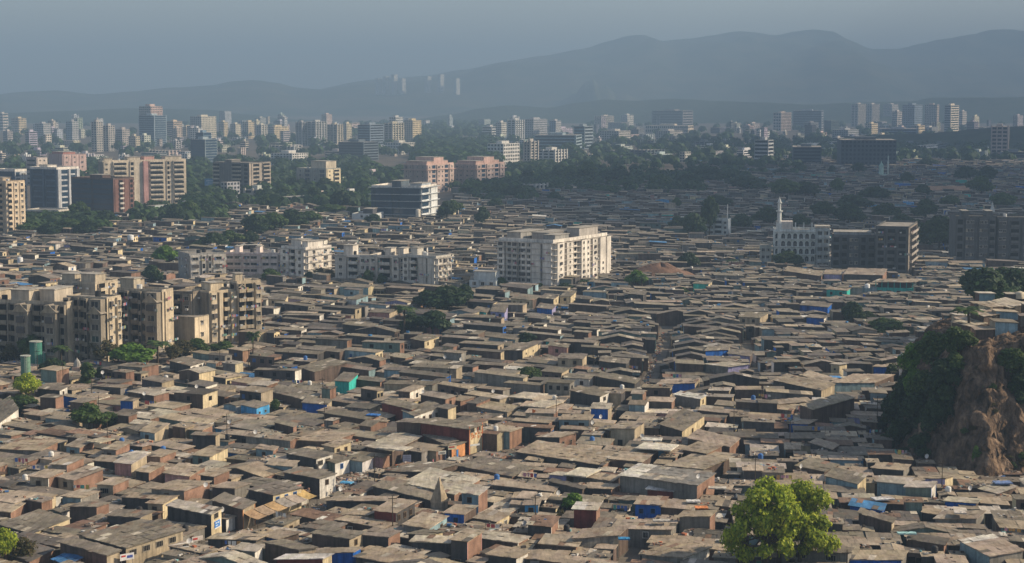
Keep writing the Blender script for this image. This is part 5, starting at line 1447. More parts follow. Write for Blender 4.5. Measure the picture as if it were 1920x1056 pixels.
TW('apartment_block', 'white stepped block touching the left edge', 'tower', -6, 6, 16, 245, 213, 6, (.55, .52, .5), (.72, .66, .58), 'bands')
TW('apartment_block', 'grey hillside block between the left-edge blocks and grey trio', 'tower', 66, 82, 96, 262, 232, 8, (.36, .38, .4), (.5, .5, .5))
TW('apartment_block', 'small pale block behind the grey trio', 'tower', 92, 101, 110, 256, 230, 6, (.4, .42, .44), (.56, .54, .5))
TW('apartment_tower', 'tall cream tower in the cluster right of the white twin-bay tower', 'tower', 410, 420, 428, 258, 229, 9, (.5, .46, .38), Y_)
TW('apartment_tower', 'cream tower pair half hidden by trees', 'tower', 432, 442, 452, 262, 233, 8, (.5, .5, .48), (.68, .62, .48))
TW('apartment_tower', 'yellow tower with white neighbour in the left cluster', 'tower', 455, 466, 480, 260, 229, 9, (.52, .48, .4), Y_)
TW('apartment_tower', 'white-edged slim tower beside the yellow one', 'tower', 482, 490, 500, 268, 235, 10, (.4, .42, .44), (.7, .66, .56), 'piers')
TW('apartment_tower', 'cream terraced tower left of the twin slabs', 'tower', 500, 514, 542, 266, 238, 8, (.45, .45, .44), Y_)
TW('apartment_tower', 'grey left slab of the twin slabs', 'tower', 556, 566, 576, 274, 230, 14, (.32, .33, .34), (.4, .4, .4), 'piers', lm='grey twin slabs')
TW('apartment_tower', 'ribbed right slab of the twin slabs', 'tower', 577, 592, 612, 274, 229, 14, (.38, .39, .4), (.5, .5, .48), 'piers')
TW('apartment_tower', 'beige slab right of the twin slabs', 'tower', 613, 632, 642, 272, 234, 12, (.42, .4, .36), (.6, .54, .42), 'piers')
TW('apartment_tower', 'pale slim towers behind the beige slab', 'tower', 643, 650, 660, 262, 232, 9, (.5, .48, .42), (.68, .6, .42))
TW('office_tower', 'blue-grey bulky office tower left of the golden tower', 'tower', 671, 694, 720, 282, 234, 10, (.16, .21, .28), (.22, .27, .33), 'bands', lm='blue-grey office tower')
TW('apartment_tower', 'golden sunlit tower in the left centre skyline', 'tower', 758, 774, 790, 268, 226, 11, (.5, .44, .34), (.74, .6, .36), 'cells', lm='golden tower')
TW('apartment_tower', 'cream tower left of the golden tower', 'tower', 722, 736, 756, 278, 232, 11, (.46, .44, .4), (.6, .54, .4), 'piers')
TW('apartment_tower', 'white water-tank topped tower behind the golden tower', 'tower', 730, 742, 756, 262, 220, 9, (.5, .5, .5), (.6, .6, .58))
TW('office_block', 'dark teal flat office block below the blue-grey tower', 'office building', 635, 682, 710, 302, 267, 7, Dk, (.14, .17, .2), 'bands')
TW('white_building', 'white building with angular wings before the dark trees', 'building', 508, 548, 578, 310, 288, 5, (.6, .62, .62), (.68, .66, .62), 'cells')
TW('white_building', 'long low white block below the golden tower', 'building', 722, 752, 778, 290, 268, 4, (.5, .52, .52), (.6, .58, .52), 'cells')
TW('white_building', 'white building with square windows right of the centre woods', 'building', 914, 944, 974, 310, 270, 6, (.62, .64, .64), (.7, .68, .64), 'cells', lm='white square-windowed building')
TW('office_tower', 'tall beige plain tower beside the white square-windowed building', 'tower', 983, 994, 1008, 318, 266, 10, (.52, .47, .42), (.5, .46, .42), 'piers')
TW('white_building', 'white three-part building right of the plain beige tower', 'building', 1008, 1040, 1062, 314, 282, 6, (.5, .52, .52), (.66, .64, .6), 'piers')
TW('office_block', 'wide layered blue glass office behind the beige tower', 'office building', 1000, 1080, 1098, 290, 254, 6, (.2, .28, .34), (.3, .38, .42), 'bands', th=-10, lm='layered glass office')
TW('office_block', 'blue glass office step behind the layered one', 'office building', 1076, 1096, 1112, 280, 237, 7, (.14, .24, .32), (.3, .36, .4), 'bands')
TW('apartment_tower', 'blue-sided tower above the layered glass office', 'tower', 1030, 1042, 1052, 262, 227, 9, (.16, .24, .36), (.5, .5, .5))
TW('apartment_tower', 'grey pair of towers above the layered glass office', 'tower', 982, 1000, 1026, 262, 224, 9, (.32, .34, .36), (.4, .4, .42))
TW('apartment_tower', 'white ribbed tower left of the grey pair', 'tower', 952, 966, 982, 270, 226, 11, (.5, .52, .54), (.6, .6, .58), 'piers')
TW('white_building', 'white banded building left of the ribbed tower', 'building', 904, 922, 934, 266, 238, 6, (.5, .53, .55), (.56, .56, .55), 'bands')
TW('apartment_tower', 'pale tower between the banded building and the ribbed tower', 'tower', 930, 940, 950, 268, 230, 10, (.5, .5, .48), (.58, .56, .5))
TW('apartment_block', 'beige courtyard block right of the layered glass office', 'building', 1124, 1160, 1182, 272, 246, 6, (.36, .38, .4), (.5, .48, .44))
TW('apartment_tower', 'beige ribbed pair in the centre skyline', 'tower', 1118, 1132, 1150, 240, 218, 6, (.44, .44, .43), (.6, .54, .44), 'piers', lm='beige ribbed pair')
TW('apartment_tower', 'white topped tower right of the beige ribbed pair', 'tower', 1164, 1176, 1188, 238, 216, 6, (.4, .42, .46), (.62, .6, .54))
TW('office_block', 'wide dark grey office below the centre ridge', 'office building', 1222, 1280, 1302, 242, 208, 7, (.12, .14, .17), (.26, .24, .24), 'bands', lm='wide dark grey office')
TW('white_building', 'cream box building with a square notch on the ridge', 'building', 1366, 1380, 1396, 224, 202, 4, (.66, .54, .4), (.74, .64, .46), 'cells', lm='cream notched box')
TW('apartment_block', 'long pale sunlit terrace in the centre right', 'building', 1210, 1290, 1326, 256, 236, 3, (.46, .44, .4), (.62, .54, .42), th=-16)
TW('apartment_block', 'grey-brown block under the pale terrace', 'building', 1230, 1256, 1280, 266, 246, 5, (.34, .35, .36), (.44, .42, .4))
TW('office_block', 'wide slanted-roof glass building at right', 'office building', 1486, 1540, 1558, 244, 208, 8, (.13, .16, .2), (.3, .33, .38), 'bands', th=-14, lm='slanted glass building')
TW('apartment_tower', 'pink and white low block left of the slanted glass building', 'tower', 1450, 1464, 1484, 246, 212, 6, (.42, .4, .4), (.64, .52, .44), 'piers')
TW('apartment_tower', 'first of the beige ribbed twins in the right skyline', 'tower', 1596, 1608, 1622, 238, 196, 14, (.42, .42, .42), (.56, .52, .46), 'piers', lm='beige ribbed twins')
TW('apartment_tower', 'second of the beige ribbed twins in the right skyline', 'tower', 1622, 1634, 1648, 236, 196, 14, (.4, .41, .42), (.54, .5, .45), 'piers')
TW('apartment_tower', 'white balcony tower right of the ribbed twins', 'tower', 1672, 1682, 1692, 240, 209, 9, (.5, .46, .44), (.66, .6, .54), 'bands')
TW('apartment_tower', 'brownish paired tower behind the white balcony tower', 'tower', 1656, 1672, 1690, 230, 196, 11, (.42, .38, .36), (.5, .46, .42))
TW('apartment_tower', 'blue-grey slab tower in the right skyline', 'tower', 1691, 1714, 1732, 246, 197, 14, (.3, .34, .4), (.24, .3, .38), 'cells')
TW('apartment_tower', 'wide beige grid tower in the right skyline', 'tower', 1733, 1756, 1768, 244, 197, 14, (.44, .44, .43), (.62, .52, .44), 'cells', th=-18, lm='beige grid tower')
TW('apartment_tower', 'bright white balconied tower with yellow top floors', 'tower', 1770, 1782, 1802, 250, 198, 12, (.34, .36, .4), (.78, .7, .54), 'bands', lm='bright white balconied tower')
TW('apartment_tower', 'pale pink tower touching the bright white one', 'tower', 1798, 1804, 1812, 240, 209, 8, (.56, .5, .46), (.6, .54, .48))
TW('apartment_block', 'pinkish box building alone on the right hilltop', 'building', 1831, 1846, 1856, 208, 178, 6, (.56, .44, .4), (.52, .42, .4), 'cells', lm='pinkish hilltop box')
TW('office_block', 'whitish glass block with white post below the hilltop box', 'office building', 1846, 1862, 1880, 222, 194, 5, (.4, .46, .5), (.5, .54, .56), 'bands')
TW('office_block', 'blue glass block cut by the right edge', 'office building', 1896, 1915, 1935, 222, 189, 6, (.2, .3, .4), (.3, .38, .46), 'glass')
TW('apartment_block', 'cream terraced houses on the right hillside', 'building', 1826, 1844, 1858, 224, 211, 4, (.5, .46, .42), (.66, .56, .44))
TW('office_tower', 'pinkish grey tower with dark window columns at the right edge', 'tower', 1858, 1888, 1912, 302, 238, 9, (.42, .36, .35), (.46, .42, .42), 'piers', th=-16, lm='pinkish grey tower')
TW('office_block', 'dark blue block below the pinkish grey tower', 'office building', 1878, 1926, 1930, 306, 285, 4, (.1, .14, .2), (.16, .2, .26), 'bands', th=-6)
TW('white_building', 'pale grey building with white roof sign box in the right middle', 'building', 1414, 1440, 1450, 312, 263, 7, (.4, .43, .46), (.5, .52, .54), 'bands', lm='pale grey banded building')
TW('office_block', 'dark teal block with cream rooftop rooms', 'office building', 1486, 1540, 1550, 314, 276, 6, (.07, .1, .13), (.14, .17, .2), 'bands', th=-8)
TW('office_block', 'wide dark unfinished block with flat grey roof at right', 'office building', 1576, 1680, 1694, 318, 263, 7, (.07, .09, .11), (.13, .15, .17), 'cells', th=-6, lm='wide dark unfinished block')
TW('apartment_block', 'cream rooftop terraces right of the slanted glass building', 'building', 1622, 1634, 1646, 252, 232, 5, (.5, .46, .4), Y_)
TW('apartment_block', 'low cream block left of the beige grid tower', 'building', 1708, 1722, 1734, 256, 236, 4, (.44, .44, .44), Y_)
TW('office_block', 'long low blue-grey office before the right skyline', 'office building', 1650, 1720, 1732, 262, 242, 4, (.2, .26, .34), (.3, .34, .4), 'bands', th=-8)
TW('apartment_block', 'cluster of grey flats left of the low blue-grey office', 'building', 1560, 1590, 1610, 262, 244, 5, (.3, .33, .36), (.4, .42, .44))
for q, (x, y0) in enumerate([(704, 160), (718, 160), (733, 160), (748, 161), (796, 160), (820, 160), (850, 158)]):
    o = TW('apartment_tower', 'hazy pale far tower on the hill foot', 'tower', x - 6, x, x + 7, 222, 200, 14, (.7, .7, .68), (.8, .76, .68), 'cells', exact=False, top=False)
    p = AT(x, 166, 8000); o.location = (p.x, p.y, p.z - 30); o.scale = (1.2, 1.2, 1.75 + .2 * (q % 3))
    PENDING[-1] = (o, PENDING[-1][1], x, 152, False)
# low and mid-rise buildings scattered through the far belt
rt_ = random.Random(21)
def far_low(px, py, w, h, dark=False):
    c = rt_.choice([Wt, Gy, (.5, .46, .4), (.44, .46, .48), (.6, .52, .42)]) if not dark else rt_.choice([Dk, (.14, .15, .17), (.2, .2, .2)])
    rc = tuple(min(.78, v * rt_.uniform(1.15, 1.5)) for v in c)  # right wall colour lightened as if sunlit
    nm = 'low_building' if h < 14 else 'apartment_block'
    desc = ('dark' if dark else {Wt: 'white', Gy: 'grey'}.get(c, 'pale')) + (' low building' if h < 14 else ' mid-rise block')
    TW(nm, desc, 'building', px - w * .55, px + w * rt_.choice([-.2, -.05, .12]), px + w * .5, py, py - h, max(2, round(h * G(px, py).y / F / 3.2)), c, rc, rt_.choice(['cells', 'cells', 'bands', 'piers']), th=rt_.uniform(-42, -20), exact=False, group='low buildings of the far city', top=rt_.random() < .5)
n_far = 0
for _ in range(3200):
    px = rt_.uniform(-10, 1930); py = 240 + 75 * rt_.random()
    if 780 < px < 920 and py > 250: continue
    g = G(px, py)
    if g.y < 2200 or n_far >= 330: continue
    dens = .65 if px < 560 else (1.0 if px > 960 else .4)
    if rt_.random() > dens: continue
    if any(abs(px - q[3]) < 7 and abs(py - q[4]) < 6 for q in PENDING): continue
    if blocked([(g.x - 8, g.y - 8), (g.x + 8, g.y - 8), (g.x + 8, g.y + 8), (g.x - 8, g.y + 8)]) > 0 and g.y < 2280: continue
    k = 80 / (py - 180)
    if px < 620 and py < 285 and rt_.random() < .75: far_low(px, py, rt_.uniform(6, 22), rt_.uniform(8, 34)); n_far += 1; continue
    w = rt_.choice([rt_.uniform(6, 14), rt_.uniform(12, 22), rt_.uniform(20, 44)]) if py < 270 else rt_.choice([rt_.uniform(9, 20), rt_.uniform(18, 40), rt_.uniform(30, 60)])
    h = (rt_.uniform(5, 14) if rt_.random() < .65 else rt_.uniform(12, 28)) if py < 266 else rt_.uniform(7, 15)
    far_low(px, py, w, h, dark=(px > 1000 and rt_.random() < .45)); n_far += 1
for px, py, w, h, dk in [(180, 302, 46, 8, 0), (290, 294, 46, 7, 0), (555, 300, 30, 10, 0), (700, 338, 30, 14, 0), (845, 332, 26, 12, 0), (740, 332, 24, 10, 0), (433, 372, 34, 30, 0), (484, 382, 44, 26, 0), (300, 408, 46, 22, 0), (350, 402, 30, 16, 0), (560, 392, 70, 22, 1), (520, 372, 26, 10, 0), (595, 385, 24, 26, 0), (660, 372, 30, 10, 0), (1005, 365, 40, 18, 0), (990, 338, 60, 8, 0), (1215, 300, 60, 18, 1), (1240, 302, 40, 12, 0), (1285, 305, 20, 20, 0), (905, 352, 40, 12, 0), (1255, 332, 30, 7, 0), (1170, 305, 26, 8, 1), (430, 325, 46, 14, 0), (470, 338, 20, 10, 0), (640, 350, 18, 16, 0), (265, 398, 36, 14, 0), (1110, 298, 22, 8, 0), (1030, 330, 60, 5, 0), (770, 428, 26, 14, 0), (1785, 445, 16, 14, 1)]:
    far_low(px, py, w, h, bool(dk))
landmark('left rim of the far city', 20, 262); landmark('far city centre', 850, 262)
# ================================================================== TREES
rl = random.Random(9)
def leaf_quads(mb, blobs, n, size, cols, rr, shell=0.55, lumpy=.28):
    tot = sum(b[3] ** 2 for b in blobs)
    for (bx, by, bz, br, sq) in blobs:
        k = int(n * br * br / tot)
        for _ in range(k):
            while True:
                d = Vector((rr.gauss(0, 1), rr.gauss(0, 1), rr.gauss(0, 1)))
                if d.length > .1: break
            d.normalize()
            if d.z < -.35 and rr.random() < .7: d.z *= -.6
            lump = 1 + lumpy * mnoise.noise((d.x * 2.3 + bx, d.y * 2.3 + by, d.z * 2.3 + bz))
            r = br * (shell + (1 - shell) * rr.random() ** .5) * lump
            p = Vector((bx, by, bz)) + Vector((d.x * r, d.y * r, d.z * r * sq))
            nn = (d + Vector((rr.uniform(-.8, .8), rr.uniform(-.8, .8), rr.uniform(-.3, 1.0)))).normalized()
            a = nn.orthogonal().normalized(); a.rotate(Matrix.Rotation(rr.random() * 6.28, 3, nn)); b = nn.cross(a)
            s_ = size * rr.uniform(.6, 1.3)
            c = rr.choice(cols); kk = rr.uniform(.75, 1.25)
            mb.poly([p - a * s_ - b * s_ * .5, p + a * s_ * .2 - b * s_ * .75, p + a * s_ + b * s_ * .2, p - a * s_ * .1 + b * s_ * .7], 'leaf', (c[0] * kk, c[1] * kk, c[2] * kk))
def branch_tree(h, r0, blobs, rr):
    mb = MB()
    top = Vector((rr.uniform(-.05, .05) * h, rr.uniform(-.05, .05) * h, h * .62))
    mb.tube([(0, 0, -1), (0, 0, h * .15), tuple(top * .6), tuple(top)], [r0 * 1.3, r0, r0 * .75, r0 * .4], 7, 'bark', (1, 1, 1))
    for b in blobs:
        e_ = Vector(b[:3]); s_ = top * rr.uniform(.45, .9)
        mid = (s_ + e_) / 2 + Vector((rr.uniform(-.3, .3), rr.uniform(-.3, .3), -.04 * h))
        mb.tube([tuple(s_), tuple(mid), tuple(e_)], [r0 * .4, r0 * .26, r0 * .08], 5, 'bark', (1, 1, 1))
    return mb.mesh('trunk', True)
GREENS = {'dark': [(.028, .06, .02), (.038, .075, .025), (.022, .046, .018), (.05, .085, .028)],
          'mid': [(.06, .115, .026), (.08, .135, .03), (.045, .085, .024), (.1, .14, .035)],
          'bright': [(.32, .4, .03), (.4, .46, .04), (.24, .32, .025), (.46, .5, .05), (.14, .22, .02)],
          'dry': [(.10, .09, .035), (.13, .10, .04), (.07, .075, .03)],
          'fresh': [(.11, .22, .028), (.15, .26, .035), (.075, .16, .022)]}
PROTO = {}
def proto(key, kind, hr, seed, n, size, nb=7, sq=.75, shape='round'):
    """hr: crown radius for a tree 10 m high"""
    rr = random.Random(seed)
    blobs = []
    if shape == 'round':
        for q in range(nb):
            t = 6.283 * q / nb + rr.uniform(-.3, .3); d = hr * rr.uniform(.35, .68)
            blobs.append((d * math.cos(t), d * math.sin(t), rr.uniform(4.6, 7.0), hr * rr.uniform(.36, .52), sq))
        blobs.append((rr.uniform(-.5, .5), rr.uniform(-.5, .5), 7.8, hr * .5, sq)); blobs.append((0, 0, 5.8, hr * .6, sq))
    elif shape == 'column':
        for q in range(7): blobs.append((rr.uniform(-.3, .3) * hr, rr.uniform(-.3, .3) * hr, 1.8 + q * 1.2, hr * rr.uniform(.7, 1) * (1 - abs(q - 3) * .08), 1))
    elif shape == 'big':
        for q in range(nb):
            t = 6.283 * q * .382 * 1.0 + rr.uniform(-.3, .3); zz = 2.4 + 6.0 * ((q * 7) % nb) / nb; d = hr * rr.uniform(.45, .95) * math.sqrt(max(.1, 1 - ((zz - 4.8) / 4.6) ** 2))
            blobs.append((d * math.cos(t), d * math.sin(t), zz, hr * rr.uniform(.17, .31), sq))
        blobs.append((0, 0, 8.5, hr * .34, sq)); blobs.append((0, 0, 5.6, hr * .5, sq))
    elif shape == 'bush':
        for q in range(nb):
            t = 6.283 * q / nb; d = hr * rr.uniform(.3, .7)
            blobs.append((d * math.cos(t), d * math.sin(t), rr.uniform(1.5, 5.5), hr * rr.uniform(.38, .55), .9))
        blobs.append((0, 0, 6.5, hr * .55, .8))
    mb = MB(); leaf_quads(mb, blobs, n, size, GREENS[kind], rr, *((.3, .6) if shape == 'big' else (.5, .38)))
    PROTO[key] = (mb.mesh('crown'), branch_tree(10, .32 if shape != 'column' else .22, blobs, rr))
for q in range(3):
    proto(f'dark{q}', 'dark', 5.2, 40 + q, 3600, .5)
    proto(f'mid{q}', 'mid', 4.8, 50 + q, 3600, .48)
proto('dry0', 'dry', 4.4, 60, 1500, .4); proto('fresh0', 'fresh', 4.2, 61, 4200, .42); proto('fresh1', 'fresh', 3.6, 62, 3000, .38)
proto('col0', 'mid', 2.0, 63, 3200, .36, shape='column')
proto('bushd', 'dark', 5.0, 64, 4200, .45, shape='bush'); proto('bushm', 'mid', 5.0, 65, 4200, .45, shape='bush'); proto('bushf', 'fresh', 5.0, 66, 4200, .42, shape='bush')
proto('bigb', 'bright', 5.0, 70, 20000, .2, nb=26, sq=.75, shape='big'); proto('bigb1', 'bright', 5.0, 71, 19000, .2, nb=24, sq=.75, shape='big')
proto('bright0', 'bright', 4.6, 72, 7000, .3)
def palm_proto(key, seed, nf=17):
    rr = random.Random(seed)
    mb = MB(); tr = MB()
    lean = Vector((rr.uniform(-.8, .8), rr.uniform(-.8, .8), 0))
    pts = [Vector((0, 0, -1)) + lean * 0, Vector((0, 0, 3)) + lean * .2, Vector((0, 0, 6)) + lean * .6, Vector((0, 0, 8)) + lean]
    tr.tube([tuple(p) for p in pts], [.3, .22, .18, .16], 7, 'bark', (1, 1, 1))
    c0 = pts[-1]
    for q in range(nf):
        t = 6.283 * q / nf + rr.uniform(-.15, .15); up = rr.uniform(.1, 1.1); L_ = rr.uniform(2.8, 3.8)
        prev = None
        for k in range(9):
            s_ = k / 8
            r = L_ * s_ * (1 - .15 * s_ * up); z = L_ * (up * s_ - (.55 + up * .55) * s_ * s_)
            p = c0 + Vector((math.cos(t) * r, math.sin(t) * r, z))
            if prev is not None:
                side = Vector((-math.sin(t), math.cos(t), 0)); w_ = .62 * math.sin(math.pi * min(.97, s_ * .85 + .12))
                c = rr.choice(GREENS['mid'] + GREENS['dark']); dr = Vector((0, 0, -.35 * w_))
                mb.poly([prev, p, p + side * w_ + dr, prev + side * w_ * .9 + dr], 'leaf', c); mb.poly([p, prev, prev - side * w_ * .9 + dr, p - side * w_ + dr], 'leaf', c)
            prev = p
    PROTO[key] = (mb.mesh('crown'), tr.mesh('trunk', True))
palm_proto('palm0', 80); palm_proto('palm1', 81)
TN = {'dark': ('shade_tree', 'dense dark green tree'), 'mid': ('shade_tree', 'mid-green tree'), 'dry': ('bare_tree', 'dry brownish tree'), 'fresh': ('leafy_tree', 'fresh green tree'), 'col': ('column_tree', 'slim column-shaped tree'), 'bush': ('bush', 'rounded bush'), 'bigb': ('leafy_tree', 'bright tree'), 'bright': ('leafy_tree', 'bright yellow-green tree'), 'palm': ('palm_tree', 'palm tree')}
def tree(key, px, py, wpx, hpx, label=None, zb=None, lm=None, look=None, reserve=True, pos=None):
    """foot at pixel (px, py); apparent width and height in photo pixels"""
    g = pos or G(px, py, zb or 0)
    k = (g.y) / F
    h, w_ = hpx * k, wpx * k
    base = key.rstrip('0123456789')
    kk = 'bush' if base.startswith('bush') else base
    nm, lk = TN[kk]
    if base == 'bushd': lk = 'dark rounded bush'
    if base == 'bushf': lk = 'fresh green bush'
    hr = {'dark': 5.2, 'mid': 4.8, 'dry': 4.4, 'fresh': 4.2, 'col': 2.2, 'bush': 5.0, 'bigb': 5.0, 'bright': 4.6, 'palm': 3.4}[kk]
    e = empty(nm, g, rl.uniform(0, 6.28))
    if kk == 'palm': w_ *= 1.25; h *= 1.12
    sx = w_ / 2 / (hr * 1.05); sz = h / (9.9 if kk != 'palm' else 9.6)
    e.scale = (sx, sx, sz)
    cr, tr = PROTO[key]
    put('crown', cr, e); put('trunk', tr, e)
    if label: tag(e, label, 'bush' if kk == 'bush' else 'tree')
    else:
        sz_ = 'tall ' if h > 13 else ('small ' if h < 6 else '')
        later(e, look or (sz_ + lk), 'bush' if kk == 'bush' else 'tree', px, py - hpx * .5, 'trees of the far woods' if g.y > 1800 else 'trees among the roofs')
    if reserve and not zb and g.y < 900:
        q_ = w_ * .5; keep_low([(g.x - q_, g.y), (g.x + q_, g.y), (g.x + q_, g.y - 11), (g.x - q_, g.y - 11)])
    if reserve and not zb: mark_disc(g.x, g.y, max(1.5, w_ * .28), 8)
    if lm: landmark(lm, px, py - hpx / 2)
    return e
# --- foreground
tree('bigb', 1436, 1086, 158, 202, 'left crown of the big bright yellow-green tree pair at the bottom', lm='big bright tree')
tree('bigb1', 1500, 1072, 158, 182, 'right crown of the big bright yellow-green tree pair at the bottom')
tree('bright0', 8, 1075, 62, 92, 'bright yellow-green tree cut by the lower left corner', lm='lower-left corner tree')
tree('dry0', 45, 1070, 60, 70, 'dull brownish tree beside the lower left corner tree')
tree('fresh1', 1074, 972, 58, 54, 'small fresh green tree standing among the lower middle shacks', lm='small green tree')
tree('dry0', 1050, 985, 34, 32, 'dry little tree below the small green tree')
tree('mid0', 168, 815, 76, 62, 'bushy green tree overhanging a dark yard on the left', lm='bushy yard tree')
tree('mid1', 205, 806, 46, 36, 'thin spreading sapling right of the bushy yard tree')
tree('fresh1', 570, 882, 26, 10, 'tiny green patch of leaves on a roof edge near the rubble')
# --- by the flats
tree('fresh0', 250, 700, 96, 60, 'broad bright green tree in front of the gabled flats', lm='broad green tree')
tree('fresh1', 222, 694, 44, 48, 'green tree joined to the left of the broad one by the flats')
tree('dry0', 195, 690, 64, 60, 'brownish autumn-tinted tree against the gabled flats')
tree('col0', 163, 730, 32, 50, 'slim dark column-shaped tree among the left roofs', lm='slim column tree')
tree('bright0', 52, 762, 64, 66, 'bright green tree below the green tanks', lm='bright tank-side tree')
tree('mid1', 40, 778, 64, 40, 'duller green tree under the bright one below the tanks')
tree('dark0', 100, 712, 56, 42, 'dark rounded tree right of the green tanks')
tree('palm0', 116, 700, 46, 52, 'palm with drooping fronds beside the green tanks', lm='tank-side palm')
tree('palm1', 296, 690, 58, 52, 'pale palm between the broad green tree and pump house')
tree('palm0', 474, 694, 34, 72, 'tall slim palm at the right end of the flats', lm='tall slim palm')
tree('dry0', 345, 678, 60, 44, None); tree('mid2', 372, 676, 56, 44, None); tree('mid0', 420, 668, 50, 30, None); tree('dry0', 325, 686, 40, 44, None)
tree('mid1', 60, 690, 50, 66, None); tree('dry0', 20, 690, 40, 50, None); tree('dark1', 190, 720, 36, 34, None)
# --- middle
tree('dark1', 838, 596, 104, 62, 'big dark spreading tree in the middle of the roofs', lm='big dark tree clump')
tree('dark2', 800, 588, 60, 46, None); tree('dark0', 872, 578, 46, 46, None)
tree('dark2', 812, 634, 84, 54, 'dark tree in front of the big dark clump')
tree('dark0', 772, 630, 52, 44, None)
tree('palm1', 758, 634, 52, 62, 'dusky palm at the left of the dark tree clump', lm='dusky palm')
tree('mid1', 990, 722, 58, 36, 'round green tree behind the sandy-roofed houses', lm='round green tree')
tree('dark2', 986, 652, 46, 30, None)
tree('fresh1', 604, 718, 36, 26, 'small green tree by the flat-roofed workshop')
tree('mid2', 516, 780, 24, 34, 'thin tree beside the sky blue house')
tree('fresh0', 1194, 548, 44, 44, 'pale green tree beside the earth mound', lm='pale mound tree')
tree('palm0', 1204, 552, 34, 36, 'spiky palm beside the pale green tree')
tree('dark1', 1290, 510, 46, 38, None); tree('palm1', 1372, 512, 30, 26, None); tree('mid2', 1280, 560, 22, 22, None)
tree('fresh0', 310, 508, 52, 50, 'bright green tree left of the white apartment rows', lm='white-row green tree')
tree('dark0', 285, 538, 50, 42, 'dark rounded tree before the white apartment rows')
tree('mid0', 508, 534, 42, 32, None); tree('dry0', 600, 532, 38, 32, None); tree('dry0', 618, 530, 32, 28, None); tree('dark1', 580, 532, 24, 24, None)
tree('mid1', 690, 540, 26, 36, None); tree('mid0', 715, 540, 22, 28, None); tree('dry0', 740, 545, 40, 16, None); tree('mid2', 815, 474, 24, 22, None); tree('mid2', 940, 545, 40, 26, None); tree('dark2', 1010, 548, 26, 18, None); tree('dark1', 1060, 552, 36, 22, None); tree('palm1', 1095, 550, 24, 26, None)
for q in [(400, 478, 62, 44), (432, 470, 50, 40), (372, 480, 40, 30), (480, 450, 60, 50), (510, 446, 64, 50), (548, 440, 64, 48), (580, 430, 50, 36), (468, 468, 40, 36), (620, 410, 70, 28), (660, 414, 40, 26), (60, 448, 60, 36), (95, 450, 50, 34), (130, 446, 60, 38), (165, 448, 50, 38), (100, 425, 60, 30), (200, 430, 60, 36), (330, 425, 50, 44), (355, 420, 46, 46), (385, 415, 40, 36), (150, 420, 40, 44), (280, 412, 40, 26), (700, 430, 40, 30), (838, 420, 40, 44), (850, 410, 36, 36), (905, 430, 34, 44), (930, 400, 40, 30), (965, 380, 50, 34), (890, 372, 60, 34), (935, 372, 40, 36), (640, 400, 50, 44), (590, 390, 46, 40), (610, 372, 40, 40), (535, 385, 40, 36), (500, 400, 40, 36)]:
    tree(rl.choice(['dark0', 'dark1', 'dark2', 'mid0', 'mid1']), *q)
# --- right
tree('dark0', 1475, 508, 66, 38, 'dark spreading tree in front of the white mosque', lm='mosque tree')
tree('dark1', 1300, 452, 60, 54, None); tree('dark2', 1330, 450, 40, 84, None); tree('dark0', 1270, 440, 40, 36, None); tree('palm1', 1635, 500, 30, 24, None)
tree('dark0', 1598, 616, 50, 52, 'dark tree among grey roofs right of the small turquoise house'); tree('dark2', 1625, 612, 44, 30, None)
tree('mid1', 1660, 640, 76, 46, 'wide olive tree in front of the cliff bushes', lm='wide olive tree')
for q in [(1760, 480, 90, 76), (1715, 470, 50, 60), (1690, 440, 60, 40), (1735, 420, 60, 48), (1590, 430, 70, 50), (1545, 420, 60, 44), (1660, 420, 60, 40), (1600, 400, 80, 36), (1470, 378, 70, 44), (1510, 376, 60, 36), (1640, 385, 70, 36), (1570, 372, 30, 40), (1700, 350, 30, 28), (1810, 345, 50, 34), (1850, 350, 44, 40), (1840, 375, 60, 46), (1730, 375, 40, 30), (1500, 440, 50, 40), (1440, 430, 60, 44), (1390, 440, 50, 40), (1345, 395, 60, 30), (1400, 362, 90, 34), (1290, 360, 60, 36), (1240, 362, 50, 36), (1160, 350, 60, 36), (1100, 350, 50, 50), (1070, 348, 40, 40), (1330, 350, 70, 38), (1780, 395, 50, 30), (1880, 400, 60, 40), (1140, 372, 50, 26), (1040, 385, 40, 26), (1270, 395, 20, 26), (1610, 330, 36, 26), (1740, 318, 44, 22), (1045, 345, 40, 30), (990, 352, 40, 36), (1010, 300, 30, 20), (1465, 335, 40, 20), (1560, 330, 22, 20), (1900, 440, 60, 40)]:
    tree(rl.choice(['dark0', 'dark1', 'dark2', 'dark0', 'mid2']), *q)
# behind and on the cliff
def on_hill(key, px, py, wpx, hpx, label=None, lm=None, look=None):
    """stands where the sight line through its foot meets the hillside"""
    best = None
    for d in range(3620, 6800, 10):
        d /= 10
        p = AT(px, py, d)
        if p.z <= cliff_z(p.x, p.y) + .05:
            best = p; break
    if best is None: best = G(px, py)
    best.z -= .5
    return tree(key, px, py, wpx, hpx, label, zb=best.z, lm=lm, look=look, reserve=False, pos=best)
for q, (x, y, w_, h_) in enumerate([(1850, 600, 120, 100), (1905, 590, 90, 90), (1830, 560, 80, 60), (1880, 560, 80, 60)]):
    tree('dark' + str(q % 3), 0, 0, w_, h_, ['huge dark tree rising behind the cliff-top palm', 'huge dark tree behind the cliff-top shacks at the right edge', 'dark tree left of the two huge ones behind the cliff', 'dark tree between the two huge ones behind the cliff'][q], zb=.1, pos=AT(x, y, 560 + 14 * q), reserve=False, lm='huge dark trees' if q == 0 else None)
on_hill('palm0', 1818, 628, 74, 56, 'yellowish cliff-top palm catching the sun', lm='cliff-top palm')
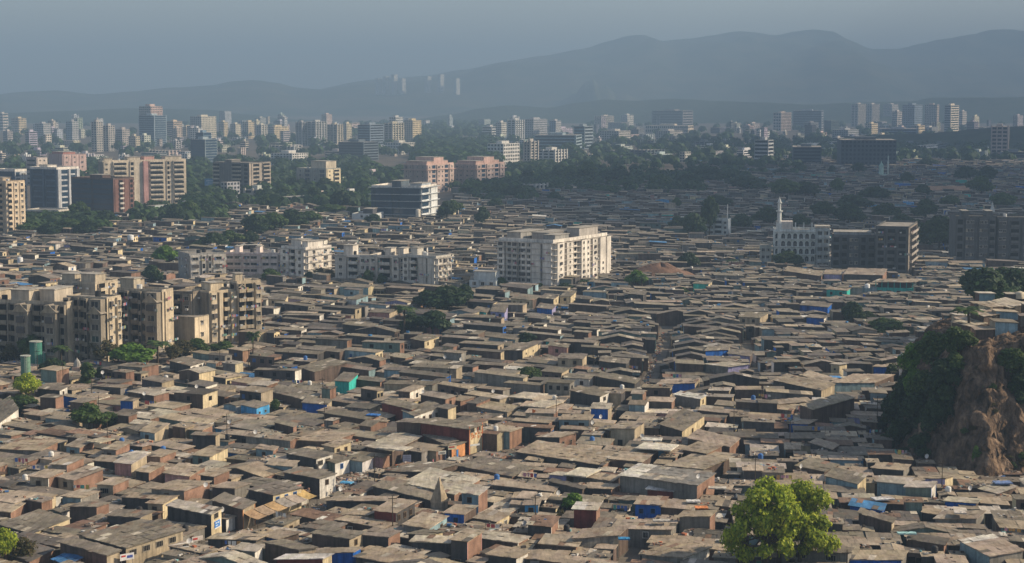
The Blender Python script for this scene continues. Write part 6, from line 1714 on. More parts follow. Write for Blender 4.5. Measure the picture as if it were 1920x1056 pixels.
CL = [('bushf', 1712, 700, 62, 70), ('bushm', 1755, 680, 80, 70), ('bushm', 1790, 660, 60, 60), ('bushd', 1700, 760, 60, 80), ('bushf', 1715, 740, 50, 60), ('bushm', 1730, 750, 70, 70), ('bushd', 1765, 745, 80, 90), ('bushd', 1680, 790, 56, 70), ('bushd', 1720, 800, 80, 80), ('bushd', 1690, 830, 70, 60), ('bushd', 1752, 800, 60, 70), ('bushm', 1790, 700, 50, 50), ('bushd', 1730, 850, 70, 50), ('bushd', 1672, 730, 40, 60), ('bushm', 1812, 650, 50, 40), ('bushd', 1775, 790, 50, 60), ('bushd', 1660, 812, 36, 40), ('bushm', 1900, 700, 70, 60), ('bushd', 1910, 745, 60, 60), ('bushm', 1890, 680, 50, 36), ('bushf', 1830, 860, 18, 34), ('bushd', 1700, 868, 60, 40), ('bushd', 1660, 850, 44, 40), ('bushf', 1745, 655, 50, 44), ('bushm', 1916, 860, 24, 20)]
for q in CL: on_hill(*q)
for q in range(16):
    on_hill('dry0' if q % 3 else 'bushm', rl.uniform(1790, 1925), rl.uniform(690, 880), rl.uniform(14, 26), rl.uniform(9, 18), look='scrubby dry bush clinging to the bare cliff')
landmark('cliff bushes', 1720, 720)
# far woods that read as one mass
WOOD = MB()
rw = random.Random(31)
def wood_tree(x, y, z, r):
    for _ in range(46):
        d = Vector((rw.gauss(0, 1), rw.gauss(0, 1), abs(rw.gauss(0, .8)))).normalized()
        p = Vector((x, y, z + r * .7)) + Vector((d.x * r, d.y * r, d.z * r * .9)) * rw.uniform(.6, 1.1)
        a = d.orthogonal().normalized(); b = d.cross(a); s_ = r * rw.uniform(.16, .34)
        c = rw.choice(GREENS['dark'] + GREENS['mid'][:1])
        WOOD.poly([p - a * s_ - b * s_, p + a * s_ - b * s_ * .7, p + a * s_ * .8 + b * s_, p - a * s_ + b * s_ * .8], 'leaf', c)
def woods(n, x0, x1, y0, y1, r0=5, r1=9):
    for _ in range(n):
        g = G(rw.uniform(x0, x1), y0 + (y1 - y0) * rw.random())
        ix, iy = int(g.x - OX0), int(g.y - OY0)
        if 0 <= ix < OCC.shape[1] and 0 <= iy < OCC.shape[0] and OCC[iy, ix]: continue
        wood_tree(g.x, g.y, 0, rw.uniform(r0, r1))
woods(560, -40, 1960, 232, 300, 6, 11)
woods(420, 780, 930, 270, 318, 6, 11); woods(260, 480, 700, 306, 400, 5, 8); woods(130, 960, 1500, 300, 345, 5, 8); woods(150, 1060, 1500, 262, 320, 6, 10)
woods(150, 1420, 1930, 258, 312, 6, 10); woods(240, -40, 470, 310, 345, 6, 9); woods(120, 250, 420, 400, 425, 4, 6); woods(140, 840, 1060, 318, 362, 5, 8); woods(120, 40, 200, 420, 445, 4, 6); woods(120, 650, 860, 320, 350, 5, 8); woods(230, 940, 1320, 338, 368, 4, 7); woods(60, 880, 1010, 362, 385, 4, 6); woods(110, 345, 440, 335, 402, 4, 7); woods(260, 600, 980, 234, 262, 7, 11); woods(90, 440, 560, 330, 392, 4, 7)
# ================================================================== SMALL THINGS
# green tanks by the flats
for (xl, xr, yb, yt, lab) in ((57, 80, 700, 640, 'tallest dark green silo in front of the gabled flats'), (40, 58, 722, 667, 'shorter pale green silo in front of the tallest one'), (76, 86, 692, 661, 'smallest green silo tucked behind the tallest one')):
    c = G((xl + xr) / 2, yb); k = c.y / F; r = (xr - xl) / 2 * k; h = (yb - yt) * k
    e = empty('silo', c)
    col = (.03, .16, .12) if xl != 40 else (.10, .2, .14)
    m_ = MB(); m_.cyl(0, 0, 0, h, r, 24, 'plain', col)
    for q in range(1, 5): m_.cyl(0, 0, h * q / 5, h * q / 5 + .12, r + .05, 24, 'plain', col)
    m_.build('tank', e, True)
    m_ = MB(); m_.cyl(0, 0, h + .002, h + .25, r + .12, 24, 'plain', (.4, .42, .36)); m_.build('rim', e)
    m_ = MB()
    for sx in (-.25, .25): m_.tube([(r * .3 + sx, -r - .15, 0), (r * .3 + sx, -r - .15, h + .6)], [.04, .04], 5, 'plain', (.5, .5, .48))
    for q in range(int(h / .5)): m_.tube([(r * .3 - .25, -r - .15, q * .5 + .3), (r * .3 + .25, -r - .15, q * .5 + .3)], [.03, .03], 4, 'plain', (.5, .5, .48))
    m_.build('ladder', e)
    tag(e, lab, 'silo', 'green silos by the flats'); mark_disc(c.x, c.y, r + 1); keep_low([(c.x - 6, c.y), (c.x + 6, c.y), (c.x + 6, c.y - 20), (c.x - 6, c.y - 20)])
    if xl == 57: landmark('green tanks', 60, 680)
# little temple with a white dome by the palm
c = G(145, 706); e = empty('shrine', c, 0, .62); k = c.y / F
m_ = MB(); m_.box(-2, 2, -2, 2, 0, 4.5, 'facade', (.6, .42, .34)); m_.build('wall', e)
m_ = MB(); m_.dome(0, 0, 4.5, 1.7, 3.6, 12, 8, 'facade', (.42, .4, .37), .8); m_.build('spire', e)
tag(e, 'small shrine with grey bulbous spire beside the palm', 'shrine'); mark_disc(c.x, c.y, 2.5)
# tan pyramid spire among the lower middle shacks
c = G(824, 970); e = empty('temple_spire', c)
m_ = MB(); m_.box(-1.2, 1.2, -1.2, 1.2, 0, 3, 'wall', (.36, .3, .22)); m_.build('wall', e)
m_ = MB()
for q in range(6):
    r0, r1 = 1.3 * (1 - q / 6), 1.3 * (1 - (q + 1) / 6) + .05; z0, z1 = 3.02 + q * .8, 3.02 + (q + 1) * .8
    a = [(-r0, -r0, z0), (r0, -r0, z0), (r0, r0, z0), (-r0, r0, z0)]; b = [(-r1, -r1, z1), (r1, -r1, z1), (r1, r1, z1), (-r1, r1, z1)]
    for i in range(4): m_.poly([a[i], a[(i + 1) % 4], b[(i + 1) % 4], b[i]], 'wall', (.46, .38, .27) if i in (1, 2) else (.4, .33, .24))  # sun-facing sides given a lighter tan
m_.build('spire', e); e.rotation_euler[2] = R(-30)
tag(e, 'pointed tan pyramid spire rising between the lower middle shacks', 'spire'); landmark('tan pyramid spire', 824, 948); mark_disc(c.x, c.y, 2)
# white temple spire and green minaret far right
c = G(1860, 412); e = empty('temple_spire', c)
m_ = MB(); m_.tube([(0, 0, 0), (0, 0, 3), (0, 0, 6), (0, 0, 9), (0, 0, 11.5)], [2.4, 2.3, 1.6, .8, .1], 8, 'facade', (.7, .7, .66)); m_.build('spire', e)
m_ = MB(); m_.box(3, 12, -3, 3, 0, 4, 'facade', (.6, .55, .5)); m_.build('wall', e)
tag(e, 'white temple spire among dark trees at far right', 'temple'); mark_disc(c.x, c.y, 5); landmark('white temple spire', 1860, 395)
c = G(1652, 336); e = empty('small_mosque', c)
m_ = MB(); m_.box(-6, 24, -5, 8, 0, 4.5, 'facade', (.4, .5, .46)); m_.build('wall', e)
m_ = MB(); m_.cyl(0, 0, 4.5, 12, 2.4, 10, 'facade', (.45, .6, .52)); m_.dome(0, 0, 12, 2.4, 3, 10, 5, 'facade', (.4, .58, .5), 3); m_.build('dome', e)
m_ = MB(); m_.cyl(6.5, 0, 4.5, 16, .7, 8, 'facade', (.6, .66, .62)); m_.cyl(6.5, 0, 16, 16.5, 1.2, 8, 'facade', (.6, .66, .62)); m_.cyl(6.5, 0, 16.5, 21, .5, 8, 'facade', (.6, .66, .62)); m_.dome(6.5, 0, 21, .7, 1, 8, 4, 'facade', (.5, .62, .56), 1.6); m_.build('minaret', e)
tag(e, 'small pale green mosque with dome and thin minaret in the hazy right', 'mosque'); mark_disc(c.x, c.y, 10); landmark('small green mosque', 1655, 320)
# reddish earth mound
me_v, me_f = [], []
c = G(1238, 527)
for j in range(13):
    for i in range(41):
        t = 6.283 * i / 40; r = j / 12
        z = 7.5 * (1 - r ** 1.6) * (1 + .2 * mnoise.noise((math.cos(t) * 2, math.sin(t) * 2, r * 3)))
        me_v.append((math.cos(t) * r * 19, math.sin(t) * r * 16, max(z, -.3) if j < 12 else -.5))
for j in range(12):
    for i in range(40): me_f.append((j * 41 + i, j * 41 + i + 1, (j + 1) * 41 + i + 1, (j + 1) * 41 + i))
me = bpy.data.meshes.new('earth_mound'); me.from_pydata(me_v, [], me_f); me.polygons.foreach_set('use_smooth', [True] * len(me_f))
me.materials.append(varied('red_earth', False, (.19, .115, .08), s1=.3, s2=1.5, lo=.6, hi=1.3, bump=.4, bscale=.8))
o = put('earth_mound', me, None, c); tag(o, kind='structure'); mark_disc(c.x, c.y, 17); landmark('red earth mound', 1235, 515)
# blue billboard on posts, far left
c = G(395, 366); e = empty('billboard', c); k = c.y / F
m_ = MB(); m_.box(-11 * k, 11 * k, -.2, .2, 14 * k, 31 * k, 'plain', (.12, .28, .45)); m_.build('panel', e)
m_ = MB()
for q in (-.7, 0, .7): m_.box(11 * k * q - .2, 11 * k * q + .2, .25, .6, 0, 28 * k, 'plain', (.3, .3, .3))
m_.build('frame', e)
m_ = MB()
for q, (a, b) in enumerate(((-.7, .6), (-.5, .7), (-.8, .3))): m_.box(11 * k * a, 11 * k * b, -.26, -.21, (26 - q * 4) * k, (27.6 - q * 4) * k, 'plain', (.45, .55, .62))
m_.build('stripe', e)
tag(e, 'blue billboard with pale lines standing left of the unfinished twin block', 'billboard'); landmark('blue billboard', 395, 345)

# ---- market street: awnings, signs, stalls and people
def strip(a, b, n):
    A_, B_ = G(*a), G(*b)
    for q in range(n): yield A_ + (B_ - A_) * ((q + .5) / n), (B_ - A_).normalized(), (B_ - A_).length / n
AW = [(.40, .27, .16), (.34, .25, .17), (.45, .3, .15), (.3, .27, .24), (.36, .3, .25), (.5, .35, .14)]
awl = ['rust-brown awning nearest the bottom of the market street', 'tan canvas awning below the blue-shuttered market house', 'wide orange-tan awning in the middle of the awning row', 'grey-brown awning right of the orange-tan one', 'grey awning under the posters of the market house', 'orange awning at the upper end of the awning row']
for q, (p, d, ln) in enumerate(strip((468, 996), (582, 950), 6)):
    e = empty('awning', p, math.atan2(d.y, d.x))
    m_ = MB(); dep = 3.2
    for i in range(4):
        t0, t1 = i / 4, (i + 1) / 4
        z0, z1 = 3.3 - 1.0 * t0 - .15 * math.sin(3.14 * t0), 3.3 - 1.0 * t1 - .15 * math.sin(3.14 * t1)
        m_.poly([(-ln * .47, 1.5 - dep * t0, z0), (ln * .47, 1.5 - dep * t0, z0), (ln * .47, 1.5 - dep * t1, z1), (-ln * .47, 1.5 - dep * t1, z1)], 'roof', AW[q])
    m_.build('canopy', e)
    for sx in (-.44, .44):
        m_ = MB(); m_.tube([(ln * sx, -1.65, 0), (ln * sx, -1.65, 2.35)], [.05, .05], 5, 'bark', (1, 1, 1)); m_.build('pole', e)
    tag(e, awl[q], 'awning', 'awnings over the market stalls')
    mark_disc(p.x, p.y, 1.2)
def sign(px, py, z, w_, h_, ang, col, label, bars=None, cat='shop sign'):
    g = G(px, py, z); e = empty('shop_sign', g, R(ang))
    m_ = MB(); m_.box(-w_ / 2, w_ / 2, -.08, 0, 0, h_, 'plain', col); m_.build('board', e)
    if bars:
        m_ = MB()
        for (a, b, z0, z1, c) in bars: m_.box(-w_ / 2 + w_ * a, -w_ / 2 + w_ * b, -.12, -.081, h_ * z0, h_ * z1, 'plain', c)
        m_.build('lettering', e)
    m_ = MB()
    for sx in (-.4, .4): m_.tube([(w_ * sx, .06, -z + .0), (w_ * sx, .06, h_)], [.04, .04], 5, 'plain', (.25, .22, .2))
    m_.build('post', e)
    tag(e, label, cat, 'shop signs along the market street')
RD, BU, DG = (.5, .06, .05), (.06, .1, .35), (.2, .2, .2)
sign(340, 1027, 2.6, 4.6, .8, 40, (.75, .73, .7), 'long white shop sign with dark end over the market street', [(.55, .95, .3, .7, BU)])
sign(238, 1050, 2.6, 2.6, 1.1, 40, (.75, .73, .72), 'white sign board with red and blue marks at the bottom of the shop block', [(.1, .4, .55, .8, RD), (.5, .9, .3, .7, BU)])
sign(370, 1014, 2.6, 2.2, .8, 40, (.62, .55, .5), 'pinkish sign board at the upper end of the shop block', [(.1, .5, .3, .7, RD)])
sign(829, 852, 2.4, 1.8, .75, 25, (.72, .7, .6), 'small cream sign board with dark marks left of the dark red hall shops', [(.2, .85, .3, .65, DG)])
sign(848, 843, 2.6, 2.0, .85, 25, (.72, .68, .45), 'yellowish sign board with red stripe below the dark red hall', [(.1, .75, .5, .85, RD)])
sign(890, 836, 2.8, 2.6, .4, 35, (.72, .72, .7), 'slim white sign strip under the end wall of the dark red hall')
sign(763, 866, 1.2, 1.8, 1.5, 5, (.5, .5, .6), 'lavender notice board with faint lines by the market street', [(.1, .9, .7, .78, (.3, .3, .38)), (.1, .9, .45, .53, (.3, .3, .38)), (.1, .8, .2, .28, (.3, .3, .38))])
sign(1000, 804, 3.2, 1.7, .8, 40, (.78, .77, .75), 'tilted white board on a roof left of the orange brick box shack')
# people: one continuous body each, clothes as colour zones of the body
def person_mesh(stride, arm):
    me = bpy.data.meshes.new('skeleton')
    J = {'pel': (0, 0, .95, .14, .11), 'bel': (0, .01, 1.1, .15, .11), 'che': (0, 0, 1.32, .17, .12), 'nk': (0, .0, 1.48, .06, .06), 'hd': (0, -.02, 1.6, .095, .11), 'tp': (0, -.01, 1.7, .07, .08)}
    E = [('pel', 'bel'), ('bel', 'che'), ('che', 'nk'), ('nk', 'hd'), ('hd', 'tp')]
    for sx, sn in ((-1, 'l'), (1, 'r')):
        k = stride * sx
        J['hip' + sn] = (.1 * sx, 0, .9, .095, .095); J['kn' + sn] = (.11 * sx, -.12 * k - .03, .5, .062, .062); J['an' + sn] = (.11 * sx, -.24 * k + .03, .09, .042, .045); J['ft' + sn] = (.12 * sx, -.24 * k - .13, .035, .035, .03)
        J['sh' + sn] = (.19 * sx, 0, 1.42, .062, .062); J['el' + sn] = (.25 * sx, .06 + .1 * k, 1.15, .042, .042); J['wr' + sn] = (.24 * sx, -.06 + .16 * k - arm, .94 + arm * .6, .03, .03); J['ha' + sn] = (.23 * sx, -.1 + .18 * k - arm, .86 + arm * .7, .026, .036)
        for q in range(4):
            J['f%d%s' % (q, sn)] = ((.2 + .022 * q) * sx, -.12 + .18 * k - arm, .77 + arm * .7 + (.01 if q in (1, 2) else .025), .008, .008)
            E.append(('ha' + sn, 'f%d%s' % (q, sn)))
        J['th' + sn] = (.19 * sx, -.15 + .18 * k - arm, .83 + arm * .7, .009, .009); E.append(('ha' + sn, 'th' + sn))
        E += [('pel', 'hip' + sn), ('hip' + sn, 'kn' + sn), ('kn' + sn, 'an' + sn), ('an' + sn, 'ft' + sn), ('che', 'sh' + sn), ('sh' + sn, 'el' + sn), ('el' + sn, 'wr' + sn), ('wr' + sn, 'ha' + sn)]
    J['ns'] = (0, -.125, 1.585, .02, .02); E.append(('hd', 'ns'))
    ks = list(J)
    me.from_pydata([J[k][:3] for k in ks], [(ks.index(a), ks.index(b)) for a, b in E], [])
    o = bpy.data.objects.new('skeleton', me); C.objects.link(o)
    sm = o.modifiers.new('skin', 'SKIN'); o.modifiers.new('sub', 'SUBSURF').render_levels = 1
    o.modifiers['sub'].levels = 1
    for k, v in zip(ks, me.skin_vertices[0].data): v.radius = J[k][3:5]; v.use_root = (k == 'pel')
    dg = bpy.context.evaluated_depsgraph_get()
    out = bpy.data.meshes.new_from_object(o.evaluated_get(dg))
    bpy.data.objects.remove(o)
    for q in range(4): out.materials.append(None)
    mi = []
    for p in out.polygons:
        z, x, y = p.center.z, abs(p.center.x), p.center.y
        arm_ = x > .2 and z < 1.2
        if z > 1.66 or (z > 1.56 and y > .01): mi.append(3)
        elif z > 1.47 or arm_ or z < .1: mi.append(0)
        elif z > .93: mi.append(1)
        else: mi.append(2)
    out.polygons.foreach_set('material_index', mi); out.polygons.foreach_set('use_smooth', [True] * len(mi))
    out.name = 'person'
    return out
PM = [person_mesh(1, 0), person_mesh(-.6, .12), person_mesh(.15, .2)]
def flat(name, c):
    m_, n_, b_ = mat(name, .85, .15); b_.inputs['Base Color'].default_value = (*c, 1); return m_
SK = flat('skin', (.22, .12, .075)); HAIR = flat('hair', (.012, .01, .009))
CLO = {'white': (.7, .68, .64), 'red': (.45, .05, .05), 'blue': (.06, .15, .5), 'yellow': (.65, .45, .06), 'pink': (.6, .25, .3), 'dark': (.03, .03, .04), 'grey': (.25, .25, .26), 'brown': (.14, .09, .06), 'green': (.05, .25, .14), 'orange': (.6, .25, .05)}
CM = {k: flat('cloth_' + k, c) for k, c in CLO.items()}
rp = random.Random(4)
SPOTS = [(300, 1050, 'blue', 'dark', 'walking by the shop block'), (318, 1046, 'pink', 'grey', 'walking by the shop block'), (356, 1033, 'white', 'dark', 'standing under the long white sign'), (395, 1023, 'yellow', 'brown', 'on the market street near the black-fronted shed'), (430, 1011, 'red', 'dark', 'on the market street near the black-fronted shed'), (520, 990, 'white', 'grey', 'beside the awning row'), (545, 982, 'orange', 'brown', 'beside the awning row'), (575, 964, 'green', 'dark', 'at the upper end of the awning row'), (620, 932, 'white', 'brown', 'walking past the white-framed house'), (650, 910, 'blue', 'grey', 'by the rubble heap'), (775, 879, 'white', 'dark', 'near the lavender notice board'), (812, 874, 'pink', 'brown', 'near the shops of the dark red hall'), (842, 869, 'white', 'grey', 'in front of the narrow blue-doored shop'), (862, 867, 'red', 'dark', 'in front of the narrow blue-doored shop'), (900, 858, 'white', 'dark', 'below the end wall of the dark red hall'), (912, 856, 'blue', 'brown', 'below the end wall of the dark red hall'),
         (1211, 728, 'white', 'dark', 'at the lower mouth of the narrow lane'), (1219, 712, 'orange', 'brown', 'in the lower narrow lane'), (1225, 694, 'white', 'grey', 'in the middle of the narrow lane'), (1230, 684, 'pink', 'dark', 'in the middle of the narrow lane'), (1236, 668, 'red', 'grey', 'in the upper narrow lane'), (1243, 645, 'white', 'brown', 'in the upper narrow lane')]
for (px, py, a, b, where) in SPOTS:
    o = put('person', rp.choice(PM), None, G(px, py, .012), rp.uniform(0, 6.28), (.98, .98, .98))
    for q, m_ in enumerate((SK, CM[a], CM[b], HAIR)):
        o.material_slots[q].link = 'OBJECT'; o.material_slots[q].material = m_
    tag(o, f'person in {a} shirt and {b} trousers {where}', 'person', 'people on the lanes')
# ---- roof clutter: tarpaulins, dishes and water drums one can pick out
def tarp(px, py, z, w_, d_, ang, col, label):
    g = G(px, py, z)
    mb = MB(); n = 8
    P_ = [[(w_ * (i / n - .5), d_ * (j / n - .5), .12 * mnoise.noise((i * .9 + px, j * .9, 0)) + .14) for i in range(n + 1)] for j in range(n + 1)]
    for j in range(n):
        for i in range(n): mb.poly([P_[j][i], P_[j][i + 1], P_[j + 1][i + 1], P_[j + 1][i]], 'roof', jit(col, .06))
    for edge in ([P_[0][i] for i in range(n + 1)], [P_[n][n - i] for i in range(n + 1)], [P_[n - j][0] for j in range(n + 1)], [P_[j][n] for j in range(n + 1)]):
        for a, b in zip(edge, edge[1:]): mb.poly([(a[0], a[1], -.1), (b[0], b[1], -.1), b, a], 'roof', jit(col, .06))
    o = mb.build('tarpaulin'); o.location = g; o.rotation_euler = (0, 0, R(ang))
    tag(o, label, 'tarpaulin', 'sheets spread on the roofs')
WT_ = (.6, .56, .47)
tarp(1232, 838, 4.0, 8, 7, -20, WT_, 'big pale cream sheet on a roof in the right centre')
tarp(1092, 886, 4.0, 5, 8, -25, (.58, .53, .42), 'pale cream sheet on a roof left of the grey warehouse')
tarp(990, 742, 4.4, 7, 9, -28, (.5, .44, .34), 'sand-coloured sheet on a roof below the two-windowed whitish house')
tarp(1020, 758, 4.2, 6, 10, -28, (.5, .44, .34), 'second sand-coloured sheet left of the white-ended middle house')
tarp(1222, 824, 4.2, 4.5, 3.5, -10, (.6, .57, .5), 'small bright sheet above the big cream sheet')
tarp(740, 840, 4.4, 7, 4, -24, (.52, .47, .38), 'cream striped sheet left of the dark red hall')
tarp(188, 826, 4.6, 4, 5, -28, (.48, .42, .31), 'light sheet among the brick shacks at left')
tarp(252, 852, 4.5, 4, 6, -28, (.55, .5, .42), 'whitish new sheet behind the pink-fronted shack')
tarp(700, 778, 4, 3, 2, -20, (.05, .2, .55), 'blue plastic sheet right of the dark roofs')
tarp(650, 905, 2.4, 2.4, 1.6, -20, (.1, .38, .65), 'light blue plastic sheet by the rubble heap')
tarp(1655, 935, 3.6, 4, 2.5, 10, (.6, .6, .6), 'grey-white sheet bundle above the blue shed')
tarp(1880, 905, 3.4, 3.5, 2.5, 0, (.2, .3, .55), 'blue and white plastic at the cliff foot')
tarp(1315, 952, 4, 2.4, 2, 0, (.6, .22, .08), 'orange cloth heap beside the big bright tree')
tarp(1300, 940, 4.4, 2.6, 1.6, 0, (.68, .66, .62), 'white cloth heap above the orange one')
tarp(1170, 1010, 3.6, 2.0, 1.4, 0, (.05, .3, .6), 'blue cloth by the lower lane')
tarp(1345, 915, 4.0, 3.5, 1.8, -8, (.58, .54, .46), 'whitish sheet on the roof right of the white-roofed maroon shack')
tarp(1240, 976, 4.2, 3.0, 1.5, 0, (.5, .47, .42), 'pale sheet on the teal-doored shack roof')
tarp(1700, 1000, 4.6, 3.2, 1.3, 0, (.3, .5, .5), 'pale teal sheet on a roof in the lower right')
tarp(1800, 960, 4.4, 2.2, 2.6, -10, (.58, .53, .47), 'cream sheet strip in the lower right rows')
def drum(px, py, z, r, h, col, label):
    g = G(px, py, z); m_ = MB(); m_.cyl(0, 0, 0, h, r, 14, 'plain', col); m_.cyl(0, 0, h * .33, h * .36, r + .03, 14, 'plain', col); m_.cyl(0, 0, h * .66, h * .69, r + .03, 14, 'plain', col)
    m_.tube([(0, 0, h), (0, 0, h + .15), (0, 0, h + .25)], [r * .95, r * .5, r * .3], 14, 'plain', col)
    o = m_.build('water_drum', None, True); o.location = g; tag(o, label, 'water drum', 'drums on the roofs')
drum(38, 496, 4, 1.2, 3.2, (.7, .7, .7), 'white water drum standing on the far left roofs')
drum(245, 450, 5, 1.6, 2.6, (.7, .7, .68), 'white water drum on the roofs below the brown office')
drum(1626, 540, 6.5, 1.0, 1.4, (.72, .72, .7), 'white drum on the roof beside the turquoise workshop')
drum(784, 414, 3, 1.5, 7, (.6, .54, .44), 'slim cream water tower left of the centre trees')
drum(1912, 560, 30, 1.0, 1.6, (.6, .52, .38), 'cream drum on top of the cliff shacks')
def dish(px, py, z, label):
    g = G(px, py, z); e = empty('satellite_dish', g, R(40))
    m_ = MB(); pts, rad = [], []
    for q in range(5): pts.append((0, -.02 - .12 * (q / 4) ** 2, 1.0)); rad.append(max(.02, .5 * q / 4))
    m_.tube(pts, rad, 14, 'plain', (.6, .6, .6), cap=False); m_.build('reflector', e)
    m_ = MB(); m_.tube([(0, .05, -.3), (0, 0, 1.0)], [.03, .03], 5, 'plain', (.3, .3, .3)); m_.build('mast', e)
    tag(e, label, 'satellite dish', 'dishes on the roofs')
for q, (px, py, lab) in enumerate([(385, 918, 'dish on the long brick-sided shack'), (192, 705, 'dish among the roofs right of the slim column tree'), (270, 745, 'dish beside the deep blue box house'), (792, 742, 'dish behind the four-windowed white house'), (1308, 902, 'dish at the corner of the grey warehouse'), (1110, 800, 'dish right of the orange brick box shack'), (478, 818, 'dish on roofs left of the cream house')]):
    dish(px, py, 5.4, 'white satellite ' + lab)
# ladder left lying on a roof
g = G(1140, 866, 3.9); e = empty('ladder', g, R(40)); m_ = MB()
for sx in (-.35, .35): m_.tube([(-2.6, sx, .1), (2.6, sx, .1)], [.05, .05], 5, 'bark', (1, 1, 1))
m_.build('rail', e); m_ = MB()
for q in range(9): m_.tube([(-2.4 + q * .6, -.35, .1), (-2.4 + q * .6, .35, .1)], [.035, .035], 5, 'bark', (1, 1, 1))
m_.build('rung', e); tag(e, 'wooden ladder lying across a broad tan roof', 'ladder')
# orange flag
g = G(998, 790, 3); e = empty('flag', g); m_ = MB(); m_.tube([(0, 0, 0), (0, 0, 3)], [.03, .03], 5, 'bark', (1, 1, 1)); m_.build('pole', e)
m_ = MB(); m_.poly([(0, 0, 3), (0, 0, 2), (.7, .1, 2.1), (.8, .05, 2.6)], 'plain', (.7, .2, .05)); m_.build('cloth', e); tag(e, 'small orange flag on a pole above the roofs', 'flag')
# rubble heap on the street, and litter strewn over roofs (nobody could count it)
RUB = MB(); rr = random.Random(8)
def bit(mb, x, y, z, s_, col):
    a = rr.uniform(0, 3.14); w_, d_, h_ = s_ * rr.uniform(.5, 1.6), s_ * rr.uniform(.3, 1), s_ * rr.uniform(.1, .6)
    ca, sa = math.cos(a), math.sin(a)
    mb.prism([(x + ca * i * w_ / 2 - sa * j * d_ / 2, y + sa * i * w_ / 2 + ca * j * d_ / 2) for i, j in ((-1, -1), (1, -1), (1, 1), (-1, 1))], z - .05, z + h_, 'wall', col)
PAL = [(.5, .45, .38), (.6, .56, .5), (.3, .22, .17), (.2, .17, .14), (.1, .09, .08), (.42, .35, .26), (.35, .2, .14), (.66, .64, .6), (.08, .2, .45), (.5, .18, .1), (.2, .4, .42)]
for _ in range(700):
    t = rr.random(); g = G(630 + 80 * t + rr.gauss(0, 8), 912 - 18 * t + rr.gauss(0, 5))
    bit(RUB, g.x, g.y, .3 * rr.random() + .05, .7, rr.choice(PAL[:8]))
for _ in range(500):
    q = rr.choice(MARKET); g = G(q[0] + rr.gauss(0, 25), q[1] + rr.gauss(0, 5)); bit(RUB, g.x, g.y, .05, .45, rr.choice(PAL))
for _ in range(260):
    t = rr.random(); g = G(1205 + 40 * t + rr.gauss(0, 3), 740 - 115 * t); bit(RUB, g.x, g.y, .05, .55, rr.choice(PAL[2:7] * 2 + PAL))
o = RUB.build('rubble'); tag(o, 'heap of pale broken rubble and litter strewn along the market street', 'rubble', kind='stuff')
# ================================================================== FILL, LITTER, HAZE, LABELS
fill_all()
o = FAR.build('distant_shacks'); tag(o, 'sea of distant shacks with grey and tan sheet roofs', 'shacks', kind='stuff')
o = WOOD.build('far_woods'); tag(o, 'dark belts of hazy woods between the far buildings', 'woods', kind='stuff')
JUNK = MB()
# ---- countable clutter on the nearer roofs: tanks, dishes, poles with wires, washing lines
rc = random.Random(12)
near = [q for q in FILLED if q[1] < 520 and visible(*PX(q[0], q[1], 3)[:2])]
rc.shuffle(near)
def spot(q): return q[0] + rc.uniform(-.2, .2) * q[3], q[1] + rc.uniform(-.15, .25) * q[4], q[2] + .25
def drum_mesh(col):
    m_ = MB(); m_.tube([(0, 0, 0), (0, 0, .95), (0, 0, 1.1), (0, 0, 1.2)], [.55, .55, .38, .2], 14, 'plain', col)
    for z in (.25, .55, .8): m_.cyl(0, 0, z, z + .05, .58, 14, 'plain', col)
    return m_.mesh('water_drum', True)
DM = {'black': drum_mesh((.025, .025, .027)), 'white': drum_mesh((.68, .67, .63)), 'blue': drum_mesh((.05, .16, .42))}
dmesh = bpy.data.objects['satellite_dish'].children[0].data, bpy.data.objects['satellite_dish'].children[1].data
k_ = 0
for q in near[:42]:
    c = rc.choice(['black', 'black', 'white', 'white', 'blue']); x, y, z = spot(q)
    o = put('water_drum', DM[c], None, (x, y, z - .12)); px, py, _ = PX(x, y, z); later(o, f'{c} water drum on a roof', 'water drum', px, py, 'drums on the roofs')
for q in near[42:70]:
    x, y, z = spot(q); e = empty('satellite_dish', (x, y, z), R(rc.uniform(20, 60))); put('reflector', dmesh[0], e); put('mast', dmesh[1], e)
    px, py, _ = PX(x, y, z); later(e, 'pale satellite dish on a roof', 'satellite dish', px, py, 'dishes on the roofs')
CLC = [(.7, .68, .64), (.5, .08, .08), (.08, .16, .45), (.65, .5, .12), (.6, .3, .35), (.1, .35, .3), (.3, .3, .32), (.55, .3, .1)]
for q in near[70:100]:
    x, y, z = spot(q); e = empty('washing_line', (x, y, z), R(rc.uniform(-40, 10)))
    m_ = MB()
    for sx in (-1.6, 1.6): m_.tube([(sx, 0, -.3), (sx, 0, 1.5)], [.035, .035], 5, 'bark', (1, 1, 1))
    m_.tube([(-1.6, 0, 1.45), (0, 0, 1.35), (1.6, 0, 1.45)], [.012, .012, .012], 4, 'plain', (.3, .3, .3)); m_.build('pole', e)
    u = -1.4
    while u < 1.2:
        w_ = rc.uniform(.35, .8); h_ = rc.uniform(.5, 1.0); m_ = MB()
        n = 4
        for i in range(n):
            a, b = u + w_ * i / n, u + w_ * (i + 1) / n; ya, yb = .05 * math.sin(i * 2.1), .05 * math.sin((i + 1) * 2.1)
            m_.poly([(a, ya, 1.4 - h_), (b, yb, 1.4 - h_), (b, yb * .3, 1.4), (a, ya * .3, 1.4)], 'plain', rc.choice(CLC) if i == 0 else m_.c[-1])
        m_.build('cloth', e); u += w_ + rc.uniform(.05, .3)
    px, py, _ = PX(x, y, z); later(e, 'washing line with clothes on a roof', 'washing line', px, py, 'washing lines on the roofs')
poles = []
for q in near[100:126]:
    x, y = q[0] + q[3] * .5, q[1] - q[4] * .5; poles.append((x, y))
poles.sort(key=lambda p: p[0] + .4 * p[1])
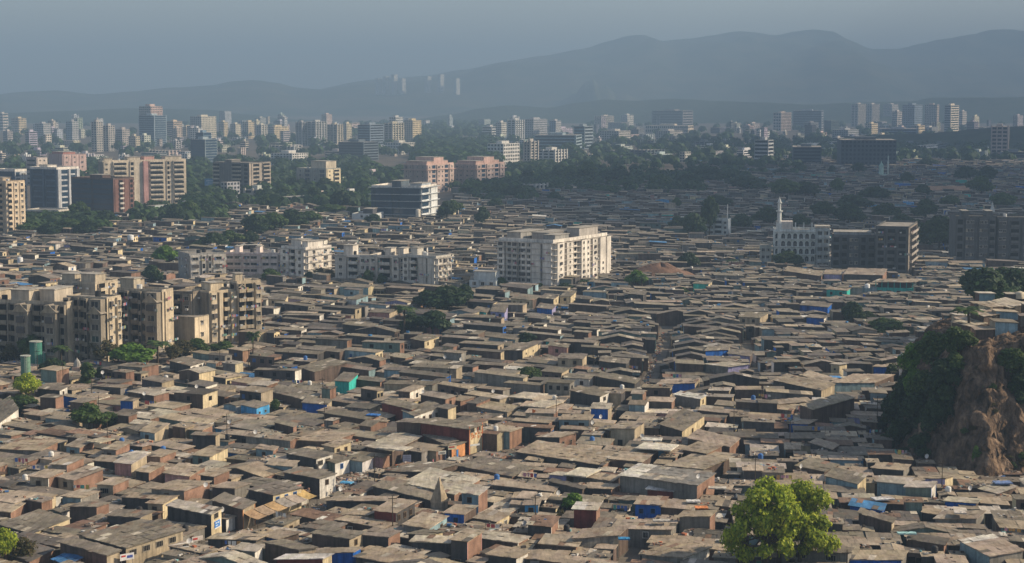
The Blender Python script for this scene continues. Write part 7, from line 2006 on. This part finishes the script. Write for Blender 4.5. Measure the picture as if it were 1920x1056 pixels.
for i, (x, y) in enumerate(poles):
    e = empty('utility_pole', (x, y, 0)); m_ = MB(); m_.tube([(0, 0, -.5), (0, 0, 8.2)], [.11, .07], 7, 'bark', (1, 1, 1)); m_.build('pole', e)
    m_ = MB(); m_.box(-.8, .8, -.05, .05, 7.6, 7.72, 'bark', (1, 1, 1)); m_.build('crossarm', e)
    if i + 1 < len(poles):
        dx, dy = poles[i + 1][0] - x, poles[i + 1][1] - y
        if math.hypot(dx, dy) < 45:
            m_ = MB()
            for s_ in (-.7, .7):
                m_.tube([(s_ + dx * t, dy * t, 7.74 - 1.2 * (1 - (2 * t - 1) ** 2)) for t in (0, .17, .33, .5, .67, .83, 1)], [.018] * 7, 3, 'plain', (.03, .03, .03))
            m_.build('wire', e)
    px, py, _ = PX(x, y, 7); later(e, 'thin wooden utility pole between roofs', 'utility pole', px, py, 'utility poles among the shacks')
for (x, y, h, wd, dp, ca, sa) in FILLED:
    if y > 1000: continue
    if y > 560:
        if rr.random() < .45:
            bit(JUNK, x + rr.uniform(-.4, .4) * wd, y - dp * .3, h + .3, rr.uniform(.5, 1.2), rr.choice([(.7, .68, .64), (.6, .56, .5), (.66, .62, .52), (.1, .1, .1), (.3, .2, .15), (.08, .25, .5)]))
        continue
    for _ in range(rr.choice([0, 1, 2, 3, 5, 8]) if y < 430 else rr.choice([0, 0, 1, 2, 3])):
        u, v_ = rr.uniform(-.42, .42) * wd, rr.uniform(-.42, .42) * dp
        col = rr.choice(PAL[:8] + PAL[2:6] * 2) if rr.random() < .93 else rr.choice(PAL)
        bit(JUNK, x + u * ca - v_ * sa, y + u * sa + v_ * ca, h + .22, rr.uniform(.25, .6), col)
    if rr.random() < .12:
        u = rr.uniform(-.3, .3) * wd
        for q in range(6): bit(JUNK, x + u * ca + rr.gauss(0, .6), y + u * sa + rr.gauss(0, .6), h + .2, rr.uniform(.3, .8), rr.choice(PAL))
o = JUNK.build('roof_litter'); tag(o, 'bricks, planks and plastic bits strewn over the shack roofs', 'litter', kind='stuff')
# haze: one closed box of even pale air
hz = MB(); hz.box(-13950, 13950, -2100, 14600, -4, 455, 'wall', (1, 1, 1))
me = hz.mesh('haze'); me.materials.clear()
m = bpy.data.materials.new('haze_air'); m.use_nodes = True; nt = m.node_tree
for n in list(nt.nodes): nt.nodes.remove(n)
out = nt.nodes.new('ShaderNodeOutputMaterial'); pv = nt.nodes.new('ShaderNodeVolumePrincipled')
HAZE_DENSITY, HAZE_COL = 2.25e-4, (0.335, 0.495, 0.70)
pv.inputs['Density'].default_value = HAZE_DENSITY
pv.inputs['Color'].default_value = (*HAZE_COL, 1)
pv.inputs['Anisotropy'].default_value = 0.0
nt.links.new(pv.outputs[0], out.inputs['Volume'])
m.cycles.homogeneous_volume = True
me.materials.append(m)
tag(put('haze', me), 'bluish haze over the whole city', 'haze', kind='stuff')
# labels that place each remaining thing by the landmark it stands nearest to
ORD = ['', 'second ', 'third ', 'fourth ', 'fifth ', 'sixth ', 'seventh ', 'eighth ', 'ninth ', 'tenth ', 'eleventh ', 'twelfth ', 'thirteenth ', 'fourteenth ', 'fifteenth ', 'sixteenth ', 'seventeenth ', 'eighteenth ', 'nineteenth ', 'twentieth ']
groups = {}
for (o, look, px, py, short) in PENDING:
    best = None
    for (ph, lx, ly) in LANDMARKS:
        dx, dy = px - lx, (py - ly) * 1.6
        d = math.hypot(dx, dy)
        if d > 4 and (best is None or d < best[0]): best = (d, ph, dx, dy)
    d, ph, dx, dy = best
    if abs(dx) >= abs(dy): rel = 'left of' if dx < 0 else 'right of'
    else: rel = 'behind' if dy < 0 else 'before'
    groups.setdefault((look, rel, ph), []).append((d, o))
for (look, rel, ph), lst in groups.items():
    lst.sort(key=lambda q: q[0])
    for k, (d, o) in enumerate(lst):
        if len(lst) == 1: o['label'] = f'{look} {rel} the {ph}'
        else: o['label'] = f'{look}, {"first" if k == 0 else ORD[k].strip()} {rel} the {ph}'
print('SHACKS', N_IND[0], 'filled', len(FILLED), 'pending', len(PENDING), 'objects', len(S.objects), 'far faces', len(FAR.f), 'far low', n_far)
